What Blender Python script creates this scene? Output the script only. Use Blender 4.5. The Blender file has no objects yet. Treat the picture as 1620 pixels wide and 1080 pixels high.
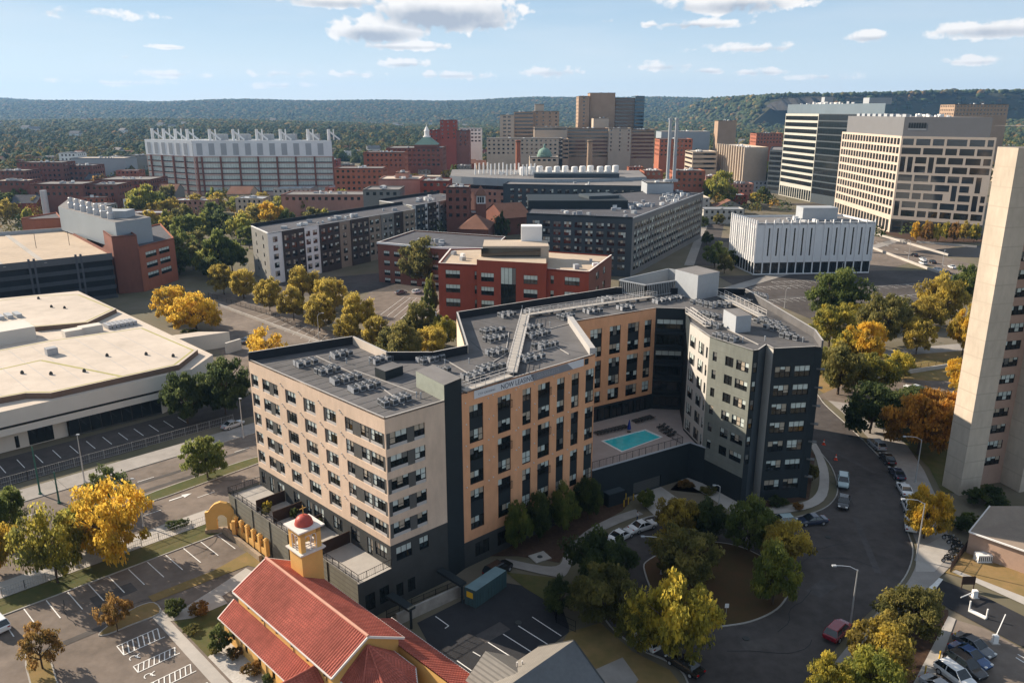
import bpy, bmesh, math, random
import numpy as np
from mathutils import Vector, Matrix
random.seed(7); rng = np.random.default_rng(7)
R_ = math.radians
SC = bpy.context.scene
COL = SC.collection

# ------------------------------------------------------------------ camera, sky, sun, exposure
F, CH, TH = 1260.0, 62.0, math.atan(365 / 1260)
CT, ST = math.cos(TH), math.sin(TH)
cam = bpy.data.cameras.new('camera'); cam.sensor_width = 36; cam.lens = F / 1620 * 36
cam.clip_start = 1; cam.clip_end = 30000
camo = bpy.data.objects.new('camera', cam); COL.objects.link(camo)
camo.location = (0, 0, CH); camo.rotation_euler = (R_(90) - TH, 0, 0)
SC.camera = camo
SC.view_settings.view_transform = 'Standard'; SC.view_settings.look = 'None'
SC.view_settings.gamma = 1; SC.view_settings.exposure = 0.90
SC.cycles.max_bounces = 5; SC.cycles.diffuse_bounces = 3; SC.cycles.glossy_bounces = 2
SC.cycles.transparent_max_bounces = 6; SC.cycles.volume_bounces = 0
SC.cycles.use_denoising = True

SUN_AZ, SUN_EL = 151.0, 26.2      # azimuth from +X, counter-clockwise
sl = bpy.data.lights.new('sun', 'SUN'); sl.energy = 5.0; sl.angle = R_(0.53); sl.color = (1, 0.86, 0.69)
so = bpy.data.objects.new('sun', sl); COL.objects.link(so)
sd = Vector((math.cos(R_(SUN_AZ)) * math.cos(R_(SUN_EL)), math.sin(R_(SUN_AZ)) * math.cos(R_(SUN_EL)), math.sin(R_(SUN_EL))))
so.rotation_euler = sd.to_track_quat('Z', 'Y').to_euler(); so.location = (-200, 200, 300)

world = bpy.data.worlds.new('World'); SC.world = world; world.use_nodes = True
wn, wl = world.node_tree.nodes, world.node_tree.links
bg = wn['Background']
sky = wn.new('ShaderNodeTexSky'); sky.sky_type = 'NISHITA'; sky.sun_disc = False
sky.sun_elevation = R_(SUN_EL); sky.sun_rotation = R_(90 - SUN_AZ)
sky.air_density = 1.0; sky.dust_density = 0.25; sky.ozone_density = 1.6; sky.altitude = 60
def nd(t, **k):
    n = wn.new(t)
    for a, b in k.items(): setattr(n, a, b)
    return n
def math_(op, a, b=None):
    n = nd('ShaderNodeMath', operation=op)
    for i, q in enumerate((a, b)):
        if q is None: continue
        if isinstance(q, (int, float)): n.inputs[i].default_value = q
        else: wl.new(q, n.inputs[i])
    return n.outputs[0]
def build_clouds():
    # puffy fair-weather clouds laid out by compass bearing and elevation on the sky itself
    tc = nd('ShaderNodeTexCoord'); sep = nd('ShaderNodeSeparateXYZ'); wl.new(tc.outputs['Generated'], sep.inputs[0])
    X, Y, Z = sep.outputs
    hor = math_('SQRT', math_('ADD', math_('MULTIPLY', X, X), math_('MULTIPLY', Y, Y)))
    el = math_('ARCTAN2', Z, hor); az = math_('ARCTAN2', X, Y)
    comb = nd('ShaderNodeCombineXYZ'); wl.new(az, comb.inputs[0]); wl.new(math_('MULTIPLY', el, 1.2), comb.inputs[1])
    nz = nd('ShaderNodeTexNoise', noise_dimensions='3D'); nz.inputs['Scale'].default_value = 21; nz.inputs['Detail'].default_value = 8
    nz.inputs['Roughness'].default_value = 0.58; wl.new(comb.outputs[0], nz.inputs['Vector'])
    nf = nd('ShaderNodeTexNoise'); nf.inputs['Scale'].default_value = 85; nf.inputs['Detail'].default_value = 6; wl.new(comb.outputs[0], nf.inputs['Vector'])
    total = None; under = None
    for (px, py, rx, ry, st) in CLOUDS:
        u = (px - 810) / F; v = (py - 540) / F
        d = Vector((u, CT - v * ST, -ST - v * CT)); a0 = math.atan2(d.x, d.y); e0 = math.atan2(d.z, math.hypot(d.x, d.y))
        dx = math_('DIVIDE', math_('SUBTRACT', az, a0), rx / F); dy = math_('DIVIDE', math_('SUBTRACT', el, e0), ry / F)
        low = math_('MULTIPLY', math_('MAXIMUM', math_('MULTIPLY', dy, -1), 0), 0.9)     # flatter bases
        r2 = math_('ADD', math_('ADD', math_('MULTIPLY', dx, dx), math_('MULTIPLY', dy, dy)), low)
        m = math_('MULTIPLY', math_('SUBTRACT', 1, r2), st)
        m = math_('MAXIMUM', m, -1.2)
        sh = math_('MULTIPLY', math_('MAXIMUM', m, 0), math_('SUBTRACT', 0.35, dy))
        total = m if total is None else math_('MAXIMUM', total, m)
        under = sh if under is None else math_('MAXIMUM', under, sh)
    dens = math_('ADD', math_('MULTIPLY', total, 0.55), math_('ADD', math_('MULTIPLY', math_('SUBTRACT', nz.outputs['Fac'], 0.5), 2.3), math_('MULTIPLY', math_('SUBTRACT', nf.outputs['Fac'], 0.5), 1.4)))
    mr = nd('ShaderNodeMapRange', interpolation_type='SMOOTHSTEP'); wl.new(dens, mr.inputs[0]); mr.inputs[1].default_value = 0.0; mr.inputs[2].default_value = 0.48
    # thin high veil
    vz = nd('ShaderNodeTexNoise'); mp = nd('ShaderNodeMapping'); mp.inputs['Scale'].default_value = (2.2, 11, 1); mp.inputs['Rotation'].default_value = (0, 0, 0.12)
    wl.new(comb.outputs[0], mp.inputs[0]); wl.new(mp.outputs[0], vz.inputs['Vector']); vz.inputs['Scale'].default_value = 1.6; vz.inputs['Detail'].default_value = 7
    vr = nd('ShaderNodeMapRange'); wl.new(vz.outputs['Fac'], vr.inputs[0]); vr.inputs[1].default_value = 0.45; vr.inputs[2].default_value = 0.8; vr.inputs[4].default_value = 0.38
    shade = nd('ShaderNodeMapRange'); wl.new(math_('ADD', under, math_('MULTIPLY', math_('SUBTRACT', nz.outputs['Fac'], 0.5), -1.1)), shade.inputs[0]); shade.inputs[1].default_value = 0.05; shade.inputs[2].default_value = 0.65
    cc = nd('ShaderNodeMix', data_type='RGBA'); wl.new(shade.outputs[0], cc.inputs['Factor'])
    cc.inputs['A'].default_value = (6.6, 6.45, 6.3, 1); cc.inputs['B'].default_value = (3.0, 3.3, 3.8, 1)
    # clear-sky colour: the Sky Texture pulled toward the pale blue of a dry autumn afternoon
    er = nd('ShaderNodeMapRange'); wl.new(el, er.inputs[0]); er.inputs[1].default_value = -.02; er.inputs[2].default_value = .55
    gr_ = nd('ShaderNodeValToRGB'); wl.new(er.outputs[0], gr_.inputs['Fac']); cr_ = gr_.color_ramp
    cr_.elements[0].position = 0; cr_.elements[0].color = SKY[0]; cr_.elements[1].position = 1; cr_.elements[1].color = SKY[4]
    for ps, co in ((.11, SKY[1]), (.28, SKY[2]), (.50, SKY[3])): e_ = cr_.elements.new(ps); e_.color = co
    gs = nd('ShaderNodeMix', data_type='RGBA'); wl.new(gr_.outputs['Color'], gs.inputs['A']); gs.inputs['Factor'].default_value = SKYMIX; wl.new(sky.outputs[0], gs.inputs['B'])
    mv = nd('ShaderNodeMix', data_type='RGBA'); wl.new(vr.outputs[0], mv.inputs['Factor']); wl.new(gs.outputs['Result'], mv.inputs['A']); mv.inputs['B'].default_value = (5.6, 5.8, 6.0, 1)
    mc = nd('ShaderNodeMix', data_type='RGBA'); wl.new(mr.outputs[0], mc.inputs['Factor']); wl.new(mv.outputs['Result'], mc.inputs['A']); wl.new(cc.outputs['Result'], mc.inputs['B'])
    wl.new(mc.outputs['Result'], bg.inputs['Color'])
SKY = [(5.4, 5.75, 5.95, 1), (4.4, 5.2, 5.8, 1), (2.45, 3.6, 4.85, 1), (2.9, 3.4, 4.1, 1), (2.3, 2.75, 3.4, 1)]; SKYMIX = .10
CLOUDS = [(705, 22, 125, 46, 1.9), (600, 52, 85, 28, 1.6), (760, 34, 60, 26, 1.5), (640, 74, 80, 9, 1.1), (530, 4, 85, 14, 1.3), (640, 102, 40, 9, 1.0),
          (1160, 8, 110, 22, 1.4), (1105, 40, 70, 10, 1.1), (1375, 60, 34, 10, 1.2), (1580, 48, 95, 17, 1.3), (1200, 77, 90, 9, 0.8),
          (1540, 98, 36, 8, 0.9), (1050, 106, 55, 9, 0.8), (1205, 115, 45, 7, 0.9), (875, 115, 55, 11, 0.8), (720, 120, 75, 8, 0.8), (1120, 113, 35, 7, 0.8),
          (205, 92, 18, 6, 0.9), (265, 75, 28, 4, 0.7), (275, 118, 60, 7, 0.6), (450, 118, 50, 7, 0.6), (1310, 122, 60, 6, 0.6), (1030, 40, 18, 6, 0.8), (960, 34, 14, 5, 0.8), (120, 20, 110, 10, 0.55), (560, 118, 40, 6, 0.6), (440, 136, 60, 5, 0.6), (190, 132, 80, 5, 0.55)]
build_clouds()
bg.inputs['Strength'].default_value = 0.086

# ------------------------------------------------------------------ helpers
def W(x, y, z=0.0):
    """where the sight line of photo pixel (x, y) meets the height z"""
    u = (x - 810) / F; v = (y - 540) / F
    d = (u, CT - v * ST, -ST - v * CT); t = (z - CH) / d[2]
    return Vector((d[0] * t, d[1] * t, z))
def Zat(y, Y0):
    v = (y - 540) / F
    return CH + Y0 * (-ST - v * CT) / (CT - v * ST)
def AB(a, b, z=0.0):
    """street grid: a along the avenue, b across it"""
    k = math.sqrt(.5); return Vector(((a - b) * k, (a + b) * k, z))
def on_plane(x, y, P, Q):
    u = (x - 810) / F; v = (y - 540) / F
    d = (u, CT - v * ST, -ST - v * CT); D = (Q - P); L = math.hypot(D.x, D.y); n = (-D.y / L, D.x / L)
    t = (P.x * n[0] + P.y * n[1]) / (d[0] * n[0] + d[1] * n[1])
    return ((d[0] * t - P.x) * D.x + (d[1] * t - P.y) * D.y) / L, CH + d[2] * t

MATS = {}
def mat(name, rgb, rough=0.85, var=0.12, scale=1.2, metal=0.0, bump=0.0, spec=0.14, detail=4, kind=None, col2=None, streak=0.0):
    if name in MATS: return MATS[name]
    m = bpy.data.materials.new(name); m.use_nodes = True; MATS[name] = m
    n, l = m.node_tree.nodes, m.node_tree.links; b = n['Principled BSDF']
    b.inputs['Roughness'].default_value = rough; b.inputs['Metallic'].default_value = metal
    b.inputs['Specular IOR Level'].default_value = spec
    b.inputs['Base Color'].default_value = (*rgb, 1)
    if var > 0:
        g = n.new('ShaderNodeNewGeometry'); z = n.new('ShaderNodeTexNoise'); z.inputs['Scale'].default_value = scale; z.inputs['Detail'].default_value = detail
        z.inputs['Roughness'].default_value = 0.65
        if streak:
            mp = n.new('ShaderNodeMapping'); mp.inputs['Scale'].default_value = (1, 1, streak); l.new(g.outputs['Position'], mp.inputs[0]); l.new(mp.outputs[0], z.inputs['Vector'])
        else: l.new(g.outputs['Position'], z.inputs['Vector'])
        z2 = n.new('ShaderNodeTexNoise'); z2.inputs['Scale'].default_value = scale * 0.13; z2.inputs['Detail'].default_value = 3; l.new(g.outputs['Position'], z2.inputs['Vector'])
        a = n.new('ShaderNodeMath'); a.operation = 'ADD'; l.new(z.outputs['Fac'], a.inputs[0]); l.new(z2.outputs['Fac'], a.inputs[1])
        r = n.new('ShaderNodeMapRange'); l.new(a.outputs[0], r.inputs[0]); r.inputs[1].default_value = 0.65; r.inputs[2].default_value = 1.35
        mx = n.new('ShaderNodeMix'); mx.data_type = 'RGBA'; l.new(r.outputs[0], mx.inputs['Factor'])
        c2 = col2 or tuple(min(1, c * (1 + var)) for c in rgb); c1 = rgb if col2 else tuple(c * (1 - var) for c in rgb)
        mx.inputs['A'].default_value = (*c1, 1); mx.inputs['B'].default_value = (*c2, 1); l.new(mx.outputs['Result'], b.inputs['Base Color'])
        if bump:
            bp = n.new('ShaderNodeBump'); bp.inputs['Strength'].default_value = bump; bp.inputs['Distance'].default_value = 0.05; l.new(z.outputs['Fac'], bp.inputs['Height']); l.new(bp.outputs[0], b.inputs['Normal'])
    return m
def patterned(name, rgb, rgb2, axis_scale, rough=0.8, kind='brick', bump=0.0, var=0.20, thin=(.1, .45)):
    """courses of brick, planks, roof tiles: a pattern laid on world position"""
    if name in MATS: return MATS[name]
    m = mat(name, rgb, rough=rough, var=var, scale=1.1, streak=.35)
    n, l = m.node_tree.nodes, m.node_tree.links; b = n['Principled BSDF']
    src = b.inputs['Base Color'].links[0].from_socket
    g = n.new('ShaderNodeNewGeometry'); mp = n.new('ShaderNodeMapping'); l.new(g.outputs['Position'], mp.inputs[0]); mp.inputs['Scale'].default_value = axis_scale
    w = n.new('ShaderNodeTexWave'); w.wave_type = 'BANDS'; w.bands_direction = 'DIAGONAL' if kind == 'diag' else ('Z' if kind == 'z' else 'X')
    w.inputs['Scale'].default_value = 1; w.inputs['Distortion'].default_value = 0.15; l.new(mp.outputs[0], w.inputs['Vector'])
    mx = n.new('ShaderNodeMix'); mx.data_type = 'RGBA'; mr = n.new('ShaderNodeMapRange'); l.new(w.outputs['Fac'], mr.inputs[0]); mr.inputs[1].default_value = thin[0]; mr.inputs[2].default_value = thin[1]; mr.inputs[3].default_value = 1; mr.inputs[4].default_value = 0
    l.new(mr.outputs[0], mx.inputs['Factor']); l.new(src, mx.inputs['A']); mx.inputs['B'].default_value = (*rgb2, 1); l.new(mx.outputs['Result'], b.inputs['Base Color'])
    if bump:
        bp = n.new('ShaderNodeBump'); bp.inputs['Strength'].default_value = bump; bp.inputs['Distance'].default_value = .06; l.new(w.outputs['Fac'], bp.inputs['Height']); l.new(bp.outputs[0], b.inputs['Normal'])
    return m

class MB:
    def __init__(s): s.v = []; s.f = []; s.m = []; s.mats = []
    def mi(s, m):
        if m not in s.mats: s.mats.append(m)
        return s.mats.index(m)
    def face(s, pts, m):
        i = len(s.v); s.v += [tuple(p) for p in pts]; s.f.append(tuple(range(i, i + len(pts)))); s.m.append(s.mi(m))
    def quad(s, a, b, c, d, m): s.face((a, b, c, d), m)
    def box(s, x0, x1, y0, y1, z0, z1, m, skip=''):
        p = [Vector((x, y, z)) for z in (z0, z1) for y in (y0, y1) for x in (x0, x1)]
        s.hexa(p, m, skip)
    def hexa(s, p, m, skip=''):
        i = len(s.v); s.v += [tuple(q) for q in p]; k = s.mi(m)
        for key, f in (('b', (0, 2, 3, 1)), ('t', (4, 5, 7, 6)), ('f', (0, 1, 5, 4)), ('k', (2, 6, 7, 3)), ('l', (0, 4, 6, 2)), ('r', (1, 3, 7, 5))):
            if key in skip: continue
            s.f.append(tuple(i + j for j in f)); s.m.append(k)
    def obox(s, c, ang, lx, ly, z0, z1, m, skip=''):
        u = Vector((math.cos(ang), math.sin(ang), 0)); w = Vector((-u.y, u.x, 0)); c = Vector((c[0], c[1], 0))
        p = [c + u * (sx * lx / 2) + w * (sy * ly / 2) + Vector((0, 0, z)) for z in (z0, z1) for sy in (-1, 1) for sx in (-1, 1)]
        s.hexa(p, m, skip)
    def bar(s, a, b, w, h, m):
        """box beam from a to b"""
        a = Vector(a); b = Vector(b); d = (b - a)
        if d.length < 1e-5: return
        d.normalize(); side = d.cross(Vector((0, 0, 1)))
        if side.length < 1e-3: side = Vector((1, 0, 0))
        side.normalize(); up = side.cross(d).normalized()
        p = [q + side * (sx * w / 2) + up * (sz * h / 2) for sz in (-1, 1) for q in (a, b) for sx in (-1, 1)]
        s.hexa(p, m)
    def prism(s, poly, z0, z1, mside, mtop=None, bottom=False, mbot=None):
        n = len(poly); i = len(s.v); s.v += [(p[0], p[1], z0) for p in poly] + [(p[0], p[1], z1) for p in poly]
        if mside is not None:
            for j in range(n): s.f.append((i + j, i + (j + 1) % n, i + n + (j + 1) % n, i + n + j)); s.m.append(s.mi(mside))
        s.f.append(tuple(i + n + j for j in range(n))); s.m.append(s.mi(mtop or mside))
        if bottom: s.f.append(tuple(i + n - 1 - j for j in range(n))); s.m.append(s.mi(mbot or mside or mtop))
    def tube(s, pts, rad, m, n=8, cap=True):
        rings = []
        for j, p in enumerate(pts):
            p = Vector(p); d = (Vector(pts[min(j + 1, len(pts) - 1)]) - Vector(pts[max(j - 1, 0)])).normalized()
            a = d.cross(Vector((0, 0, 1)))
            if a.length < 1e-3: a = Vector((1, 0, 0))
            a.normalize(); b = d.cross(a).normalized(); r = rad[j] if isinstance(rad, (list, tuple)) else rad
            i = len(s.v); s.v += [tuple(p + (a * math.cos(t) + b * math.sin(t)) * r) for t in [2 * math.pi * q / n for q in range(n)]]; rings.append(i)
        k = s.mi(m)
        for i, j in zip(rings, rings[1:]):
            for q in range(n): s.f.append((i + q, i + (q + 1) % n, j + (q + 1) % n, j + q)); s.m.append(k)
        if cap:
            s.f.append(tuple(rings[0] + n - 1 - q for q in range(n))); s.m.append(k); s.f.append(tuple(rings[-1] + q for q in range(n))); s.m.append(k)
    def lathe(s, c, prof, m, n=20):
        """prof = [(r, z)...] from the bottom up"""
        k = s.mi(m); rings = []
        for r, z in prof:
            i = len(s.v); s.v += [(c[0] + r * math.cos(2 * math.pi * q / n), c[1] + r * math.sin(2 * math.pi * q / n), z) for q in range(n)]; rings.append(i)
        for i, j in zip(rings, rings[1:]):
            for q in range(n): s.f.append((i + q, i + (q + 1) % n, j + (q + 1) % n, j + q)); s.m.append(k)
        s.f.append(tuple(rings[-1] + q for q in range(n))); s.m.append(k)
    def mesh(s, name, off=(0, 0, 0), smooth=False):
        me = bpy.data.meshes.new(name)
        me.from_pydata([(v[0] - off[0], v[1] - off[1], v[2] - off[2]) for v in s.v], [], s.f)
        for m in s.mats: me.materials.append(m)
        me.polygons.foreach_set('material_index', s.m)
        if smooth: me.polygons.foreach_set('use_smooth', [True] * len(s.f))
        me.update(); return me
    def build(s, name, parent=None, smooth=False, label=None):
        off = wloc(parent)
        o = bpy.data.objects.new(name, s.mesh(name, off, smooth)); COL.objects.link(o)
        if parent is not None: o.parent = parent
        if label: o['label'] = label
        return o
def wloc(o):
    v = Vector((0, 0, 0))
    while o is not None: v = v + o.location; o = o.parent
    return v
def tag(o, label=None, cat=None, group=None, kind=None):
    if label: o['label'] = label
    if cat: o['category'] = cat
    if group: o['group'] = group
    if kind: o['kind'] = kind
    return o
def thing(name, label, cat, loc=(0, 0, 0), group=None, rz=0):
    o = bpy.data.objects.new(name, None); o.empty_display_size = .5; COL.objects.link(o); o.location = loc; o.rotation_euler = (0, 0, rz)
    return tag(o, label, cat, group)
def copy_tree(o, parent=None):
    c = o.copy(); COL.objects.link(c)
    if parent is not None: c.parent = parent
    for ch in o.children: copy_tree(ch, c)
    return c
def place(proto, loc, rz, label=None, group=None, scale=None):
    """the first placement moves the prototype itself, later ones copy it"""
    if proto.get('placed'): o = copy_tree(proto)
    else: o = proto; o['placed'] = 1
    o.location = loc; o.rotation_euler = (0, 0, rz)
    if scale: o.scale = (scale, scale, scale) if isinstance(scale, (int, float)) else scale
    if label: o['label'] = label
    if group: o['group'] = group
    return o
SHN = [0]
def sheet(name, poly, z, m, kind='structure'):
    SHN[0] += 1; z = z + SHN[0] * .0007
    b = MB(); b.face([(p[0], p[1], z) for p in poly], m); o = b.build(name); o['kind'] = kind
    me = o.data
    bm = bmesh.new(); bm.from_mesh(me); bmesh.ops.recalc_face_normals(bm, faces=bm.faces)
    for f in bm.faces:
        if f.normal.z < 0: f.normal_flip()
    bm.to_mesh(me); bm.free(); return o

# ------------------------------------------------------------------ materials
M = dict(
    beige=patterned('beige_brick', (.68, .52, .395), (.60, .46, .35), (0, 0, 11), kind='z'),
    orange=patterned('orange_brick', (.73, .375, .205), (.66, .34, .185), (0, 0, 11), kind='z'),
    charcoal=mat('charcoal_cladding', (.027, .034, .038), .6, .15, .5), panel=mat('grey_metal_panel', (.105, .105, .10), .5, .1),
    sillp=mat('pale_sill_panel', (.46, .44, .42), .6, .08), frame=mat('black_frame', (.012, .013, .014), .45, 0),
    glass=mat('dark_glass', (.012, .017, .020), .06, 0, spec=.9), blind=mat('blind_behind_glass', (.56, .62, .58), .25, .18, 3, spec=.6),
    blind2=mat('warm_blind', (.42, .36, .28), .35, .2, 3, spec=.5), halfb=mat('dark_grey_blind', (.16, .16, .15), .3, .2, 3, spec=.5),  # tan and dark grey blinds, own colours mixed in at random
    membrane=mat('grey_roof_membrane', (.118, .114, .115), .85, .36, .30, bump=.1), coping=mat('metal_coping', (.42, .40, .38), .5, .1),
    blackroof=mat('black_membrane', (.022, .025, .030), .6, .2, .6), white=mat('white_paint', (.78, .77, .75), .6, .06), cream=mat('off_white_stucco', (.45, .43, .395), .8, .07),
    olive=patterned('grey_green_siding', (.195, .205, .180), (.175, .184, .162), (0, 0, .31), kind='z', thin=(.0, .05)), lightg=mat('light_grey_panel', (.36, .38, .40), .6, .08),
    stucco=mat('dark_stucco', (.060, .062, .060), .85, .2, .6), steel=mat('galvanised_steel', (.45, .46, .48), .45, .12, 4, metal=.5), acgrey=mat('condenser_grey', (.33, .34, .36), .6, .15, 5), acdark=mat('condenser_grille', (.06, .065, .07), .6, .1, 9),
    asphalt=mat('asphalt', (.078, .068, .063), .9, .36, .5, bump=.15), asphalt2=mat('worn_asphalt', (.172, .140, .116), .9, .38, .40, bump=.15), newasph=mat('fresh_asphalt', (.035, .035, .038), .85, .25, .6),
    concrete=mat('concrete', (.40, .37, .335), .9, .14, .8), concrete2=mat('weathered_concrete', (.30, .275, .25), .9, .2, .5), kerb=mat('kerb_stone', (.36, .34, .31), .9, .15, 2),
    line=mat('line_paint', (.72, .71, .68), .8, .18, 3), yline=mat('yellow_paint', (.62, .40, .05), .8, .2, 3),
    grass=mat('lawn', (.055, .075, .022), .95, .4, .6, col2=(.13, .105, .045)), drygrass=mat('dry_lawn', (.30, .19, .085), .95, .3, .5, col2=(.15, .125, .045)), mulch=mat('mulch', (.075, .045, .030), .95, .4, 1.5),
    redtile=patterned('red_clay_tile', (.43, .125, .088), (.30, .088, .066), (0, 0, 1.7), kind='z', thin=(0, .3), var=.42), yellow=mat('ochre_render', (.70, .41, .135), .85, .1, .8), trimw=mat('white_trim', (.66, .62, .58), .7, .1), dome=mat('red_dome', (.40, .075, .06), .45, .1), gold=mat('gilt', (.7, .45, .15), .35, 0, metal=.8),
    redbrick=patterned('red_brick', (.30, .062, .035), (.24, .07, .05), (0, 0, 11), kind='z'), brick2=patterned('brown_brick', (.215, .085, .060), (.18, .085, .065), (0, 0, 11), kind='z'), brick3=patterned('orange_red_brick', (.36, .125, .07), (.30, .12, .08), (0, 0, 11), kind='z'),
    pinkbrick=patterned('pink_brick', (.42, .22, .165), (.37, .20, .16), (0, 0, 11), kind='z'), tanbrick=mat('tan_panel', (.36, .255, .18), .85, .12), tan2=mat('pale_tan_panel', (.46, .38, .30), .85, .1),
    tanroof=mat('tan_gravel_roof', (.46, .37, .28), .95, .15, .5), whiteroof=mat('pale_roof', (.54, .465, .39), .9, .16, .25), darkroof=mat('dark_roof', (.09, .09, .10), .9, .2, .4), greyroof=mat('grey_gravel_roof', (.20, .19, .185), .9, .2, .4),
    slate=mat('slate_blue_cladding', (.055, .068, .078), .6, .12, .4), brownp=mat('brown_siding', (.060, .048, .044), .7, .15), greyp=mat('mid_grey_siding', (.22, .215, .20), .7, .1), taup=mat('taupe_siding', (.28, .225, .175), .7, .1),
    copper=mat('green_copper', (.17, .26, .215), .7, .15, 1), wood=mat('dark_timber', (.05, .032, .025), .8, .2), pole=mat('aluminium_pole', (.58, .58, .58), .4, .05, metal=.6), gpole=mat('green_pole', (.05, .13, .10), .6, .1), rail=mat('black_rail', (.015, .015, .017), .5, 0),
    fencew=mat('galvanised_mesh', (.38, .38, .37), .5, .1, metal=.5), deck=mat('pool_deck', (.40, .34, .31), .9, .12, .6), water=mat('pool_water', (.06, .56, .60), .05, .2, .8, spec=.5), stone=mat('fieldstone', (.30, .235, .17), .95, .35, 2.2, bump=.5),
    towerc=patterned('ribbed_concrete', (.48, .41, .33), (.42, .36, .29), (0, 0, .105), kind='z', thin=(.0, .02), var=.16), brown=mat('brown_fascia', (.16, .11, .085), .8, .12), olivestripe=mat('ballast_strip', (.36, .33, .13), .9, .15, 2),
    bluegrey=mat('blue_grey_metal', (.30, .335, .36), .45, .06), bluelab=mat('pale_blue_metal', (.72, .74, .75), .4, .08, .2), rubber=mat('tyre_rubber', (.018, .018, .018), .85, 0), bark=mat('bark', (.085, .062, .045), .95, .3, 3, bump=.4), orangeplastic=mat('orange_plastic', (.7, .07, .03), .5, 0), bluep=mat('blue_plastic', (.02, .04, .22), .5, 0), gravel=mat('white_gravel', (.48, .45, .41), .95, .25, 3), shingle=patterned('grey_shingle', (.20, .185, .165), (.15, .14, .125), (0, 0, 1.1), kind='z'),
    greenmetal=mat('blue_green_steel', (.055, .10, .11), .5, .15, .8), lamp=mat('headlamp_glass', (.75, .75, .72), .1, 0, spec=.8), taill=mat('taillight_red', (.35, .01, .01), .2, 0), skin=mat('skin', (.45, .27, .19), .6, 0), bark2=mat('sign_yellow', (.75, .45, .03), .6, 0),
)
# terrace of bands on the clay roofs is real geometry; see the chapel

# ------------------------------------------------------------------ windows and buildings
WIN = {}
def win_mesh(w, h, cols, rail, style, var):
    key = (round(w, 2), round(h, 2), cols, rail, style, var)
    if key in WIN: return WIN[key]
    g = MB(); f = MB(); rr = random.Random(hash(key[:5]) % 1000 + var * 17); fw = .055 if w < 4 else .07
    d = .12
    for i in range(cols):
        x0, x1 = w * i / cols, w * (i + 1) / cols
        if style == 'plain': cut, mt = 0, None
        else:
            t = rr.random() + (.0 if var % 2 else .25)
            cut = 0 if t < .24 else (rail if t < .82 else rr.choice((.28, .7, .92))); mt = (M['blind'], M['blind'], M['halfb'], M['blind2'])[int(rr.random() * 4)]
            if style == 'blind': cut = rail; mt = M['blind']
        zc = h * (1 - cut)
        g.quad((x0, d, 0), (x1, d, 0), (x1, d, zc), (x0, d, zc), M['glass'])
        if cut: g.quad((x0, d, zc), (x1, d, zc), (x1, d, h), (x0, d, h), mt)
    for i in range(cols + 1):
        x = min(max(w * i / cols, fw / 2), w - fw / 2); f.box(x - fw / 2, x + fw / 2, d - .06, d - .004, 0, h, M['frame'])
    for z in (fw / 2, h - fw / 2) + ((h * (1 - rail),) if rail and style != 'plain' else ()):
        f.box(0, w, d - .05, d - .003, z - fw / 2, z + fw / 2, M['frame'])
    WIN[key] = (g.mesh('window'), f.mesh('frame')); return WIN[key]

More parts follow.
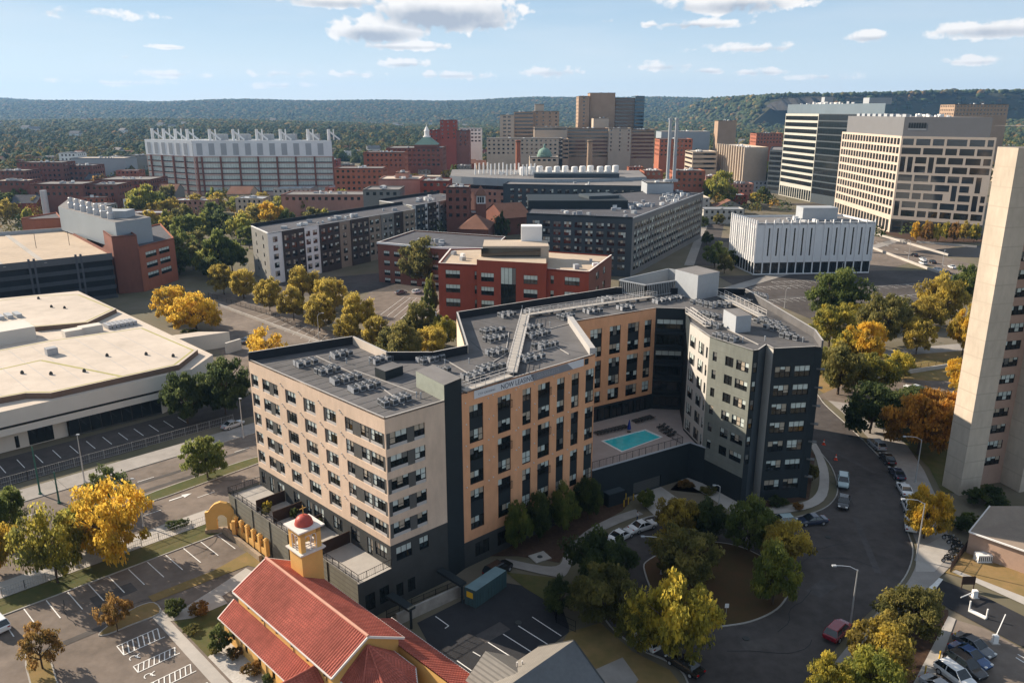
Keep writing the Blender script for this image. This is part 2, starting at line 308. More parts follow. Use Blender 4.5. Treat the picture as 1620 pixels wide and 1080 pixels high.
class Bld:
    def __init__(s, name, label, cat='building', loc=None, group=None):
        s.root = thing(name, label, cat, loc or (0, 0, 0), group); s.p = {}; s.w = []; s.pl = {}
    def mb(s, part): return s.p.setdefault(part, MB())
    def piece(s, name, b, label=None): return b.build(name, s.root, label=label)
    def plate(s, name, a, c, d, e, m):
        b = MB(); b.quad(a, c, d, e, m); return b.build(name, s.root)
    def win(s, P, ang, s0, z0, w, h, cols=2, rail=.5, style='res', name='window', frame=True, var=None):
        pos = P + Vector((math.cos(ang), math.sin(ang), 0)) * s0; pos.z = z0
        s.w.append((name, pos, ang, w, h, cols, rail, style, frame, random.randrange(7) if var is None else var))
    def wall(s, P, Q, z0, z1, m, ops=(), rev=.16, part='wall', revm=None, off=0.0):
        """wall from P to Q (outside on the right) with real openings: (s0, s1, z0, z1, spec)"""
        P = Vector((P[0], P[1], 0)); Q = Vector((Q[0], Q[1], 0)); D = Q - P; L = D.length; u = D / L; n = Vector((u.y, -u.x, 0)); P = P + n * off; ang = math.atan2(u.y, u.x)
        b = s.mb(part); ops = [(max(0, o[0]), min(L, o[1]), max(z0, o[2]), min(z1, o[3])) + tuple(o[4:]) for o in ops]
        ops = [o for o in ops if o[1] - o[0] > .05 and o[3] - o[2] > .05]
        S = sorted({0.0, L} | {o[0] for o in ops} | {o[1] for o in ops})
        def pt(a, z, e=0): q = P + u * a - n * e; return (q.x, q.y, z)
        for a, c in zip(S, S[1:]):
            if c - a < 1e-4: continue
            mid = (a + c) / 2; cur = z0
            for o in sorted([o for o in ops if o[0] < mid < o[1]], key=lambda o: o[2]):
                if o[2] > cur + 1e-4: b.quad(pt(a, cur), pt(c, cur), pt(c, o[2]), pt(a, o[2]), m)
                cur = max(cur, o[3])
            if cur < z1 - 1e-4: b.quad(pt(a, cur), pt(c, cur), pt(c, z1), pt(a, z1), m)
        rm = revm or m
        for o in ops:
            a, c, zb, zt = o[:4]; e = rev
            b.quad(pt(a, zb), pt(a, zb, e), pt(a, zt, e), pt(a, zt), rm); b.quad(pt(c, zb, e), pt(c, zb), pt(c, zt), pt(c, zt, e), rm)
            b.quad(pt(a, zb), pt(c, zb), pt(c, zb, e), pt(a, zb, e), rm); b.quad(pt(a, zt, e), pt(c, zt, e), pt(c, zt), pt(a, zt), rm)
            sp = o[4] if len(o) > 4 else {}
            if callable(sp): sp(s, P, u, n, ang, o)
            elif sp is not None:
                k = dict(sp); s.win(P - n * (rev - .13), ang, a, zb, c - a, zt - zb, **k)
        return P, u, n, ang
    def finish(s, cap=100):
        off = s.root.location
        for k, b in s.p.items():
            if b.f:
                o = b.build(k, s.root)
                if k in s.pl: o['label'] = s.pl[k]
        byname = {}
        for w in s.w: byname.setdefault(w[0], []).append(w)
        for name, L in byname.items():
            def size(w):
                dv = w[1] - Vector((0, 0, CH)); nv = Vector((math.sin(w[2]), -math.cos(w[2]), 0)); c = -dv.normalized().dot(nv)
                return -(w[3] * w[4]) * max(c, 0.001) / dv.length_squared
            L.sort(key=size); rest = MB()
            for i, (nm, pos, ang, w, h, cols, rail, st, fr, var) in enumerate(L):
                g, f = win_mesh(w, h, cols, rail, st, var)
                if i < cap:
                    o = bpy.data.objects.new(nm, g); COL.objects.link(o); o.parent = s.root; o.location = pos - off; o.rotation_euler = (0, 0, ang)
                    if fr: q = bpy.data.objects.new('frame', f); COL.objects.link(q); q.parent = o
                else:
                    c, sn = math.cos(ang), math.sin(ang)
                    for me in (g, f) if fr else (g,):
                        for pl in me.polygons:
                            rest.face([(pos.x + c * me.vertices[i].co.x - sn * me.vertices[i].co.y, pos.y + sn * me.vertices[i].co.x + c * me.vertices[i].co.y, pos.z + me.vertices[i].co.z) for i in pl.vertices], me.materials[pl.material_index])
            if rest.f: o = rest.build(name + '_rest', s.root); o.name = name; o['kind'] = 'stuff'
        return s.root
def flat_roof(b, poly, z, m, par=.0, part='roof'): b.mb(part).face([(p[0], p[1], z) for p in poly], m)
def parapet(b, P, Q, z0, z1, th, m_in, m_top, part='parapet', mo=None):
    P = Vector((P[0], P[1], 0)); Q = Vector((Q[0], Q[1], 0)); u = (Q - P).normalized(); n = Vector((-u.y, u.x, 0))   # inwards
    q = [P, Q, Q + n * th, P + n * th]; B = b.mb(part)
    v = lambda p, z: (p.x, p.y, z)
    B.quad(v(q[0], z1), v(q[1], z1), v(q[2], z1), v(q[3], z1), m_top); B.quad(v(q[2], z0), v(q[3], z0), v(q[3], z1), v(q[2], z1), m_in)
    B.quad(v(q[0], z0), v(q[1], z0), v(q[1], z1), v(q[0], z1), mo or m_in); B.quad(v(q[1], z0), v(q[2], z0), v(q[2], z1), v(q[1], z1), m_in); B.quad(v(q[3], z0), v(q[0], z0), v(q[0], z1), v(q[3], z1), m_in)

# ------------------------------------------------------------------ ground, streets, lots
def pxs(*p, z=0.0): return [W(x, y, z) for x, y in p]
def abs_(*p, z=0.0): return [AB(a, b, z) for a, b in p]
def smooth_loop(pts, n=4, closed=True):
    P = [Vector(p) for p in pts]; out = []; N = len(P)
    for i in range(N if closed else N - 1):
        p0, p1, p2, p3 = (P[(i - 1) % N], P[i], P[(i + 1) % N], P[(i + 2) % N]) if closed else (P[max(i - 1, 0)], P[i], P[i + 1], P[min(i + 2, N - 1)])
        for k in range(n):
            t = k / n; out.append(0.5 * ((2 * p1) + (p2 - p0) * t + (2 * p0 - 5 * p1 + 4 * p2 - p3) * t * t + (3 * p1 - p0 - 3 * p2 + p3) * t ** 3))
    if not closed: out.append(P[-1])
    return out
def kerb(name, pts, h=.13, w=.18, m=None, closed=False):
    b = MB(); pts = [Vector(p) for p in pts]
    if closed: pts.append(pts[0])
    for a, c in zip(pts, pts[1:]):
        d = c - a; d.z = 0
        if d.length < .02: continue
        d.normalize(); n = Vector((-d.y, d.x, 0)) * w / 2; a2 = a - d * .03; c2 = c + d * .03
        b.hexa([Vector((q.x, q.y, z)) for z in (-.05, h) for q in (a2 - n, c2 - n, a2 + n, c2 + n)], m or M['kerb'], 'b')
    o = b.build(name); o['kind'] = 'structure'; return o
def line_mb(b, p, q, w=.12, z=.075, m=None):
    p = Vector(p); q = Vector(q); d = q - p; d.z = 0; d.normalize(); n = Vector((-d.y, d.x, 0)) * w / 2
    b.quad((p.x - n.x, p.y - n.y, z), (q.x - n.x, q.y - n.y, z), (q.x + n.x, q.y + n.y, z), (p.x + n.x, p.y + n.y, z), m or M['line'])

# near ground is a mix of pale dirt and dry lawn; the terrain beyond is built with the hills
g = MB(); g.quad((-1500, -60, 0), (1500, -60, 0), (1500, 1200, 0), (-1500, 1200, 0), mat('city_ground', (.20, .165, .13), .95, .3, .06, col2=(.10, .095, .05))); o = g.build('ground'); o['kind'] = 'structure'
ROADZ = .02
sheet('road', abs_((-120, 117), (420, 117), (420, 141), (-120, 141)), ROADZ, M['asphalt2'])
md = smooth_loop(abs_((38, 127.2), (43, 126.2), (52, 126.7), (62, 127.4), (68, 128.4), (62, 130.2), (52, 129.9), (42, 129.1)), 4)
sheet('grass_median', md, .14, M['grass']); kerb('kerb', md, .15, .2, closed=True)
sheet('sidewalk', abs_((-120, 141.2), (420, 141.2), (420, 146.2), (-120, 146.2)), .12, M['concrete2']); kerb('kerb', abs_((-120, 141.1), (420, 141.1)))
sheet('sidewalk', abs_((-120, 112.6), (47, 112.6), (47, 116.8), (-120, 116.8)), .12, M['concrete']); kerb('kerb', abs_((-120, 116.9), (62, 116.9)))
sheet('lawn', abs_((-60, 108.4), (46, 108.4), (46, 112.5), (-60, 112.5)), .10, M['grass'])
sheet('parking_lot', abs_((-20, 60), (45.5, 60), (45.5, 108.2), (-20, 108.2)), ROADZ, M['asphalt2']); kerb('kerb', abs_((-60, 108.3), (45.5, 108.3)), .13, .2)
sheet('parking_lot', abs_((-30, 150), (90, 150), (90, 163), (-30, 163)), ROADZ, M['asphalt'])
mk = MB()
for i in range(-6, 10):
    a = 23.8 + i * 2.62 - (.0 if i < 8 else .0); line_mb(mk, AB(a, 108.0), AB(a + .1, 102.5), .13)
mk.build('stall_markings')['kind'] = 'structure'
mk = MB()
for (b0, b1) in ((91.65, 89.35), (86.5, 85.05), (82.2, 80.6), (77.8, 76.2)):
    a0, a1 = 24.3, 29.15
    for bb in (b0, b1): line_mb(mk, AB(a0, bb), AB(a1, bb))
    line_mb(mk, AB(a0, b0), AB(a0, b1)); n = 8
    for k in range(n):
        t = (a1 - a0) / n; line_mb(mk, AB(a0 + k * t, b1), AB(a0 + (k + 1) * t, b0), .13, .079)
for b_ in (88.0, 83.6):     # wheelchair symbols, simplified strokes on the asphalt
    c = AB(24.9, b_); pr = [c + Vector((.45 * math.cos(t), .45 * math.sin(t), 0)) for t in [i * .55 for i in range(9)]]
    for p, q in zip(pr, pr[1:]): line_mb(mk, p, q, .11, .077)
    line_mb(mk, c + Vector((.1, .2, 0)), c + Vector((.35, .85, 0)), .12, .081); line_mb(mk, c + Vector((.1, .2, 0)), c + Vector((.75, .1, 0)), .12, .083)
mk.build('accessible_stall_markings')['kind'] = 'structure'
mk = MB()      # avenue lane dashes and turn arrow
for a in range(-60, 130, 9):
    line_mb(mk, AB(a, 122.2), AB(a + 3, 122.2), .14); line_mb(mk, AB(a + 4, 135.2), AB(a + 7, 135.2), .14)
ar = W(282, 790); line_mb(mk, AB(44.2, 124.4), AB(46.6, 124.4), .3, .077); p = AB(46.6, 124.4); mk.face([(q.x, q.y, .079) for q in (AB(46.5, 123.7), AB(48, 124.4), AB(46.5, 125.1))], M['line'])
mk.build('lane_markings')['kind'] = 'structure'
mk = MB()
for i in range(14):
    a = 22 + i * 3.0; line_mb(mk, AB(a, 160.5), AB(a, 155.5), .13)
mk.build('stall_markings')['kind'] = 'structure'
# paths and garden by the chapel
sheet('path', abs_((29.6, 97.6), (31.1, 97.6), (31.1, 92.9), (38.5, 95.0), (43.5, 96.6), (43.9, 94.0), (38.0, 92.5), (37.8, 90.5), (33.2, 90.6), (30.9, 92), (30.9, 60), (29.3, 60)), .06, M['concrete'])
sheet('garden_bed', abs_((31.2, 92.6), (37.6, 90.6), (37.2, 85), (31.2, 82)), .05, M['grass'])
sheet('gravel_bed', abs_((31.2, 82), (37.2, 85), (36.8, 60), (31.2, 60)), .05, M['gravel'])
isl = smooth_loop(abs_((23.6, 95.6), (24.3, 94.8), (27, 94.7), (30.6, 94.6), (31, 97.4), (29, 98), (26, 97.0)), 3); sheet('planting_island', isl, .13, M['drygrass']); kerb('kerb', isl, .14, .16, closed=True)
isl = smooth_loop(pxs((40, 1035), (75, 1040), (90, 1078), (100, 1110), (60, 1110)), 3); sheet('planting_island', isl, .13, M['drygrass']); kerb('kerb', isl, .14, .16, closed=True)
sheet('dry_verge', abs_((31, 97.6), (44, 97), (46, 92), (45.8, 100.5), (40, 99.2), (31, 99.4)), .07, M['drygrass'])
# lots behind
sheet('parking_lot', pxs((330, 462), (420, 470), (560, 545), (560, 600), (380, 620), (340, 540)), ROADZ, M['asphalt2'])
sheet('parking_lot', pxs((585, 462), (720, 458), (720, 520), (600, 520), (560, 490)), ROADZ, M['asphalt2'])
sheet('road', pxs((395, 450), (600, 432), (740, 445), (740, 458), (585, 462), (420, 472)), .016, M['asphalt'])
sheet('parking_lot', pxs((1135, 437), (1300, 432), (1385, 428), (1480, 428), (1530, 470), (1420, 485), (1300, 512), (1180, 462)), ROADZ, M['asphalt'])
mk = MB()
for i in range(9):
    p = W(640 + i * 9.5, 470 + i * 1.0); q = W(602 + i * 10.5, 498 + i * 2.2); line_mb(mk, p, q, .14)
line_mb(mk, W(640, 470), W(716, 478), .14)
for i in range(12):
    p = W(430 + i * 11.0, 494 + i * 4.4); line_mb(mk, p, W(400 + i * 12.5, 502 + i * 5.6), .13)
for (p, q) in (((1185, 455), (1270, 451)), ((1200, 476), (1280, 470)), ((1365, 455), (1470, 447)), ((1360, 473), (1460, 465)), ((1220, 446), (1300, 443))):
    line_mb(mk, W(*p), W(*q), .16)
    for k in range(9):
        t = k / 8; a = W(*p).lerp(W(*q), t); line_mb(mk, a, a + Vector((1.5, -4.5, 0)), .12, .078)
mk.build('stall_markings')['kind'] = 'structure'
# side streets beyond, to the horizon of the city
def strip(name, p, q, w, m, z=.012):
    p = Vector(p); q = Vector(q); d = (q - p); d.z = 0; d.normalize(); n = Vector((-d.y, d.x, 0)) * w / 2
    return sheet(name, [p - n, q - n, q + n, p + n], z, m)
strip('road', W(1110, 420), W(1135, 335), 11, M['asphalt']); strip('sidewalk', W(1090, 420), W(1118, 345), 4, M['concrete2'], .05)
sheet('road', pxs((1360, 385), (1380, 372), (1500, 408), (1620, 440), (1620, 478), (1530, 440)), .03, M['asphalt2'])
strip('road', Vector((-600, 360, 0)), Vector((600, 420, 0)), 12, M['asphalt'], .008); strip('road', Vector((-400, 540, 0)), Vector((500, 560, 0)), 11, M['asphalt'], .009)
strip('road', Vector((-100, 330, 0)), Vector((-60, 1000, 0)), 10, M['asphalt'], .010)
# curving street and turning circle on the right
rd_right = [W(1240, 560), W(1290, 620), W(1305, 640), W(1340, 672), W(1374, 705), W(1402, 735), W(1419, 762), W(1429, 800), W(1434, 835), W(1444, 868), W(1438, 900), W(1419, 929), W(1382, 962), W(1340, 1005), W(1301, 1051), W(1250, 1110)]
rd_left = [W(1100, 1130), W(1085, 1072), W(1061, 1048), W(1010, 1025), W(965, 990), W(945, 950), W(938, 905), W(950, 870), W(985, 838), W(1025, 818), W(1080, 812), W(1140, 818), W(1200, 828), W(1260, 818), W(1300, 806), W(1320, 790), W(1325, 770), W(1316, 740), W(1298, 716), W(1285, 700), W(1245, 640), W(1200, 590)]
rl = smooth_loop(rd_left, 4, False); rr_ = smooth_loop(rd_right, 4, False)
sheet('road', rl + rr_, ROADZ, M['asphalt']); kerb('kerb', rr_[:48]); kerb('kerb', rl)
circ = smooth_loop(pxs((1020, 905), (1028, 885), (1080, 862), (1130, 858), (1178, 868), (1225, 895), (1247, 930), (1235, 958), (1205, 977), (1165, 988), (1110, 990), (1050, 965)), 4)
sheet('planted_circle', circ, .13, mat('circle_ground', (.10, .052, .026), .95, .35, .5, col2=(.06, .05, .02))); kerb('kerb', circ, .15, .2, closed=True)
sheet('sidewalk', smooth_loop(pxs((1310, 634), (1345, 664), (1380, 700), (1408, 730), (1425, 760), (1436, 800), (1442, 838), (1452, 870), (1446, 902), (1427, 932), (1392, 964), (1350, 1012), (1312, 1058)), 3, False) + pxs((1340, 1058), (1372, 1010), (1425, 962), (1475, 925), (1510, 890), (1500, 850), (1490, 810), (1478, 780), (1462, 745), (1435, 705), (1400, 675), (1350, 640)), .11, M['concrete2'])
sheet('sidewalk', smooth_loop(pxs((1290, 700), (1302, 722), (1311, 750), (1308, 785), (1285, 803), (1240, 812), (1190, 814)), 3, False) + smooth_loop(pxs((1190, 806), (1240, 801), (1278, 792), (1294, 775), (1296, 748), (1290, 722), (1282, 706)), 3, False), .11, M['concrete'])
sheet('sidewalk', smooth_loop(pxs((800, 895), (880, 913), (899, 905), (910, 880), (940, 848), (985, 826), (1018, 814)), 3, False) + smooth_loop(pxs((1005, 806), (965, 820), (925, 842), (895, 872), (886, 893), (860, 896), (800, 884)), 3, False), .11, M['concrete2'])
sheet('driveway', pxs((1002, 784), (1046, 770), (1100, 808), (1088, 826), (1040, 820)), .06, M['concrete'])
sheet('path', pxs((1074, 758), (1090, 752), (1165, 790), (1185, 812), (1160, 812), (1120, 785)), .06, M['concrete'])
sheet('planting_bed', pxs((820, 880), (885, 890), (900, 862), (930, 838), (985, 808), (1000, 790), (940, 790), (860, 840), (770, 880)), .05, M['mulch'])
sheet('planting_bed', pxs((1060, 775), (1075, 760), (1180, 808), (1280, 790), (1290, 720), (1280, 710), (1200, 790), (1100, 740)), .045, M['mulch'])
sheet('lawn', pxs((800, 905), (885, 915), (900, 930), (880, 960), (830, 930)), .05, M['grass'])
sheet('dry_verge', pxs((900, 1000), (950, 985), (1000, 1030), (1060, 1060), (1090, 1100), (900, 1100), (880, 1030)), .05, M['drygrass'])
sheet('path', pxs((940, 1060), (985, 1040), (1010, 1075), (985, 1110), (930, 1110)), .07, M['concrete2'])
# alley lot by the chapel
sheet('parking_lot', pxs((660, 985), (790, 920), (880, 935), (900, 990), (900, 1000), (860, 1030), (740, 1080), (700, 1060)), ROADZ, M['newasph'])
sheet('parking_lot', [W(700, 1060), W(740, 1075), W(860, 1030), W(905, 1000), W(890, 1020), W(870, 1130), W(660, 1130)], .017, M['asphalt2'])
mk = MB()
for p, q in (((689, 975), (710, 990)), ((710, 990), (704, 994)), ((842, 976), (888, 1006)), ((820, 990), (866, 1019)), ((796, 1003), (842, 1032)), ((772, 1016), (818, 1045)), ((748, 1031), (760, 1038)), ((723, 1045), (746, 1061))): line_mb(mk, W(*p), W(*q), .13)
mk.build('stall_markings')['kind'] = 'structure'
# entrance drive, lawn and lot at the lower right
sheet('driveway', pxs((1455, 930), (1475, 905), (1488, 917), (1560, 945), (1640, 985), (1660, 1040), (1610, 1020), (1500, 962)), .06, M['newasph'])
sheet('lawn', pxs((1492, 905), (1515, 870), (1560, 880), (1660, 905), (1660, 975), (1560, 925)), .05, M['drygrass'])
sheet('path', pxs((1506, 905), (1512, 902), (1660, 960), (1660, 975)), .075, M['concrete'])
sheet('sidewalk', pxs((1478, 905), (1510, 872), (1500, 845), (1450, 870), (1448, 905)), .115, M['concrete'])
sheet('dry_verge', pxs((1330, 1050), (1450, 955), (1500, 965), (1500, 975), (1440, 1110), (1300, 1110)), .08, M['mulch'])
sheet('sidewalk', pxs((1430, 1110), (1500, 975), (1512, 980), (1465, 1110)), .10, M['concrete'])
sheet('parking_lot', pxs((1465, 1110), (1512, 980), (1560, 995), (1660, 1050), (1660, 1130)), ROADZ, M['asphalt2'])
mk = MB(); line_mb(mk, W(1474, 932), W(1487, 915), .8, .11); line_mb(mk, W(1607, 1040), W(1620, 1048), .16); line_mb(mk, W(1610, 1035), W(1640, 1052), .14); mk.build('stop_line')['kind'] = 'structure'
# greens and a lane behind the right wing
sheet('dry_verge', pxs((1270, 600), (1320, 560), (1560, 545), (1560, 600), (1400, 605), (1330, 640)), .02, M['drygrass'])
sheet('road', pxs((1290, 628), (1340, 606), (1420, 600), (1560, 606), (1560, 636), (1420, 628), (1330, 640)), .03, M['asphalt2'])
sheet('dry_verge', pxs((1345, 642), (1420, 632), (1560, 640), (1560, 780), (1490, 780), (1470, 740), (1400, 672)), .04, M['grass'])
sheet('path', pxs((1380, 556), (1560, 540), (1560, 552), (1380, 566)), .05, M['concrete2'])

# ------------------------------------------------------------------ the apartment complex
RZ = 26.3; RS = RZ - .25
zA = lambda x, y: W(x, y, RZ); zB = lambda x, y: W(x, y, RZ + 1.1)
pA, pB, pX, pV, pU = zA(608, 661), zA(393, 568), zA(703, 632.8), zA(730, 621), zA(942, 559)
pT, pS, pR, pP, pQ, pQ2 = zA(906, 508), zA(1038, 486.5), zA(1085, 488), zA(1091.8, 510), zA(1123.3, 532), zA(1191.8, 554)
pN = zA(1200.4, 553); pM, pL, pK, pK2 = zA(1212.5, 544.5), zA(1224, 551), zA(1290, 547.7), zA(1302, 549)
pC, pD, pE, pF, pG, pH, pI, pJ = zB(559, 531), zB(613, 556), zB(684, 556), zB(738, 545.5), zB(722, 493), zB(974, 454), zB(1180, 456), zB(1291, 521)
FOOT = [pB, pA, pX, pV, pU, pT, pS, pR, pP, pQ, pQ2, pN, pM, pL, pK, pK2, pJ, pI, pH, pG, pF, pE, pD, pC]
ap = Bld('apartment_complex', 'large angled seven storey apartment complex in beige, orange and charcoal around a raised pool', 'apartment building', (0, 110, 0))
FL = [24.15 - 3.07 * k for k in range(5)]
dx_ = lambda p, s0, s1: None
def bay(items, hw=1.64):
    """one floor of a beige facade bay: (kind, s0, s1) items; windows over pale sill panels, grey panels between"""
    def f(b, P, u, n, ang, o):
        zb, zt = o[2], o[3]; e = .16
        for kind, a, c in items:
            q = lambda s, z, d=e: tuple(P + u * s - n * d + Vector((0, 0, z)))
            if kind == 'p': b.plate('grey_panel', q(a, zb, .1), q(c, zb, .1), q(c, zt, .1), q(a, zt, .1), M['panel'])
            else:
                b.win(P - n * .03, ang, a, zt - hw, c - a, hw, {'w': 3 if c - a > 2.1 else 2}.get(kind, 2), .5, 'res', 'sash_window')
                sb = MB(); sb.quad(q(a, zb, .08), q(c, zb, .08), q(c, zt - hw, .08), q(a, zt - hw, .08), M['sillp'])
                sb.quad(q(a, zt - hw, .08), q(c, zt - hw, .08), q(c, zt - hw, .16), q(a, zt - hw, .16), M['sillp']); b.piece('sill_panel', sb)
    return f
L1 = (pA - pB).length
bays = [[('p', .26, .69), ('w', .69, 2.4)], [('w', 3.63, 5.5), ('p', 5.5, 6.75), ('w', 6.75, 8.2)], [('p', 10.15, 10.65), ('w', 10.65, 13.0)], [('p', 14.98, 15.55), ('w', 15.55, 18.0)],
        [('p', 20.0, 20.55), ('w', 20.55, 23.0)], [('w', 25.04, 26.6), ('p', 26.6, 28.45), ('w', 28.45, 30.15), ('p', 30.15, 30.55), ('w', 30.55, 33.0), ('p', 33.0, L1)]]
ops = [(it[0][1], it[-1][2], z - 2.08, z, bay(it)) for z in FL for it in bays]
ap.wall(pB, pA, 8.85, RZ, M['beige'], ops)
GW = dict(cols=2, rail=.5, name='ground_window', frame=True)
gops = []
for s, w_, zb, zt in ((.7, 1.3, 6.4, 8.3), (3.2, 1.2, 5.75, 8.2), (5.6, 1.9, 6.3, 8.2), (10.2, 1.6, 6.4, 8.3), (13.8, 1.2, 5.75, 8.2), (15.6, 2.6, 6.2, 8.2), (20.6, 2.3, 6.4, 8.3), (24.9, 2.0, 6.4, 8.3), (28.6, 1.2, 5.75, 8.2), (30.4, 2.5, 6.4, 8.3)):
    gops.append((s, s + w_, zb, zt, dict(GW, cols=3 if w_ > 2.1 else 2, name='terrace_door' if zb < 6 else 'ground_window')))
ap.wall(pB, pA, 0, 8.85, M['stucco'], gops)
LR = (pX - pA).length
ops = [(0.0, 5.95, z - 2.08, z, bay([('p', 0, .66), ('w', .66, 3.25), ('p', 3.25, 4.35), ('w', 4.35, 5.95)])) for z in FL]
ap.wall(pA, pX, 8.85, RZ, M['beige'], ops)
ap.wall(pA, pX, 0, 8.85, M['stucco'], [(.85, 3.3, 6.3, 8.25, dict(GW, cols=3, style='blind')), (4.5, 6.0, 6.4, 8.25, dict(GW, style='blind')), (.6, 1.7, 1.0, 3.0, dict(GW, style='plain')), (2.4, 3.6, 1.0, 3.0, dict(GW, style='plain'))])
# stair tower, proud of the roof
sd_ = (zA(660.4, 610) - pX); sd_ = Vector((sd_.x, sd_.y, 0)); bk = sd_.normalized() * 7.2
STZ = 28.35
uXV = (pV - pX).normalized(); nXV = Vector((uXV.y, -uXV.x, 0))
tw = [pX + nXV * .02, pV + nXV * .02, pV + bk, pX + bk]
ap.mb('stair_tower').prism(tw, 0, STZ, M['charcoal'], M['greyroof']); b = ap.mb('stair_tower'); v3 = lambda p, z: (p.x, p.y, z)
b.quad(v3(tw[3] - uXV * .03, RS), v3(tw[0] - uXV * .03, RS), v3(tw[0] - uXV * .03, STZ), v3(tw[3] - uXV * .03, STZ), mat('pale_green_stucco', (.30, .32, .27), .8, .12))
# orange wing, front
def strip_op(hw=1.9):
    def f(b, P, u, n, ang, o):
        a, c, zb, zt = o[:4]; k = 3 if c - a > 2 else 2; q = lambda s, z, d: tuple(P + u * s - n * d + Vector((0, 0, z)))
        tops = [zt] if zt - zb < 3 else [zt, zb + hw]
        for t in tops: b.win(P - n * .05, ang, a, t - hw, c - a, hw, k, .5, 'res', 'tall_window')
        if len(tops) == 2: b.plate('spandrel_panel', q(a, zb + hw, .12), q(c, zb + hw, .12), q(c, zt - hw, .12), q(a, zt - hw, .12), M['charcoal'])
    return f
cols_ = [(1.27, 3.72), (6.35, 8.8), (11.02, 12.72), (14.1, 16.55), (18.0, 19.62), (21.1, 22.75), (24.2, 26.25)]
ops = [(a, c, zb, zt, strip_op()) for (a, c) in cols_ for (zb, zt) in ((18.6, 24.05), (12.45, 17.85), (5.5, 11.6))]
ap.wall(pV, pU, 4.0, RZ, M['orange'], ops, rev=.2); ap.wall(pV, pU, 0, 4.0, M['stucco'], [(2 + i * 4.2, 4.6 + i * 4.2, 1.0, 3.2, dict(GW, style='plain', cols=3)) for i in range(5)])
# juliet balconies on two columns
for (a, c) in (cols_[1], cols_[3]):
    u = (pU - pV).normalized(); n = Vector((u.y, -u.x, 0))
    for zt in (24.05, 17.85, 11.6):
        r = MB()
        for k in range(13):
            p = pV + u * (a - .1 + (c - a + .2) * k / 12) + n * .22; r.box(p.x - .02, p.x + .02, p.y - .02, p.y + .02, zt - 1.95, zt - .9, M['rail'])
        for z in (zt - 1.95, zt - .9): r.bar(Vector((*(pV + u * (a - .1) + n * .22).xy, z)), Vector((*(pV + u * (c + .1) + n * .22).xy, z)), .06, .05, M['rail'])
        for s in (a - .1, c + .1): r.bar(Vector((*(pV + u * s).xy, zt - .9)), Vector((*(pV + u * s + n * .22).xy, zt - .9)), .05, .05, M['rail'])
        ap.piece('balcony_rail', r)
ap.wall(pU, pT, 4.0, RZ, M['orange'], [(.0, 1.6, zb, zt, strip_op()) for zb, zt in ((18.6, 24.05), (12.45, 17.85), (7.0, 11.6))], rev=.2); ap.wall(pU, pT, 0, 4.0, M['stucco'])
# orange wing facing the courtyard
LTS = (pS - pT).length; D0 = on_plane(905, 510, pT, pS)[0]
cols2 = [(-.0 + .5, 1.6), (4.0, 6.65), (8.42, 11.0), (12.7, 15.4), (16.75, 18.45)]
ops = [(a, c, zb, zt, strip_op()) for (a, c) in cols2 for (zb, zt) in ((18.75, 24.1), (12.7, 18.0), (9.75, 12.0))]
ap.wall(pT, pS, 9.1, RZ, M['orange'], ops, rev=.2); ap.wall(pT, pS, 0, 9.1, M['charcoal'], [(1.0 + i * 2.9, 3.5 + i * 2.9, 6.1, 8.6, dict(GW, style='plain', cols=2, name='lobby_window')) for i in range(6)], rev=.25)
# dark link with long glazed rows
LSR = (pR - pS).length
ap.wall(pS, pR, 0, RZ, M['charcoal'], [(.3, LSR - .3, z - 1.9, z, dict(cols=4, name='link_window', style='blind' if i in (0, 2) else 'plain')) for i, z in enumerate((24.1, 21, 17.9, 14.8, 11.7, 8.6))])
uS = (pR - pS).normalized(); nS = Vector((uS.y, -uS.x, 0))
for z in (9.3, 12.4, 15.5, 18.6, 21.7): b = MB(); b.hexa([Vector((*q.xy, zz)) for zz in (z - .22, z) for q in (pS + nS * 1.3, pR + nS * 1.3, pS + nS * .02, pR + nS * .02)], M['charcoal']); ap.piece('balcony_slab', b)
ap.wall(pR, pP, 0, RZ, M['charcoal'])
# right wing
FW = [24.2 - 3.12 * k for k in range(6)]
def panelwin(k=2):
    def f(b, P, u, n, ang, o):
        a, c, zb, zt = o[:4]; w = (c - a) * .68; q = lambda s, z, d: tuple(P + u * s - n * d + Vector((0, 0, z)))
        b.win(P - n * .03, ang, a, zb, w, zt - zb, k, .5, 'res', 'wing_window')
        b.plate('grey_panel', q(a + w, zb, .1), q(c, zb, .1), q(c, zt, .1), q(a + w, zt, .1), M['panel'])
    return f
WW = dict(name='wing_window', rail=.5)
ops = []
for z in FW: ops += [(.56, 3.2, z - 2.0, z + .1, panelwin()), (4.55, 7.0, z - 2.0, z + .1, panelwin()), (7.85, 8.6, z - 1.9, z, dict(WW, cols=1))]
ap.wall(pP, pQ, 6.4, RZ, M['cream'], ops); ap.wall(pP, pQ, 0, 6.4, M['charcoal'])
ops = []
for z in [23.95 - 3.1 * k for k in range(6)]: ops += [(.9, 1.85, z - 1.55, z, dict(WW, cols=1)), (3.7, 5.45, z - 1.6, z, dict(WW, cols=2)), (6.05, 8.65, z - 1.6, z, dict(WW, cols=3))]
ap.wall(pQ, pQ2, 4.6, RZ, M['olive'], ops); ap.wall(pQ, pQ2, 0, 4.6, M['charcoal'])
def slim(i): return [(.3, 1.2, z - 1.7, z, dict(WW, cols=1)) for z in FW]
ap.wall(pQ2, pN, 0, RZ, M['charcoal'], slim(0)); ap.wall(pN, pM, 0, RZ, M['slate'], [])
ap.wall(pM, pL, 0, RZ, M['cream'], []); L5 = (pK - pL).length
ops = []
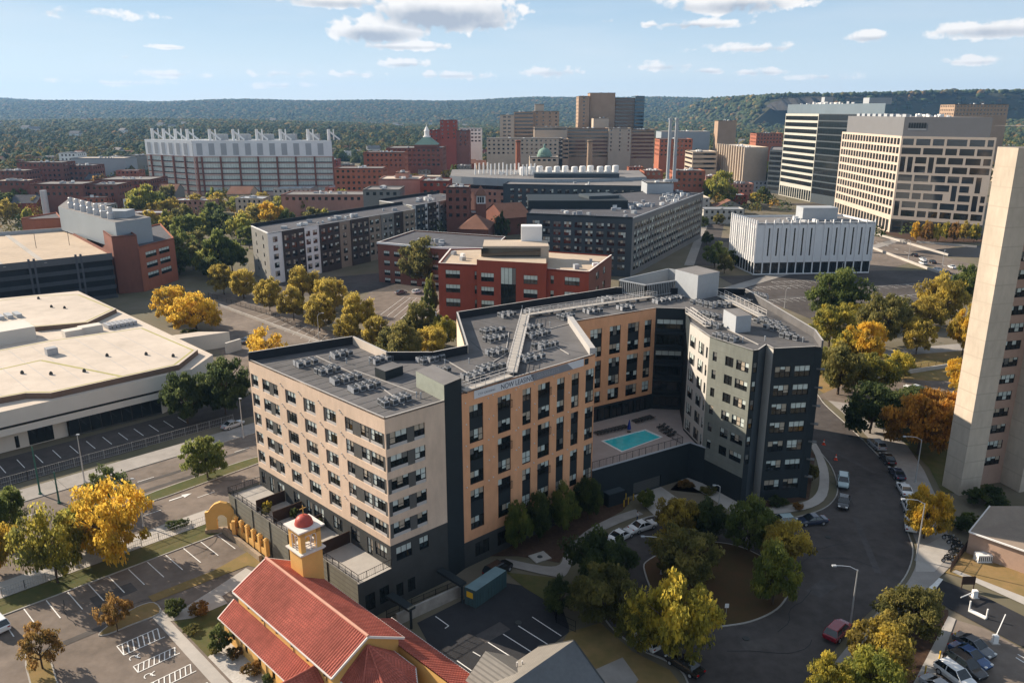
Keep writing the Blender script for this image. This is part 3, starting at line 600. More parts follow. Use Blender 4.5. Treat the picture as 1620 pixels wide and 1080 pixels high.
for z in (23.2, 20.1, 16.95, 13.75, 10.5, 7.1, 3.6): ops += [(.6, 3.25, z - 1.85, z, dict(WW, cols=3, var=random.choice((0, 1, 2, 4)))), (3.92, 6.6, z - 1.85, z, dict(WW, cols=3, style='blind' if random.random() < .5 else 'res'))]
ap.wall(pL, pK, 0, RZ, M['charcoal'], ops); ap.wall(pK, pK2, 0, RZ, M['charcoal'], [])
for z in (4.2, 7.3, 10.4, 13.5, 16.6, 19.7, 22.8): b = MB(); b.obox(((pK.x + pK2.x) / 2 + .5, (pK.y + pK2.y) / 2 - .3), math.atan2(pK2.y - pK.y, pK2.x - pK.x), 1.2, .9, z - .12, z, M['panel']); ap.piece('balcony_slab', b)
for P, Q, m in ((pK2, pJ, M['charcoal']), (pJ, pI, M['charcoal']), (pI, pH, M['charcoal']), (pH, pG, M['greyp']), (pG, pF, M['beige']), (pF, pE, M['charcoal']), (pE, pD, M['charcoal']), (pD, pC, M['beige']), (pC, pB, M['beige'])): ap.wall(P, Q, 0, RZ, m)
b = ap.mb('roof'); b.face([(p.x, p.y, RS) for p in FOOT], M['membrane'])
for P, Q in ((pB, pA), (pA, pX), (pV, pU), (pT, pS), (pS, pR), (pP, pQ), (pQ, pQ2), (pQ2, pN), (pN, pM), (pM, pL), (pL, pK), (pK, pK2)): parapet(ap, P, Q, RS, RZ, .22, M['membrane'], M['coping'])
pZ = lambda p: Vector((p.x, p.y, 0))
for P, Q, mi in ((pC, pB, M['blackroof']), (pD, pC, M['whiteroof']), (pE, pD, M['blackroof']), (pF, pE, M['blackroof']), (pG, pF, M['whiteroof']), (pH, pG, M['blackroof']), (pI, pH, M['blackroof']), (pJ, pI, M['membrane']), (pK2, pJ, M['membrane'])):
    parapet(ap, P, Q, RS, RZ + 1.1, .28, mi, M['coping'], 'back_parapet', M['charcoal'])
parapet(ap, pU, pT, RS, RZ + .9, .9, M['coping'], M['coping'], 'back_parapet', M['charcoal'])
# roof seams: shallow welded laps
b = ap.mb('roof_seam')
for k in range(15):
    s = 2 + k * 2.1; u = (pA - pB).normalized(); n = Vector((-u.y, u.x, 0)); p = pB + u * s + n * .4; q = p + n * 15; b.bar(Vector((*p.xy, RS + .004)), Vector((*q.xy, RS + .004)), .10, .012, M['blackroof'])
# pale condensate pipes laid between the condenser rows, and seams on the other wings
def pipe(*pp):
    q = MB()
    for p_, q_ in zip(pp, pp[1:]): q.bar(W(*p_, RS + .08), W(*q_, RS + .08), .12, .1, M['coping'])
    ap.piece('roof_pipe', q)
for pp in (((500, 563), (600, 610), (640, 640)), ((560, 585), (660, 622)), ((690, 560), (740, 590)), ((760, 585), (800, 560), (805, 525)), ((830, 560), (880, 548), (900, 560)), ((870, 520), (900, 512)), ((880, 496), (1000, 478)), ((1095, 486), (1150, 520), (1200, 545)), ((1180, 500), (1260, 535)), ((1150, 470), (1230, 512))): pipe(*pp)
for (x0, y0, x1, y1) in ((750, 520, 930, 560), (735, 500, 900, 545), (760, 495, 980, 475), (745, 540, 800, 585), (870, 500, 1030, 480), (1120, 500, 1280, 540), (1170, 480, 1290, 530), (1130, 520, 1230, 548)):
    b.bar(W(x0, y0, RS + .004), W(x1, y1, RS + .004), .10, .012, M['blackroof'])
# rooftop volumes
def pent(part, px_front, px_left, px_right, base, h, m, mt=None, depth=None):
    f_ = W(*px_front, base); l_ = W(*px_left, base); r_ = W(*px_right, base); f_.z = l_.z = r_.z = 0
    ap.mb(part).prism([f_, r_, r_ + (l_ - f_), l_], base, base + h, m, mt or M['greyroof'])
pent('penthouse', (610, 602), (593.5, 595), (638, 592.5), RS, 1.35, M['charcoal'], M['membrane'])
b = ap.mb('penthouse')
pent('lift_tower', (1102, 475), (1066.5, 464), (1135.5, 468), RS, 5.0, M['lightg'], M['greyroof'])
pent('stair_penthouse', (1162.8, 526.7), (1143, 514.5), (1187, 524.5), RS, 2.9, M['lightg'], M['greyroof'])
# louvred plant screen
c0, c1, c2_, c3_ = W(979, 463.5, RS), W(1021, 472, RS), W(1067, 464.5, RS), W(1098, 452, RS); c4 = c0 + (c3_ - c1) * 1.0
b = ap.mb('plant_screen'); hs = RS + 2.7
for P, Q in ((c0, c1), (c1, c2_), (c4, c0), (c3_, c4)):
    L = (Q - P).length; n = int(L / .45)
    for k in range(n + 1):
        p = P.lerp(Q, k / n); b.box(p.x - .05, p.x + .05, p.y - .12, p.y + .12, RS, hs, M['lightg'])
    b.bar(Vector((*P.xy, hs)), Vector((*Q.xy, hs)), .22, .22, M['lightg']); b.bar(Vector((*P.xy, RS + .3)), Vector((*Q.xy, RS + .3)), .15, .15, M['lightg'])
    v = [P.lerp(Q, .0), Q]; nn = (Q - P).cross(Vector((0, 0, 1))).normalized() * .16; b.quad(v3(P - nn, RS), v3(Q - nn, RS), v3(Q - nn, hs), v3(P - nn, hs), M['lightg'] if (P is c4 or P is c3_) else M['stucco'])
# podium with terraces on the street side
PZ = 5.7; uB = (pA - pB).normalized(); nB = Vector((uB.y, -uB.x, 0)); PD = 5.2
q1 = pB + nB * PD - uB * .2; q2 = pA + nB * PD; q3 = pA; q4 = pB - uB * .2
olivew = patterned('grey_board', (.19, .185, .155), (.14, .135, .115), (0, 0, .45), kind='z', thin=(0, .15))
ap.wall(q1, q2, 0, PZ + .35, olivew, [], part='podium_wall'); ap.wall(q4, q1, 0, PZ + .35, olivew, [], part='podium_wall')
ap.wall(q2, q3, 0, PZ, M['stucco'], [(1.0, 2.5, 1.2, 3.6, dict(GW, style='plain')), (3.2, 4.7, 1.2, 3.6, dict(GW, style='plain'))], part='podium_wall')
b = ap.mb('terrace'); b.quad(v3(q1, PZ), v3(q2, PZ), v3(q3 + nB * .01, PZ), v3(q4 + nB * .01, PZ), M['concrete'])
for s in (2.2, 7.4, 12.4, 17.4, 22.2, 27.2):
    p = q1 + uB * s + nB * .04; b = MB(); b.box(p.x - .05, p.x + .05, p.y - .05, p.y + .05, 0.2, PZ + .3, M['rail']); ap.piece('downpipe', b)
def railing(b, P, Q, z, h=1.05, m=None, step=1.4, bal=False):
    P = Vector((P.x, P.y, 0)); Q = Vector((Q.x, Q.y, 0)); L = (Q - P).length; n = max(1, round(L / step)); m = m or M['rail']
    for k in range(n + 1):
        p = P.lerp(Q, k / n); b.box(p.x - .03, p.x + .03, p.y - .03, p.y + .03, z, z + h, m)
    for hh in (h, h * .12) if bal else (h, h * .55): b.bar(Vector((*P.xy, z + hh)), Vector((*Q.xy, z + hh)), .05, .05, m)
    if bal:
        n = max(1, round(L / .3))
        for k in range(n):
            p = P.lerp(Q, (k + .5) / n); b.box(p.x - .012, p.x + .012, p.y - .012, p.y + .012, z + h * .12, z + h, m)
b = ap.mb('terrace_rail')
for P, Q in ((q1, q2), (q4, q1), (q2, q3)): railing(b, P + (q3 - q2).normalized() * .15, Q + (q3 - q2).normalized() * .15 if P is q1 else Q, PZ + .3, 1.0, bal=True)
for s in (7.6, 12.4, 17.8, 24.6):
    p = pB + uB * s; q = p + nB * (PD - .5); b = MB(); w = uB * .06
    b.hexa([Vector((*t.xy, z)) for z in (PZ, PZ + 1.75) for t in (p + nB * .05 - w, q - w, p + nB * .05 + w, q + w)], M['wood']); ap.piece('terrace_divider', b)
# pool deck, retaining wall, garage door
DZ = 6.0; e1 = Vector((30.9, 127.8, 0)); e2 = Vector((33.1, 125.5, 0)); g1, g2 = W(1002, 783.5), W(1046, 769.7)
ap.wall(pZ(pU), e1, 0, DZ + .75, M['charcoal'], [((g1 - pZ(pU)).length, (g2 - pZ(pU)).length, 0.05, 2.2, None)], part='pool_wall', rev=.5)
ap.wall(e1, e2, 0, DZ + .75, M['charcoal'], part='pool_wall')
uG = (g2 - g1).normalized(); nG = Vector((uG.y, -uG.x, 0)); b = ap.mb('garage_door')
for k in range(7): b.quad(v3(g1 - nG * .45, .05 + k * .31), v3(g2 - nG * .45, .05 + k * .31), v3(g2 - nG * .45, .05 + k * .31 + .27), v3(g1 - nG * .45, .05 + k * .31 + .27), M['panel'])
b.quad(v3(g1 - nG * .48, .05), v3(g2 - nG * .48, .05), v3(g2 - nG * .48, 2.2), v3(g1 - nG * .48, 2.2), M['stucco'])
b = ap.mb('wall_coping')
for P, Q in ((pZ(pU), e1), (e1, e2)): b.bar(Vector((*P.xy, DZ + .78)), Vector((*Q.xy, DZ + .78)), .4, .10, M['lightg'])
PO = [W(950.5, 697.4, DZ), W(983, 715, DZ), W(1048.7, 691, DZ), W(1021, 679, DZ)]; PC = sum(PO, Vector()) / 4
inn = [PC + (p - PC) * .93 for p in PO]
dk = [pZ(pU), e1, e2, pZ(pQ), pZ(pP), pZ(pR), pZ(pS), pZ(pT)]
b = ap.mb('pool_deck')
def ringfill(b, outer, inner, z, m):
    """deck with the pool opening left out"""
    import mathutils
    vs = [Vector((p.x, p.y, z)) for p in outer]; hs_ = [Vector((p.x, p.y, z)) for p in inner]
    tri = mathutils.geometry.tessellate_polygon([vs, hs_]); allv = vs + hs_
    for t in tri:
        a, c, d = (allv[i] for i in t)
        if (c - a).cross(d - a).z < 0: c, d = d, c
        b.face([a, c, d], m)
ringfill(b, dk, PO, DZ, M['deck'])
b = ap.mb('pool_edge'); ringfill(b, PO, inn, DZ + .06, M['white'])
for i in range(4):
    P, Q = inn[i], inn[(i + 1) % 4]; b.quad(v3(P, DZ - .12), v3(Q, DZ - .12), v3(Q, DZ + .06), v3(P, DZ + .06), M['white']); P, Q = PO[i], PO[(i + 1) % 4]; b.quad(v3(P, DZ - .05), v3(Q, DZ - .05), v3(Q, DZ + .06), v3(P, DZ + .06), M['white'])
b = ap.mb('pool_water'); b.face([v3(p, DZ - .08) for p in inn], M['water'])
b = ap.mb('pool_fence'); uE = (e1 - pZ(pU)).normalized(); nE = Vector((-uE.y, uE.x, 0))
railing(b, pZ(pU) + uE * 1 + nE * 1.2, e1 - uE * .6 + nE * 1.2, DZ, 1.5, bal=True); railing(b, e1 - uE * .6 + nE * 1.2, e1 + nE * 8, DZ, 1.5, bal=True)
# sunset banner along the orange parapet
# small dryer and fan vents between the bays
vn = 0
for P, Q, ss in ((pB, pA, (9.0, 9.45, 13.9, 14.3, 18.9, 19.3, 23.9, 24.3)), (pV, pU, (.6, 4.6, 5.4, 9.7, 10.2, 13.3, 17.2, 20.4))):
    u = (Q - P).normalized(); n = Vector((u.y, -u.x, 0))
    for i, s in enumerate(ss):
        for k in range(5):
            p = P + u * (s + .1 * (k % 2)) + n * .05; z = FL[k] + .45 - .25 * (i % 2); q = MB(); q.obox(p, math.atan2(u.y, u.x), .16, .14, z, z + .16, M['trimw'] if P is pV else M['sillp']); ap.piece('wall_vent', q)
ap.finish(140)
ub = (pU - pV).normalized(); nb = Vector((ub.y, -ub.x, 0)); angb = math.atan2(ub.y, ub.x)
bn = thing('banner', 'long grey vinyl banner reading NOW LEASING fixed along the top of the orange wall', 'banner', (pV + ub * 2.1 + nb * .05) * Vector((1, 1, 0)).length if False else Vector((*(pV + ub * 2.1 + nb * .05).xy, 24.9)), rz=angb)
LB = 21.5; bb = MB(); vin = mat('grey_vinyl', (.66, .65, .66), .6, .06); vin2 = mat('mid_grey_vinyl', (.24, .24, .26), .6, .06); navy = mat('navy_print', (.022, .032, .07), .6, 0)
def loc_build(b, name, parent, **k):
    o = bpy.data.objects.new(name, b.mesh(name)); COL.objects.link(o); o.parent = parent; return o
bb.box(0, LB, -.02, .02, 0, 1.15, vin); bb.face([(11.0, -.026, 0), (19.2, -.026, 0), (17.9, -.026, 1.15), (10.4, -.026, 1.15)], vin2); loc_build(bb, 'sheet', bn)
def text_obj(txt, size, m, parent, loc, name='lettering', sx=1.0):
    cu = bpy.data.curves.new(name, 'FONT'); cu.body = txt; cu.size = size; cu.extrude = .006; cu.materials.append(m)
    t = bpy.data.objects.new(name, cu); COL.objects.link(t)
    dg = bpy.context.evaluated_depsgraph_get(); me = bpy.data.meshes.new_from_object(t.evaluated_get(dg)); bpy.data.objects.remove(t)
    o = bpy.data.objects.new(name, me); COL.objects.link(o); o.parent = parent; o.location = loc; o.rotation_euler = (R_(90), 0, 0); o.scale = (sx, 1, 1); return o
text_obj('NOW LEASING', 1.05, navy, bn, (4.75, -.03, .2), sx=.88)
text_obj('CITY CROSSING', .42, mat('grey_print', (.17, .17, .19), .6, 0), bn, (.7, -.03, .38)); text_obj('203-553-6275', .82, mat('pale_print', (.34, .34, .36), .6, 0), bn, (11.6, -.032, .28), sx=1.0)
bx = MB(); bx.box(21.75, 22.55, -.03, .02, .1, 1.0, M['charcoal']); loc_build(bx, 'end_plate', bn)

# repair patches, manholes and stains on the streets
def patch(poly, m, z=.01): sheet('asphalt_patch', poly, z, m)
rq = random.Random(3)
dkp = mat('dark_patch', (.085, .076, .070), .9, .3, 1); ltp = mat('grey_patch', (.085, .078, .075), .9, .3, 1)
for px, py, a, w, h, m in ((1220, 880, 40, 1.0, 8, dkp), (1370, 860, 78, .9, 16, ltp), (1300, 930, 40, 2.2, 4.5, ltp), (1330, 720, 112, .8, 16, ltp), (1200, 1020, 10, 2.0, 4, dkp), (1400, 800, 88, .8, 10, dkp), (250, 770, 45, 1.0, 14, dkp), (300, 740, 45, .9, 22, dkp), (180, 940, 45, 2.6, 5.3, dkp), (120, 1010, 45, 1.1, 10, dkp), (780, 1000, 42, 2, 4, ltp), (430, 520, 45, 1.2, 11, dkp), (1400, 455, 5, 2.5, 12, ltp), (1250, 470, 5, 3, 9, ltp), (90, 745, 45, 1.2, 30, dkp)):
    c = W(px, py); u = Vector((math.cos(R_(a)), math.sin(R_(a)), 0)); n = Vector((-u.y, u.x, 0)); patch([c + u * h / 2 * sx + n * w / 2 * sy for sx, sy in ((-1, -1), (1, -1), (1, 1), (-1, 1))], m)
for px, py in ((1310, 850), (1250, 930), (1345, 690), (1180, 1010), (300, 760), (160, 960), (820, 985)): c = W(px, py); q = MB(); q.lathe((c.x, c.y), [(.42, .03), (.42, .135)], M['stucco'], 16); o = q.build('manhole_cover'); o['kind'] = 'structure'
# tar-sealed cracks
cb = MB()
for px, py, a, L in ((1260, 900, 60, 14), (1350, 800, 80, 18), (1390, 900, 120, 9), (1230, 1000, 30, 12), (1150, 1030, 10, 12), (1330, 760, 100, 12), (200, 960, 40, 12), (120, 990, 120, 8), (300, 880, 45, 10), (270, 760, 44, 25), (330, 720, 46, 18), (420, 510, 40, 16), (800, 1010, 80, 6)):
    p = W(px, py)
    for k in range(int(L / 1.2)):
        a += rq.uniform(-22, 22); q = p + Vector((math.cos(R_(a)), math.sin(R_(a)), 0)) * 1.2; line_mb(cb, p, q, .07, .072, M['blackroof']); p = q
cb.build('crack_seal')['kind'] = 'structure'

# ------------------------------------------------------------------ on the complex's roof
pr = MB(); pr.box(-.38, .38, -.38, .38, .08, .82, M['acgrey']); pr.box(-.34, .34, -.385, -.38, .2, .7, M['acdark']); pr.box(-.385, -.38, -.34, .34, .2, .7, M['acdark'])
pr.box(-.4, .4, -.4, .4, 0, .08, M['acdark'])
acp = pr.build('condenser_unit'); fb = MB(); fb.lathe((0, 0), [(.33, .82), (.33, .86), (.24, .885), (.08, .89)], M['acdark'], 12); fb.build('fan_grille', acp); tag(acp, None, 'air conditioner')
ACS = [(484, 573, 6, 'first condenser cluster from the street end of the beige wing roof'), (518, 585, 6, 'second condenser cluster from the street end of the beige wing roof'), (539, 560, 6, 'cluster by the back parapet of the beige wing'), (546, 599, 8, 'third condenser cluster along the street edge of the beige roof'), (576, 611, 8, 'fourth condenser cluster along the street edge of the beige roof'), (625, 632, 8, 'cluster nearest the pale green stair tower wall'), (606, 567, 8, 'cluster just behind the black penthouse'), (682, 567, 8, 'cluster beside the concave back parapet'),
       (693, 585, 5, 'short row behind the stair tower'), (748, 594, 6, 'cluster nearest the front handrail of the orange wing'), (776, 580, 7, 'second cluster from the front on the left of the roof walkway'), (785, 556, 6, 'middle cluster on the left of the roof walkway'), (779, 522, 7, 'upper of the two clusters side by side left of the walkway'), (784, 534, 7, 'lower of the two clusters side by side left of the walkway'), (840, 565, 7, 'cluster nearest the banner right of the walkway'), (863, 545, 7, 'cluster in the middle of the orange roof tip'), (851, 528, 8, 'cluster right of the walkway bend'), (843, 516, 5, 'cluster close under the walkway corner'), (802, 497, 6, 'cluster left of the walkway bend'), (842, 492, 5, 'cluster behind the handrail bend'), (896, 500, 6, 'cluster beside the dark corner parapet'), (938, 491, 5, 'cluster on the roof strip above the courtyard facade'),
       (958, 473, 6, 'cluster behind the long handrail'), (989, 486, 6, 'cluster at the roof edge over the last orange bay'), (1048, 475, 8, 'long row in front of the louvred screen'), (1069, 471, 6, 'row at the foot of the lift tower'), (1114, 480, 10, 'large cluster in front of the lift tower'), (1144, 481, 6, 'cluster left of the ramp foot'), (1122, 498, 8, 'cluster left of the grey stair penthouse'), (1128, 514, 6, 'cluster beside the black roof rails'), (1148, 533, 8, 'cluster in front of the stair penthouse'), (1218, 510, 9, 'cluster right of the ramp landing'), (1230, 519, 7, 'lower cluster right of the ramp landing'), (1251, 531, 5, 'cluster nearest the right end parapet'), (1200, 467, 9, 'cluster behind the ramp by the dark parapet'), (1176, 476, 6, 'row between the ramp and the back parapet')]
for px, py, n, ds in ACS:
    c = W(px, py, RS + .4); ang = R_(42) if px < 900 else R_(32) if px < 1070 else R_(-50); cols = (n + 1) // 2
    for k in range(n):
        i, j = k // 2, k % 2; o = Vector(((i - (cols - 1) / 2) * 1.12, (j - .5) * 1.15, 0)); o.rotate(Matrix.Rotation(ang, 3, 'Z')); o += Vector((random.uniform(-.15, .15), random.uniform(-.15, .15), 0))
        place(acp, (c.x + o.x, c.y + o.y, RS + .003), ang + random.choice((0, math.pi / 2)) + random.uniform(-.05, .05), 'condenser unit: ' + ds, 'condenser units on the complex roof: ' + ds)
# vent pipes
vp = MB(); vp.tube([(0, 0, 0), (0, 0, .75)], .07, M['lightg'], 8); vp.lathe((0, 0), [(.13, .7), (.13, .8), (.02, .88)], M['lightg'], 8); vpo = vp.build('vent_pipe'); tag(vpo, None, 'vent pipe')
for px, py in ((482, 556), (491, 553), (548, 575), (585, 577), (522, 571), (659, 629), (666, 630), (704, 577), (742, 575), (772, 563), (858, 559), (690, 500), (870, 516), (826, 490), (928, 470), (1210, 539), (1262, 537), (1270, 541), (1175, 541), (1006, 480)):
    place(vpo, W(px, py, RS), 0, 'slender white vent pipe standing alone on the grey roof membrane', 'vent pipes on the complex roof')
def walkway(name, label, pts, w, z, rail_sides=(1, -1), part='deck'):
    """raised roof catwalk with handrails on legs"""
    t = thing(name, label, 'walkway', (pts[0].x, pts[0].y, RS)); b = MB(); r = MB(); lg = MB()
    for i, (p, q) in enumerate(zip(pts, pts[1:])):
        d = (q - p); d.z = 0; d.normalize(); n = Vector((-d.y, d.x, 0)) * w / 2; L = (q - p).length
        b.hexa([Vector((a.x, a.y, zz)) for zz in (RS + z - .15, RS + z) for a in (p - n, q - n, p + n, q + n)], M['concrete'])
        for k in range(int(L / .9)):
            s = p + d * (.45 + k * .9); b.hexa([Vector((a.x, a.y, zz)) for zz in (RS + z, RS + z + .012) for a in (s - n - d * .03, s - n + d * .03, s + n - d * .03, s + n + d * .03)], M['lightg'])
        for sd in rail_sides:
            railing(r, p + n * sd, q + n * sd, RS + z, 1.0, M['trimw'], 1.7)
        for k in range(int(L / 2.5) + 1):
            s = p + d * min(k * 2.5 + .3, L - .1); lg = MB(); lg.box(s.x - .3, s.x + .3, s.y - .12, s.y + .12, RS + .002, RS + z - .15, M['acdark']); lg.build('support', t)
    b.build('deck', t); r.build('handrail', t); return t
w1 = [W(810, 588, RS + .6), W(832, 497, RS + .6)]; walkway('roof_walkway', 'pale raised roof walkway crossing the orange wing between condenser clusters', w1, 1.5, .6)
w2 = [W(834, 497, RS + .6), W(958, 479, RS + .6), W(1036, 468, RS + .6)]; walkway('roof_walkway', 'long pale roof walkway with handrail running beside the courtyard roof strip', w2, 1.1, .6)
w3 = [W(733, 617, RS + .5), W(808, 593, RS + .5)]; walkway('roof_walkway', 'short roof walkway with handrail behind the NOW LEASING banner', w3, 1.0, .5)
w4 = [W(1140, 467, RS + .8), W(1206, 500, RS + .8)]; walkway('roof_ramp', 'straight steel roof ramp behind the grey stair penthouse', w4, 1.6, .8)
w5 = [W(1088, 494, RS + .4), W(1120, 516, RS + .4)]; t = walkway('roof_walkway', 'dark railed roof walkway along the edge of the white courtyard wall', w5, .9, .4)
# pool furniture
ln = MB(); ln.box(-.95, .35, -.32, .32, .24, .30, M['stucco']); ln.hexa([Vector(p) for p in ((.35, -.32, .24), (.95, -.32, .62), (.35, .32, .24), (.95, .32, .62), (.35, -.32, .30), (.95, -.32, .68), (.35, .32, .30), (.95, .32, .68))], M['stucco'])
lt = thing('sun_lounger', None, 'sun lounger'); ln.build('mattress', lt); lf = MB()
for x in (-.85, .3):
    for y in (-.28, .28): lf.box(x - .03, x + .03, y - .03, y + .03, 0, .24, M['rail'])
lf.build('legs_frame', lt)
for i, (px, py) in enumerate([(946 + 5.6 * k, 687 - 1.35 * k) for k in range(9)] + [(1006 + 5 * k, 668 - 1.4 * k) for k in range(6)]):
    place(lt, W(px, py, DZ + .004), R_(-58 + random.uniform(-6, 6)), 'dark sun lounger in the row along the courtyard wall behind the pool', 'sun loungers behind the pool')
for k in range(4): place(lt, W(1046 + 5.5 * k, 676 + 4.2 * k, DZ + .004), R_(32), 'dark sun lounger in the short row at the right end of the pool', 'sun loungers right of the pool')
um = thing('closed_parasol', 'closed blue parasol standing behind the pool', 'parasol', W(995, 683, DZ)); b = MB(); b.tube([(0, 0, 0), (0, 0, 2.5)], .03, M['pole']); o = loc_build(b, 'pole', um); b = MB(); b.lathe((0, 0), [(.30, .5), (.36, .7), (.22, 1.6), (.05, 2.4)], M['bluep'], 10); loc_build(b, 'canopy', um); b = MB(); b.lathe((0, 0), [(.35, 0), (.35, .08), (.1, .12)], M['stucco'], 12); loc_build(b, 'base', um)

# ------------------------------------------------------------------ trees
def leafmat(name, ca, cb, cc=None):
    m = bpy.data.materials.new('leaves_' + name); m.use_nodes = True; n, l = m.node_tree.nodes, m.node_tree.links
    out = n['Material Output']; b = n['Principled BSDF']; b.inputs['Roughness'].default_value = .7; b.inputs['Specular IOR Level'].default_value = .15
    g = n.new('ShaderNodeNewGeometry'); z = n.new('ShaderNodeTexNoise'); z.inputs['Scale'].default_value = .42; z.inputs['Detail'].default_value = 3; l.new(g.outputs['Position'], z.inputs['Vector'])
    oi = n.new('ShaderNodeObjectInfo'); at = n.new('ShaderNodeAttribute'); at.attribute_name = 'tone'
    def M_(op, a, c):
        k = n.new('ShaderNodeMath'); k.operation = op
        for i, q in enumerate((a, c)):
            if isinstance(q, (int, float)): k.inputs[i].default_value = q
            else: l.new(q, k.inputs[i])
        return k.outputs[0]
    f = M_('ADD', M_('MULTIPLY', M_('SUBTRACT', z.outputs['Fac'], .5), 1.6), M_('ADD', M_('MULTIPLY', at.outputs['Fac'], .75), M_('MULTIPLY', M_('SUBTRACT', oi.outputs['Random'], .5), .3)))
    r = n.new('ShaderNodeValToRGB'); l.new(f, r.inputs['Fac']); r.color_ramp.elements[0].position = .15; r.color_ramp.elements[0].color = (*ca, 1); r.color_ramp.elements[1].position = .85; r.color_ramp.elements[1].color = (*(cc or cb), 1)
    e = r.color_ramp.elements.new(.5); e.color = (*cb, 1) if cc else (*[(p + q) / 2 for p, q in zip(ca, cb)], 1)
    l.new(r.outputs['Color'], b.inputs['Base Color']); tr = n.new('ShaderNodeBsdfTranslucent'); gm = n.new('ShaderNodeGamma'); gm.inputs[1].default_value = .78; l.new(r.outputs['Color'], gm.inputs[0]); l.new(gm.outputs[0], tr.inputs['Color']); mx = n.new('ShaderNodeMixShader'); mx.inputs[0].default_value = .55
    l.new(b.outputs[0], mx.inputs[1]); l.new(tr.outputs[0], mx.inputs[2]); l.new(mx.outputs[0], out.inputs['Surface']); return m
LM = dict(green=leafmat('green', (.060, .085, .020), (.135, .165, .036), (.215, .225, .048)), dark=leafmat('dark', (.034, .052, .018), (.074, .098, .028), (.125, .140, .038)),
          gold=leafmat('gold', (.30, .22, .03), (.62, .38, .038), (.82, .51, .050)), lime=leafmat('lime', (.12, .145, .03), (.29, .28, .045), (.46, .40, .06)), yelgreen=leafmat('yelgreen', (.12, .125, .028), (.40, .33, .045), (.74, .53, .06)),
          olive=leafmat('olive', (.085, .088, .026), (.185, .165, .045), (.33, .265, .065)), amber=leafmat('amber', (.17, .13, .03), (.43, .325, .055), (.64, .46, .07)), orange=leafmat('orange', (.20, .105, .024), (.50, .24, .036), (.68, .33, .045)), rust=leafmat('rust', (.10, .075, .024), (.25, .135, .036), (.40, .21, .05)))
def quads_mesh(name, cen, nor, size, tone, m):
    N = len(cen); r = rng.normal(size=(N, 3)); t = np.cross(nor, r); t /= np.linalg.norm(t, axis=1, keepdims=True) + 1e-9; s = np.cross(nor, t)
    a = t * size[:, None]; b = s * (size * .62)[:, None]
    v = np.stack([cen - a, cen - b * 1.0 + a * .1, cen + a, cen + b], 1).reshape(-1, 3).astype(np.float32)
    me = bpy.data.meshes.new(name); me.vertices.add(4 * N); me.vertices.foreach_set('co', v.ravel()); me.loops.add(4 * N); me.loops.foreach_set('vertex_index', np.arange(4 * N, dtype=np.int32))
    me.polygons.add(N); me.polygons.foreach_set('loop_start', np.arange(0, 4 * N, 4, dtype=np.int32)); me.polygons.foreach_set('loop_total', np.full(N, 4, dtype=np.int32))
    at = me.attributes.new('tone', 'FLOAT', 'FACE'); at.data.foreach_set('value', tone.astype(np.float32)); me.update(calc_edges=True); me.validate(); me.materials.append(m); return me
def crown_pts(nleaf, nclump, leaf, shape, seed):
    q = np.random.default_rng(seed); C = []; 
    while len(C) < nclump:
        p = q.uniform(-1, 1, 3); z = (p[2] + 1) / 2
        if shape == 'cone': rmax = (1 - z) * .95 + .05
        elif shape == 'oval': rmax = math.sin(math.pi * min(.98, .12 + .88 * z) ** .8) * .9 + .06
        elif shape == 'spread': rmax = max(0, 1 - ((z - .45) / .58) ** 2) ** .38
        else: rmax = max(0, 1 - ((z - .45) / .57) ** 2) ** .42
        rr = math.hypot(p[0], p[1])
        lump = 1 + .22 * math.sin(3 * math.atan2(p[1], p[0]) + seed) + .12 * math.sin(5 * math.atan2(p[1], p[0]) + 2 * seed)
        if rr < rmax * .86 * lump and (rr > rmax * .30 or z > .72 or q.random() < .25): C.append((p[0], p[1], .20 + (.77 if shape in ('cone', 'oval') else .73) * z, q.uniform(.13, .25) * (1.1 if shape != 'cone' else .75)))
    C = np.array(C); idx = q.integers(0, len(C), nleaf); d = q.normal(size=(nleaf, 3)); d /= np.linalg.norm(d, axis=1, keepdims=True); d[:, 2] = d[:, 2] * .9 + .18
    rad = C[idx, 3] * q.uniform(.45, 1.08, nleaf); asp = .42
    cen = C[idx, :3] + d * rad[:, None] * np.array([1, 1, asp]); nor = d * .8 + q.normal(size=(nleaf, 3)) * .6 + np.array([0, 0, .45]); nor /= np.linalg.norm(nor, axis=1, keepdims=True)
    tone = np.clip(q.uniform(.2, .75, len(C))[idx] * .75 + q.uniform(0, .35, nleaf) + (cen[:, 2] - .6) * .25, 0, 1)
    return cen, nor, leaf * q.uniform(.6, 1.35, nleaf), tone, C
CR = {}
def crown_mesh(res, shape, var, cm):
    key = (res, shape, var, cm)
    if key in CR: return CR[key]
    nl, nc, lf = {'hi': (9500, 95, .040), 'mid': (3000, 60, .066), 'low': (700, 30, .13), 'sparse': (3400, 55, .042), 'airy': (6000, 85, .038)}[res]
    base = (res, shape, var)
    if base in CR: me = CR[base].copy(); me.materials.clear(); me.materials.append(LM[cm])
    else:
        cen, nor, sz, tone, C = crown_pts(nl, nc, lf, shape, var * 13 + len(shape)); me = quads_mesh('crown', cen, nor, sz, tone, LM[cm]); CR[base] = me
    CR[key] = me; return me
TR = {}
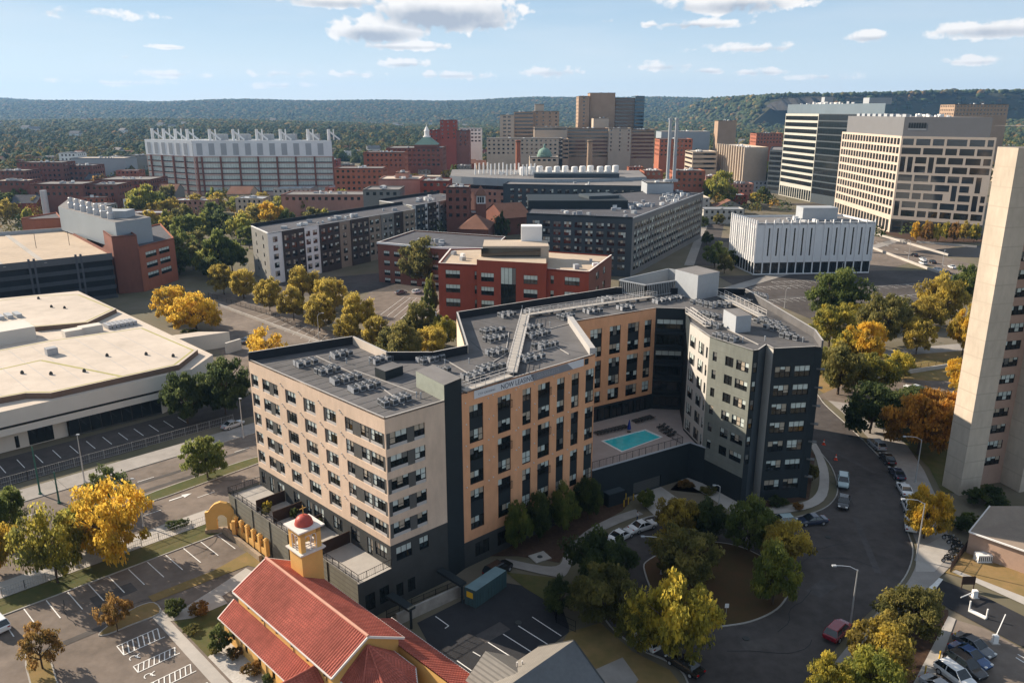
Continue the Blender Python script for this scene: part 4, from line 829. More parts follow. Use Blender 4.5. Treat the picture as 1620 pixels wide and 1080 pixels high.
def trunk_mesh(shape, var):
    key = (shape, var % 3)
    if key in TR: return TR[key]
    q = random.Random(var % 3 + 5); b = MB()
    top = .85 if shape == 'cone' else .55; b.tube([(0, 0, -.01), (.012, 0, .12), (q.uniform(-.03, .03), q.uniform(-.03, .03), .3), (q.uniform(-.05, .05), q.uniform(-.05, .05), top)], [.055, .042, .036, .014], M['bark'], 7)
    if shape != 'cone':
        for k in range(7):
            a = k * 2.399 + q.random(); z0 = .22 + .045 * k; rr = q.uniform(.45, .75); b.tube([(0, 0, z0), (math.cos(a) * rr * .45, math.sin(a) * rr * .45, z0 + .14), (math.cos(a) * rr, math.sin(a) * rr, z0 + .30)], [.022, .015, .005], M['bark'], 5, cap=False)
    TR[key] = b.mesh('trunk'); return TR[key]
NT = [0]
def tree(bx, by, top, hw, cm, label, group=None, res='hi', shape='round', name='tree', loc=None, h=None, r=None):
    NT[0] += 1; p = loc or W(bx, by)
    if h is None: h = Zat(top, p.y)
    if r is None: r = hw * math.hypot(p.y, CH) / F * 1.0
    t = thing(name, label, 'tree' if name != 'shrub' else 'shrub', (p.x, p.y, 0), group, rz=random.uniform(0, 6.28)); t.scale = (r, r, h)
    var = NT[0] % 4
    for nm, me in (('trunk', trunk_mesh(shape, NT[0])), ('crown', crown_mesh(res, shape, var, cm))):
        o = bpy.data.objects.new(nm, me); COL.objects.link(o); o.parent = t
    return t
# along the avenue and the chapel lot
tree(182, 890, 762, 60, 'gold', 'tall golden tree with a broad crown on the grass strip between lot and avenue', res='airy', shape='spread')
tree(92, 922, 800, 50, 'yelgreen', 'yellow green tree left of the tall golden one on the grass strip', res='airy', shape='spread')
tree(140, 869, 790, 44, 'lime', 'lime green tree behind the golden trees by the sidewalk')
tree(-8, 905, 826, 34, 'gold', 'golden tree cut by the left edge of the picture beside the avenue')
tree(14, 852, 772, 30, 'green', 'dark green tree at the left edge behind the golden ones')
tree(178, 800, 734, 34, 'dark', 'thin dark green tree on the median behind the tall golden tree', res='sparse', shape='spread')
tree(329, 756, 689, 33, 'green', 'small green tree alone on the grass median of the avenue')
tree(186, 998, 940, 25, 'rust', 'small rusty orange tree on the planting island of the chapel lot', res='sparse')
tree(68, 1058, 988, 32, 'rust', 'small brownish tree on the second island of the chapel lot', res='sparse')
tree(297, 670, 588, 36, 'dark', 'dark leafy tree in front of the pale low hall', shape='round'); tree(357, 655, 565, 42, 'dark', 'large dark tree at the corner of the pale low hall')
tree(277, 510, 450, 29, 'gold', 'left of two golden trees by the ramp wall behind the hall', shape='spread'); tree(312, 525, 463, 38, 'gold', 'right of two golden trees by the ramp wall behind the hall', shape='spread')
tree(423, 577, 518, 31, 'gold', 'small bright golden tree beside the sunny lot', res='sparse', shape='spread')
for i, (bx, by, tp, hw, cm) in enumerate([(355, 466, 417, 21, 'amber'), (386, 472, 424, 21, 'amber'), (427, 492, 439, 23, 'amber'), (480, 478, 421, 27, 'amber'), (465, 507, 454, 23, 'amber'), (521, 494, 438, 27, 'amber'), (506, 524, 468, 26, 'amber'), (566, 530, 463, 28, 'amber'), (553, 542, 497, 21, 'amber'), (596, 550, 499, 24, 'amber'), (620, 565, 515, 26, 'olive'), (663, 545, 476, 29, 'olive'), (640, 578, 508, 30, 'olive'), (684, 565, 515, 24, 'amber'), (703, 552, 499, 22, 'yelgreen')]):
    tree(bx, by, tp, hw, cm, ['amber street tree in the row beside the fenced lot behind the complex', 'olive street tree near the complex end of the row behind the roof', 'yellowing tree against the back wall of the complex'][0 if cm == 'amber' else 1 if cm == 'olive' else 2], 'street trees in rows behind the complex' if cm != 'yelgreen' else None, shape=('round', 'spread')[i % 2])
tree(668, 452, 374, 36, 'olive', 'big round olive green tree in front of the brick school block'); tree(682, 498, 424, 17, 'green', 'pointed dark conifer beside the red brick building', shape='cone', name='conifer_tree')
# turning circle
tree(1066, 1046, 914, 60, 'yelgreen', 'large bright yellow tree at the lower kerb of the turning circle'); tree(1010, 1030, 945, 36, 'yelgreen', 'half yellow tree left of the large yellow tree at the kerb')
tree(1083, 922, 837, 53, 'olive', 'wide olive tree on the turning circle'); tree(1068, 852, 788, 33, 'amber', 'brownish tree at the top of the turning circle near the driveway'); tree(1117, 855, 790, 30, 'dark', 'dark green tree with a bare lower trunk at the top of the circle'); tree(1184, 873, 790, 40, 'green', 'green tree at the upper right of the turning circle')
tree(1235, 897, 822, 38, 'amber', 'amber tree at the right of the turning circle with lit leaves'); tree(1222, 957, 860, 39, 'lime', 'lime leaved tree at the right kerb of the turning circle')
tree(945, 932, 840, 51, 'dark', 'dark green tree left of the parked white cars'); tree(952, 985, 894, 52, 'olive', 'dark olive tree below the dark green one by the footpath'); tree(885, 972, 915, 27, 'dark', 'dark low tree at the edge of the alley lot')
for i, (bx, by, tp) in enumerate(((818, 872, 785), (852, 858, 772), (892, 842, 760), (930, 822, 745), (1022, 803, 772))):
    tree(bx, by, tp, 24 if i < 4 else 15, 'dark' if i % 2 else 'green', 'dark green tree close against the orange wall' if i < 4 else 'small green tree by the garage driveway', 'trees against the orange wall' if i < 4 else None, shape='oval')
# right side
for a in [(1323, 508, 423, 43, 'green', 'big dark green round tree at the edge of the worn parking lot', 'round'), (1311, 548, 480, 34, 'yelgreen', 'yellow green tree just behind the end of the right wing', 'round'), (1396, 548, 463, 39, 'olive', 'grey green tree with a wide soft crown behind the lane', 'round'), (1366, 578, 508, 32, 'gold', 'yellow tree between the grey green tree and the wing', 'round'), (1325, 624, 545, 42, 'olive', 'olive tree touching the shaded end of the right wing', 'round'), (1384, 620, 560, 36, 'yelgreen', 'sunlit yellow tree beside the sunken lane', 'round'), (1345, 575, 522, 30, 'yelgreen', 'yellow green tree between the wing end and the lane wall', 'spread'), (1298, 590, 548, 22, 'lime', 'small light green tree tucked behind the right wing', 'round'), (1420, 600, 555, 24, 'yelgreen', 'yellow tree leaning over the lane railing', 'round'), (1412, 515, 470, 24, 'lime', 'light green tree at the rear of the worn lot', 'round'), (1340, 520, 478, 22, 'yelgreen', 'yellow green tree in front of the big dark round one', 'round'), (1449, 560, 504, 27, 'amber', 'amber tree in front of the long low wall', 'spread'), (1487, 512, 431, 35, 'amber', 'tall amber tree left of the concrete tower', 'round'), (1464, 518, 468, 29, 'amber', 'lower amber tree beside the worn lot', 'spread'), (1530, 484, 416, 26, 'green', 'green tree half hidden behind the concrete tower', 'round'), (1522, 562, 478, 25, 'gold', 'golden tree close to the concrete tower', 'oval'), (1514, 622, 566, 20, 'gold', 'small golden tree at the tower foot by the lane', 'round'),
          (1376, 686, 608, 50, 'dark', 'dark spreading tree on the sidewalk of the curving street', 'spread'), (1432, 672, 612, 46, 'dark', 'second dark spreading tree toward the white car', 'spread'), (1452, 718, 620, 50, 'orange', 'large orange tree in shade beside the concrete tower', 'spread'), (1494, 702, 618, 38, 'orange', 'orange tree pressed against the concrete tower', 'round'), (1461, 852, 773, 35, 'gold', 'bright yellow tree in sun by the parked white cars', 'round'),
          (1440, 1005, 929, 46, 'olive', 'bushy green gold tree by the entrance gate', 'round'), (1390, 1066, 978, 50, 'amber', 'russet green tree beside the red car', 'round'), (1372, 1112, 1028, 46, 'lime', 'green tree at the bottom edge beside the kerb', 'round'), (1308, 1116, 1042, 36, 'yelgreen', 'yellow green tree at the bottom edge left of the others', 'round')]:
    tree(*a[:6], shape=a[6])
# trees among the middle-distance buildings
MT = [(227, 316, 26, 'lime'), (266, 309, 17, 'dark'), (246, 332, 16, 'amber'), (272, 327, 16, 'amber'), (292, 340, 19, 'dark'), (311, 318, 15, 'amber'), (337, 334, 17, 'dark'), (343, 318, 15, 'amber'), (269, 352, 16, 'yelgreen'), (292, 388, 21, 'green'), (313, 380, 18, 'olive'), (347, 392, 32, 'green'), (382, 358, 21, 'green'), (405, 338, 17, 'amber'), (375, 322, 15, 'lime'), (284, 410, 20, 'dark'), (325, 410, 20, 'green'),
      (429, 336, 22, 'gold'), (407, 342, 17, 'olive'), (484, 331, 20, 'lime'), (525, 323, 20, 'green'), (559, 326, 18, 'dark'), (593, 321, 12, 'lime'), (455, 344, 16, 'green'), (500, 343, 18, 'olive'), (395, 372, 16, 'green'), (13, 318, 18, 'dark'), (32, 313, 16, 'green'), (16, 332, 18, 'amber'), (60, 322, 14, 'amber'), (85, 315, 13, 'olive'), (1135, 294, 26, 'lime'), (1137, 344, 10, 'olive'), (1152, 342, 9, 'amber'), (1193, 313, 9, 'yelgreen'), (1205, 306, 12, 'dark'), (1130, 400, 19, 'dark'), (1146, 415, 14, 'dark'), (210, 300, 11, 'amber'), (40, 300, 12, 'green'), (640, 332, 10, 'lime'), (560, 318, 14, 'amber'), (600, 300, 13, 'amber'), (575, 296, 12, 'olive'), (720, 300, 9, 'olive'), (870, 340, 8, 'green')]
MT = [(a_, b_, c_, {'dark': ('green', 'olive', 'dark')[i_ % 3], 'green': ('lime', 'green')[i_ % 2]}.get(d_, d_)) for i_, (a_, b_, c_, d_) in enumerate(MT)]
MT += [(300, 360, 24, 'green'), (322, 356, 20, 'lime'), (352, 352, 22, 'dark'), (368, 400, 24, 'green'), (336, 420, 18, 'dark'), (306, 402, 20, 'olive'), (390, 350, 18, 'amber'), (255, 318, 18, 'green'), (418, 318, 15, 'amber'), (440, 325, 16, 'lime'), (470, 322, 16, 'amber'), (540, 315, 16, 'lime'), (510, 318, 16, 'green'), (575, 330, 13, 'amber'), (215, 330, 16, 'yelgreen'), (240, 345, 13, 'amber'), (1160, 405, 13, 'green'), (1112, 350, 9, 'green'), (1118, 375, 10, 'dark')]
for i, (cx, cy, r_, cm) in enumerate(MT):
    by = cy + r_ * 1.25; p = W(cx, by); rad = r_ * math.hypot(p.y, CH) / F; h = max(Zat(cy - r_ * .95, p.y), rad * 1.5)
    tree(cx, by, 0, 0, cm, {'dark': 'dark green', 'green': 'leafy green', 'lime': 'light green', 'amber': 'amber', 'gold': 'golden', 'olive': 'olive', 'yelgreen': 'yellow green'}[cm] + ' tree among the middle distance ' + ('brick blocks on the left' if cx < 620 else 'buildings on the right'), 'middle distance trees', 'mid', ('round', 'spread', 'oval')[i % 3], loc=p, h=h, r=rad)
for i, (x, cm) in enumerate(((1447, 'gold'), (1466, 'rust'), (1463, 'gold'), (1479, 'yelgreen'), (1495, 'yelgreen'), (1508, 'rust'), (1524, 'amber'), (1540, 'yelgreen'))):
    tree(x, 382 + (i % 2) * 3, 348, 9, cm, 'small autumn tree in the row before the pale grid facade', 'young trees before the grid facade', 'mid', 'oval')
# shrubs
for bx, by, hw, hh, cm, lb in ((277, 975, 15, 2.6, 'dark', 'round clipped green bush beside the path to the chapel'), (350, 1030, 17, 3.6, 'dark', 'tall green shrub at the chapel wall'), (316, 972, 16, 1.7, 'rust', 'reddish shrub in the chapel garden'), (372, 1040, 13, 1.4, 'rust', 'brown dry shrub along the chapel wall'), (400, 1066, 15, 1.5, 'rust', 'rust shrub near the bottom of the chapel wall'), (340, 1035, 9, 1.0, 'olive', 'low olive shrub on the white gravel'), (430, 1078, 14, 1.4, 'dark', 'dark shrub by the lower roof of the chapel'), (303, 1000, 12, 1.0, 'olive', 'low shrub in the middle of the chapel garden'), (275, 836, 11, 1.4, 'dark', 'dark shrub beside the fence of the avenue'), (290, 832, 10, 1.2, 'dark', 'second dark shrub beside the fence of the avenue'), (1560, 800, 34, 3.0, 'dark', 'dark rounded shrub at the foot of the concrete tower'), (1520, 838, 20, 2.2, 'dark', 'dark shrub in front of the tower base'), (1533, 828, 13, 2.0, 'green', 'brighter green bush by the shingled roof'), (1262, 806, 9, 1.2, 'rust', 'pinkish shrub at the foot of the dark wing'), (1230, 800, 16, 1.6, 'dark', 'dark shrub bed at the foot of the dark wing'), (1285, 760, 10, 3.2, 'olive', 'olive bush at the right corner of the dark wing'), (1120, 780, 14, 1.2, 'olive', 'low shrub between path and driveway'), (1150, 775, 18, 1.6, 'dark', 'dark shrub under the grey wing'), (1085, 770, 14, 1.1, 'rust', 'rusty shrub below the pool wall'), (300, 530, 18, 1.6, 'dark', 'low dark shrubs under the golden trees'), (432, 540, 0, 0, '', '')):
    if hw: p = W(bx, by); tree(bx, by, 0, hw, cm, lb, None, 'mid', 'round', 'shrub', loc=p, h=hh)

for k, (s_, d_, cm_, hh) in enumerate(((7.0, 1.2, 'olive', 1.3), (8.6, 3.6, 'yelgreen', 1.6), (9.6, 4.3, 'olive', 1.2), (13.4, 2.0, 'dark', 1.7), (16.6, 3.9, 'yelgreen', 1.4), (18.6, 1.0, 'dark', 1.5), (21.8, 4.2, 'olive', 1.8), (23.6, 4.0, 'lime', 1.2))):
    p = pB + uB * s_ + nB * d_; t = tree(0, 0, 0, 0, cm_, 'potted terrace plant number' if False else 'leafy potted plant on the dividers side of the podium terrace', 'potted plants on the podium terrace', 'low', 'round', 'potted_plant', loc=Vector((p.x, p.y, 0)), h=hh, r=.7); t.location.z = PZ + .02; t['category'] = 'potted plant'

# ------------------------------------------------------------------ cars
PAINT = {}
def paint(c):
    if c not in PAINT:
        m = mat('paint_' + c, {'white': (.74, .74, .73), 'black': (.012, .012, .014), 'silver': (.38, .39, .41), 'grey': (.10, .105, .115), 'blue': (.015, .06, .17), 'navy': (.02, .03, .06), 'red': (.22, .008, .02), 'teal': (.35, .45, .46)}[c], .22, 0, spec=.6)
        m.node_tree.nodes['Principled BSDF'].inputs['Coat Weight'].default_value = .6; PAINT[c] = m
    return PAINT[c]
CARP = {}
def car_proto(kind, colour):
    if (kind, colour) in CARP: return CARP[(kind, colour)]
    L, Wd, Hh = dict(sedan=(4.8, 1.84, 1.45), suv=(4.75, 1.9, 1.72), hatch=(4.2, 1.78, 1.5))[kind]
    t = thing('parked_car', None, 'car'); pm = paint(colour); h = L / 2; w = Wd / 2; bz = .92 if kind != 'suv' else 1.02
    st = {'sedan': [(-h, .45, .70, .80), (-h + .12, .30, bz - .02, .93), (-h + .9, .24, bz + .03, 1), (-.4, .22, bz, 1), (.9, .22, bz - .03, 1), (h - .75, .24, .80, .98), (h - .15, .30, .68, .86), (h, .42, .56, .72)],
          'suv': [(-h, .50, .95, .84), (-h + .1, .34, bz, .95), (-h + .9, .28, bz + .02, 1), (-.3, .26, bz, 1), (1.0, .26, bz, 1), (h - .7, .28, .98, .98), (h - .15, .34, .86, .88), (h, .48, .70, .76)],
          'hatch': [(-h, .45, .85, .82), (-h + .1, .3, bz, .94), (-h + .8, .24, bz + .02, 1), (-.3, .22, bz, 1), (.8, .22, bz - .02, 1), (h - .6, .24, .82, .97), (h - .12, .3, .70, .86), (h, .42, .56, .72)]}[kind]
    b = MB(); rings = []
    for x, zl, zt, f in st:
        i = len(b.v); ww = w * f; zm = zl + (zt - zl) * .55
        b.v += [(x, -ww * .92, zl), (x, -ww, zm), (x, -ww * .93, zt - .03), (x, -ww * .70, zt + .02), (x, ww * .70, zt + .02), (x, ww * .93, zt - .03), (x, ww, zm), (x, ww * .92, zl)]; rings.append(i)
    k = b.mi(pm)
    for i, j in zip(rings, rings[1:]):
        for q in range(8): b.f.append((i + q, j + q, j + (q + 1) % 8, i + (q + 1) % 8)); b.m.append(k)
    b.f.append(tuple(rings[0] + q for q in range(8))); b.m.append(k); b.f.append(tuple(rings[-1] + 7 - q for q in range(8))); b.m.append(k)
    x = {'sedan': (-h + .75, -h + 1.55, .25, 1.15), 'suv': (-h + .15, -h + .55, .45, 1.25), 'hatch': (-h + .15, -h + .6, .35, 1.15)}[kind]; wb, wt = w * .92, w * .74; zt = Hh
    P = lambda xx, y, z: (xx, y, z); rf = MB()
    b.build('body', t, smooth=False)
    rf.hexa([Vector(q) for q in ((x[1], -wt, zt - .07), (x[2], -wt, zt - .07), (x[1], wt, zt - .07), (x[2], wt, zt - .07), (x[1] + .08, -wt * .86, zt), (x[2] - .08, -wt * .86, zt), (x[1] + .08, wt * .86, zt), (x[2] - .08, wt * .86, zt))], pm)
    for sg in (-1, 1):
        for (xa, xb) in (((x[0]), (x[1])), ((x[3]), (x[2])), ((x[1] + x[2]) / 2, (x[1] + x[2]) / 2)): rf.bar((xa, sg * wb, bz), (xb, sg * wt, zt - .05), .07, .07, pm)
    rf.build('roof', t); gz = MB(); g_ = M['glass']; e = .02
    gz.quad(P(x[0], wb - e, bz), P(x[0], -wb + e, bz), P(x[1], -wt + e, zt - .05), P(x[1], wt - e, zt - .05), g_); gz.quad(P(x[3], -wb + e, bz), P(x[3], wb - e, bz), P(x[2], wt - e, zt - .05), P(x[2], -wt + e, zt - .05), g_)
    for sg in (-1, 1): gz.quad(*[P(a, sg * y, z) for a, y, z in ((x[0], wb - e, bz), (x[3], wb - e, bz), (x[2], wt - e, zt - .05), (x[1], wt - e, zt - .05))], g_)
    gz.build('window_glass', t); tb = MB(); r = .33 if kind != 'suv' else .37
    tb.tube([(0, -.11, 0), (0, .11, 0)], r, M['rubber'], 14); tm = tb.mesh('wheel'); rb = MB(); rb.tube([(0, -.118, 0), (0, .118, 0)], r * .62, M['steel'], 10); rm = rb.mesh('rim')
    for xx in (-h + .95, h - .95):
        for sg in (-1, 1):
            o = bpy.data.objects.new('wheel', tm); COL.objects.link(o); o.parent = t; o.location = (xx, sg * (w - .10), r); q = bpy.data.objects.new('rim', rm); COL.objects.link(q); q.parent = o
    for sg in (-1, 1):
        hb = MB(); hb.box(h - .26, h - .03, sg * w * .60 - .17, sg * w * .60 + .17, .64, .75, M['lamp']); hb.build('headlight', t); hb = MB(); hb.box(-h - .02, -h + .16, sg * w * .66 - .15, sg * w * .66 + .15, bz - .24, bz - .08, M['taill']); hb.build('taillight', t)
    bp_ = MB(); bp_.box(h - .12, h + .02, -.55, .55, .38, .5, M['rubber']); bp_.build('grille', t)
    CARP[(kind, colour)] = t; return t
def car(kind, colour, px, py, qx, qy, label, group=None, z=.024 + .10):
    """parked with its middle at pixel (px, py), nose toward pixel (qx, qy)"""
    p = W(px, py, .7); q = W(qx, qy, .7); place(car_proto(kind, colour), (p.x, p.y, z), math.atan2(q.y - p.y, q.x - p.x), label, group)
for a in [('suv', 'silver', 1387, 703, 1380, 697, 'first parked car up the curving street, silver with a dark roof'), ('sedan', 'black', 1404, 725, 1396, 716, 'black car second in the row along the curving street'), ('sedan', 'navy', 1419, 748, 1411, 738, 'dark navy car third in the row along the curving street'), ('sedan', 'white', 1431, 773, 1425, 763, 'white sedan in front of the two covered by the bright yellow tree'), ('suv', 'white', 1438, 800, 1434, 790, 'white car beside the street lamp under the bright yellow tree'), ('sedan', 'white', 1441, 828, 1440, 815, 'white car at the lower end of the row by the bright yellow tree'),
          ('suv', 'teal', 1334, 761, 1334, 775, 'pale car parked beside the curved walk of the dark wing'), ('sedan', 'black', 1335, 793, 1333, 805, 'black car parked at the tip of the curved walk'), ('sedan', 'navy', 1285, 822, 1272, 823, 'dark blue sedan parked at the kerb below the dark wing'), ('hatch', 'teal', 1238, 823, 1225, 824, 'pale green car half hidden behind the amber tree of the circle'),
          ('suv', 'red', 1325, 997, 1337, 985, 'dark red car parked by the street lamp at the lower kerb'), ('sedan', 'white', 982, 846, 994, 840, 'white sedan left of a second one by the turning circle'), ('sedan', 'white', 1017, 831, 1029, 827, 'white sedan right of another at the driveway by the turning circle'), ('hatch', 'white', 1022, 1012, 1010, 1003, 'white car peeking out under the large yellow tree'), ('sedan', 'black', 1083, 1050, 1072, 1043, 'black car half hidden below the large yellow tree'),
          ('sedan', 'grey', 1541, 1020, 1556, 1029, 'grey blue sedan topmost in the lower right lot'), ('sedan', 'blue', 1535, 1036, 1551, 1046, 'bright blue car second in the lower right lot'), ('suv', 'black', 1527, 1052, 1543, 1063, 'black car between the blue one and the white estate'), ('suv', 'white', 1512, 1068, 1530, 1081, 'white estate car with dark sunroof in the lower right lot'), ('sedan', 'silver', 1490, 1090, 1508, 1103, 'silver car cut by the bottom edge of the lower right lot'),
          ('suv', 'black', 788, 900, 800, 893, 'black car parked behind the green steel container'), ('sedan', 'silver', 368, 671, 382, 666, 'silver car in the fenced lot by the dark trees'), ('sedan', 'grey', 391, 538, 400, 534, 'grey car parked by the hall ramp behind the gold tree'), ('sedan', 'white', 1447, 614, 1436, 611, 'white car driving the lane behind the dark trees'),
          ('hatch', 'white', 660, 461, 672, 458, 'white car parked before the brick school block'), ('sedan', 'grey', 634, 462, 645, 460, 'grey car parked left of the white one by the school block'), ('sedan', 'black', 1447, 403, 1436, 398, 'black car highest on the road ramp'), ('sedan', 'white', 1460, 410, 1450, 406, 'upper of two white cars side by side on the road ramp'), ('suv', 'white', 1460, 416, 1450, 412, 'lower of two white cars side by side on the road ramp'), ('sedan', 'black', 1475, 414, 1465, 410, 'black car right of the two white ones on the ramp'), ('sedan', 'white', 1483, 426, 1473, 422, 'white car lowest on the road ramp'), ('sedan', 'white', 1506, 422, 1496, 418, 'white car on the right lane of the road ramp'), ('sedan', 'navy', 1497, 431, 1487, 427, 'dark car beside the concrete tower on the road ramp'),
          ('suv', 'white', -6, 985, -16, 975, 'white van cut by the left edge of the picture in the chapel lot')]: car(*a)
# motorcycles by the gate
mc = thing('motorcycle', None, 'motorcycle')
for x in (-.68, .68):
    b = MB(); b.tube([(x, -.07, .31), (x, .07, .31)], .31, M['rubber'], 14); o = b.build('wheel', mc); b = MB(); b.tube([(x, -.075, .31), (x, .075, .31)], .2, M['steel'], 10); b.build('rim', o)
b = MB(); b.bar((-.65, 0, .35), (.1, 0, .55), .1, .12, M['steel']); b.bar((.1, 0, .45), (.62, 0, .35), .07, .08, M['acdark']); b.bar((.66, 0, .32), (.42, 0, 1.0), .07, .07, M['steel']); b.box(-.2, .25, -.16, .16, .28, .56, M['acdark']); b.build('frame', mc)
b = MB(); b.hexa([Vector(p) for p in ((.0, -.13, .62), (.42, -.1, .66), (.0, .13, .62), (.42, .1, .66), (.05, -.1, .82), (.36, -.08, .86), (.05, .1, .82), (.36, .08, .86))], paint('black')); b.build('fuel_tank', mc)
b = MB(); b.box(-.72, .02, -.14, .14, .64, .74, M['rubber']); b.build('seat', mc); b = MB(); b.bar((.44, -.36, 1.02), (.44, .36, 1.02), .04, .04, M['rail']); b.build('handlebar', mc); b = MB(); b.box(.5, .6, -.09, .09, .78, .95, M['lamp']); b.build('headlight', mc)
for i, (px, py) in enumerate(((1501, 853), (1508, 860), (1514, 866), (1505, 884), (1511, 875), (1499, 888))): p = W(px, py, .12); place(mc, p, R_(-20 + 13 * (i % 3)), 'dark motorcycle in the bunch parked between the fence and the yellow tree', 'motorcycles parked by the fence')
# pedestrian on the walk by the parked white cars
def person(px, py, face, shirt, trou, label):
    p = W(px, py, .13); t = thing('person', label, 'person', p, rz=face); bm = bmesh.new(); me = bpy.data.meshes.new('body')
    V = [(0, 0, .95), (0, 0, 1.15), (0, .0, 1.38), (0, 0, 1.52), (.02, 0, 1.66), (.0, .10, .88), (.10, .11, .48), (-.06, .11, .08), (.06, .11, .03), (.0, -.10, .88), (-.10, -.11, .48), (-.22, -.11, .10), (-.10, -.11, .03), (0, .20, 1.40), (-.06, .25, 1.12), (.08, .24, .90), (0, -.20, 1.40), (.05, -.25, 1.12), (.20, -.24, .92)]
    Ed = [(0, 1), (1, 2), (2, 3), (3, 4), (0, 5), (5, 6), (6, 7), (7, 8), (0, 9), (9, 10), (10, 11), (11, 12), (2, 13), (13, 14), (14, 15), (2, 16), (16, 17), (17, 18)]
    me.from_pydata(V, Ed, []); o = bpy.data.objects.new('body', me); COL.objects.link(o); o.parent = t; md_ = o.modifiers.new('skin', 'SKIN'); o.modifiers.new('sub', 'SUBSURF').levels = 1
    rad = [.14, .14, .16, .06, .10, .09, .065, .045, .05, .09, .065, .045, .05, .07, .048, .035, .07, .048, .035]
    for i, r in enumerate(rad): me.skin_vertices[0].data[i].radius = (r, r)
    me.skin_vertices[0].data[0].use_root = True
    dg = bpy.context.evaluated_depsgraph_get(); m2 = bpy.data.meshes.new_from_object(o.evaluated_get(dg)); o.modifiers.clear(); o.data = m2; m2.materials.clear()
    for m in (trou, shirt, M['skin'], M['rubber']): m2.materials.append(m)
    for pl in m2.polygons: z = pl.center.z; y = abs(pl.center.y); pl.material_index = 3 if z < .08 else 0 if (z < .96 and y < .19) else 2 if z > 1.46 or (y > .2 and z < 1.12) else 1; pl.use_smooth = True
    b = MB(); b.lathe((.0, 0), [(.10, 1.66), (.115, 1.72), (.09, 1.78), (.02, 1.80)], M['bark'], 10); loc_build(b, 'hair', t)
person(1008, 824, R_(10), mat('white_cloth', (.7, .7, .7), .9, .05), mat('blue_cloth', (.03, .05, .12), .9, .05), 'person in a white shirt and blue trousers walking behind the white sedans')

# ------------------------------------------------------------------ lamps, poles, fences
def lamp(bx, by, hx, hy, label, h=None, m=None, straight=False, group=None):
    """street lamp standing at (bx, by); the arm reaches toward the pixel (hx, hy)"""
    p = W(bx, by, .05); m = m or M['pole']; t = thing('street_lamp', label, 'street lamp', p, group); Hh = h or Zat(hy, p.y); q = W(hx, hy, Hh); d = Vector((q.x - p.x, q.y - p.y, 0)); 
    if d.length > 3.2: d *= 3.2 / d.length
    b = MB(); b.tube([(p.x, p.y, .05), (p.x, p.y, Hh * .93)], [.13, .07], m, 8); b.build('pole', t); b = MB(); b.tube([(p.x, p.y, .05), (p.x, p.y, .4)], [.22, .16], m, 8); b.build('base', t)
    a0 = Vector((p.x, p.y, Hh * .92)); a1 = Vector((p.x + d.x, p.y + d.y, Hh)); b = MB()
    b.tube([a0, a0.lerp(a1, .35) + Vector((0, 0, Hh * .035)), a0.lerp(a1, .7) + Vector((0, 0, Hh * .02)), a1], [.055, .05, .045, .04], m, 6); b.build('arm', t)
    u = d.normalized() if d.length > .1 else Vector((1, 0, 0)); n = Vector((-u.y, u.x, 0)) * .16; b = MB(); c = a1 + u * .35; b.hexa([a1 - n - u * .15 + Vector((0, 0, z)) if i == 0 else v for z in (-.10, .06) for i, v in enumerate((a1 - n - u * .15 + Vector((0, 0, z)), c - n + Vector((0, 0, z)), a1 + n - u * .15 + Vector((0, 0, z)), c + n + Vector((0, 0, z))))], M['lightg']); b.build('lamp_head', t); return t
for a in [(1345, 988, 1321, 894, 'tall aluminium street lamp beside the dark red car'), (1449, 886, 1430, 789, 'tall street lamp standing on the walk left of the motorcycles'), (1448, 762, 1432, 690, 'street lamp on the walk by the orange tree in shade'), (134, 762, 122, 687, 'street lamp at the fence in front of the pale low hall'), (385, 692, 379, 630, 'street lamp at the street end of the beige wing'), (227, 832, 210, 757, 'street lamp among the golden trees by the avenue'), (1137, 800, 1131, 767, 'short white lamp on the path below the grey wing'), (1241, 487, 1247, 456, 'lamp standing alone in the worn parking lot'), (1046, 908, 1018, 848, 'street lamp over the left side of the turning circle'), (1437, 410, 1438, 380, 'lamp beside the road ramp, left one'), (1489, 432, 1495, 396, 'lamp beside the road ramp, right one'), (1331, 437, 1335, 415, 'lamp in front of the white ribbed office'), (397, 466, 389, 417, 'lamp by the left end of the striped grey apartments'), (506, 555, 510, 495, 'lamp among the amber trees behind the complex'), (1389, 530, 1393, 487, 'lamp beside the grey green tree behind the lane')]: lamp(*a)
for bx, by, ty, lb in ((64, 782, 706, 'tall green utility pole left of a shorter one at the avenue'), (94, 796, 746, 'shorter green utility pole at the avenue')):
    p = W(bx, by); Hh = Zat(ty, p.y); t = thing('utility_pole', lb, 'utility pole', p); b = MB(); b.tube([p, p + Vector((0, 0, Hh))], [.16, .10], M['gpole'], 8); b.build('pole', t); b = MB(); b.tube([p, p + Vector((0, 0, .3))], .28, M['gpole'], 8); b.build('base', t)
    b = MB(); b.tube([p + Vector((0, 0, Hh * .8)), p + Vector((2.5, 1.5, 0))], .015, M['rail'], 4); b.build('guy_wire', t)
def fence(name, label, pts, h, m, step=2.5, dens=.0, z=0., cat='fence', rails=(1, .5, .08), mesh=None):
    t = thing(name, label, cat, (pts[0].x, pts[0].y, 0)); r = MB()
    for p, q in zip(pts, pts[1:]):
        L = (q - p).length; n = max(1, round(L / step))
        for k in range(n + 1):
            a = p.lerp(q, k / n); b = MB(); b.box(a.x - .035, a.x + .035, a.y - .035, a.y + .035, z, z + h + .05, m); b.build('post', t) if k < 40 else None
        for f in rails: r.bar(Vector((*p.xy, z + h * f)), Vector((*q.xy, z + h * f)), .04, .04, m)
        if dens:
            for k in range(int(L / dens)):
                a = p.lerp(q, (k + .5) * dens / L); r.box(a.x - .011, a.x + .011, a.y - .011, a.y + .011, z + h * .08, z + h, m)
    r.build('rails', t); return t
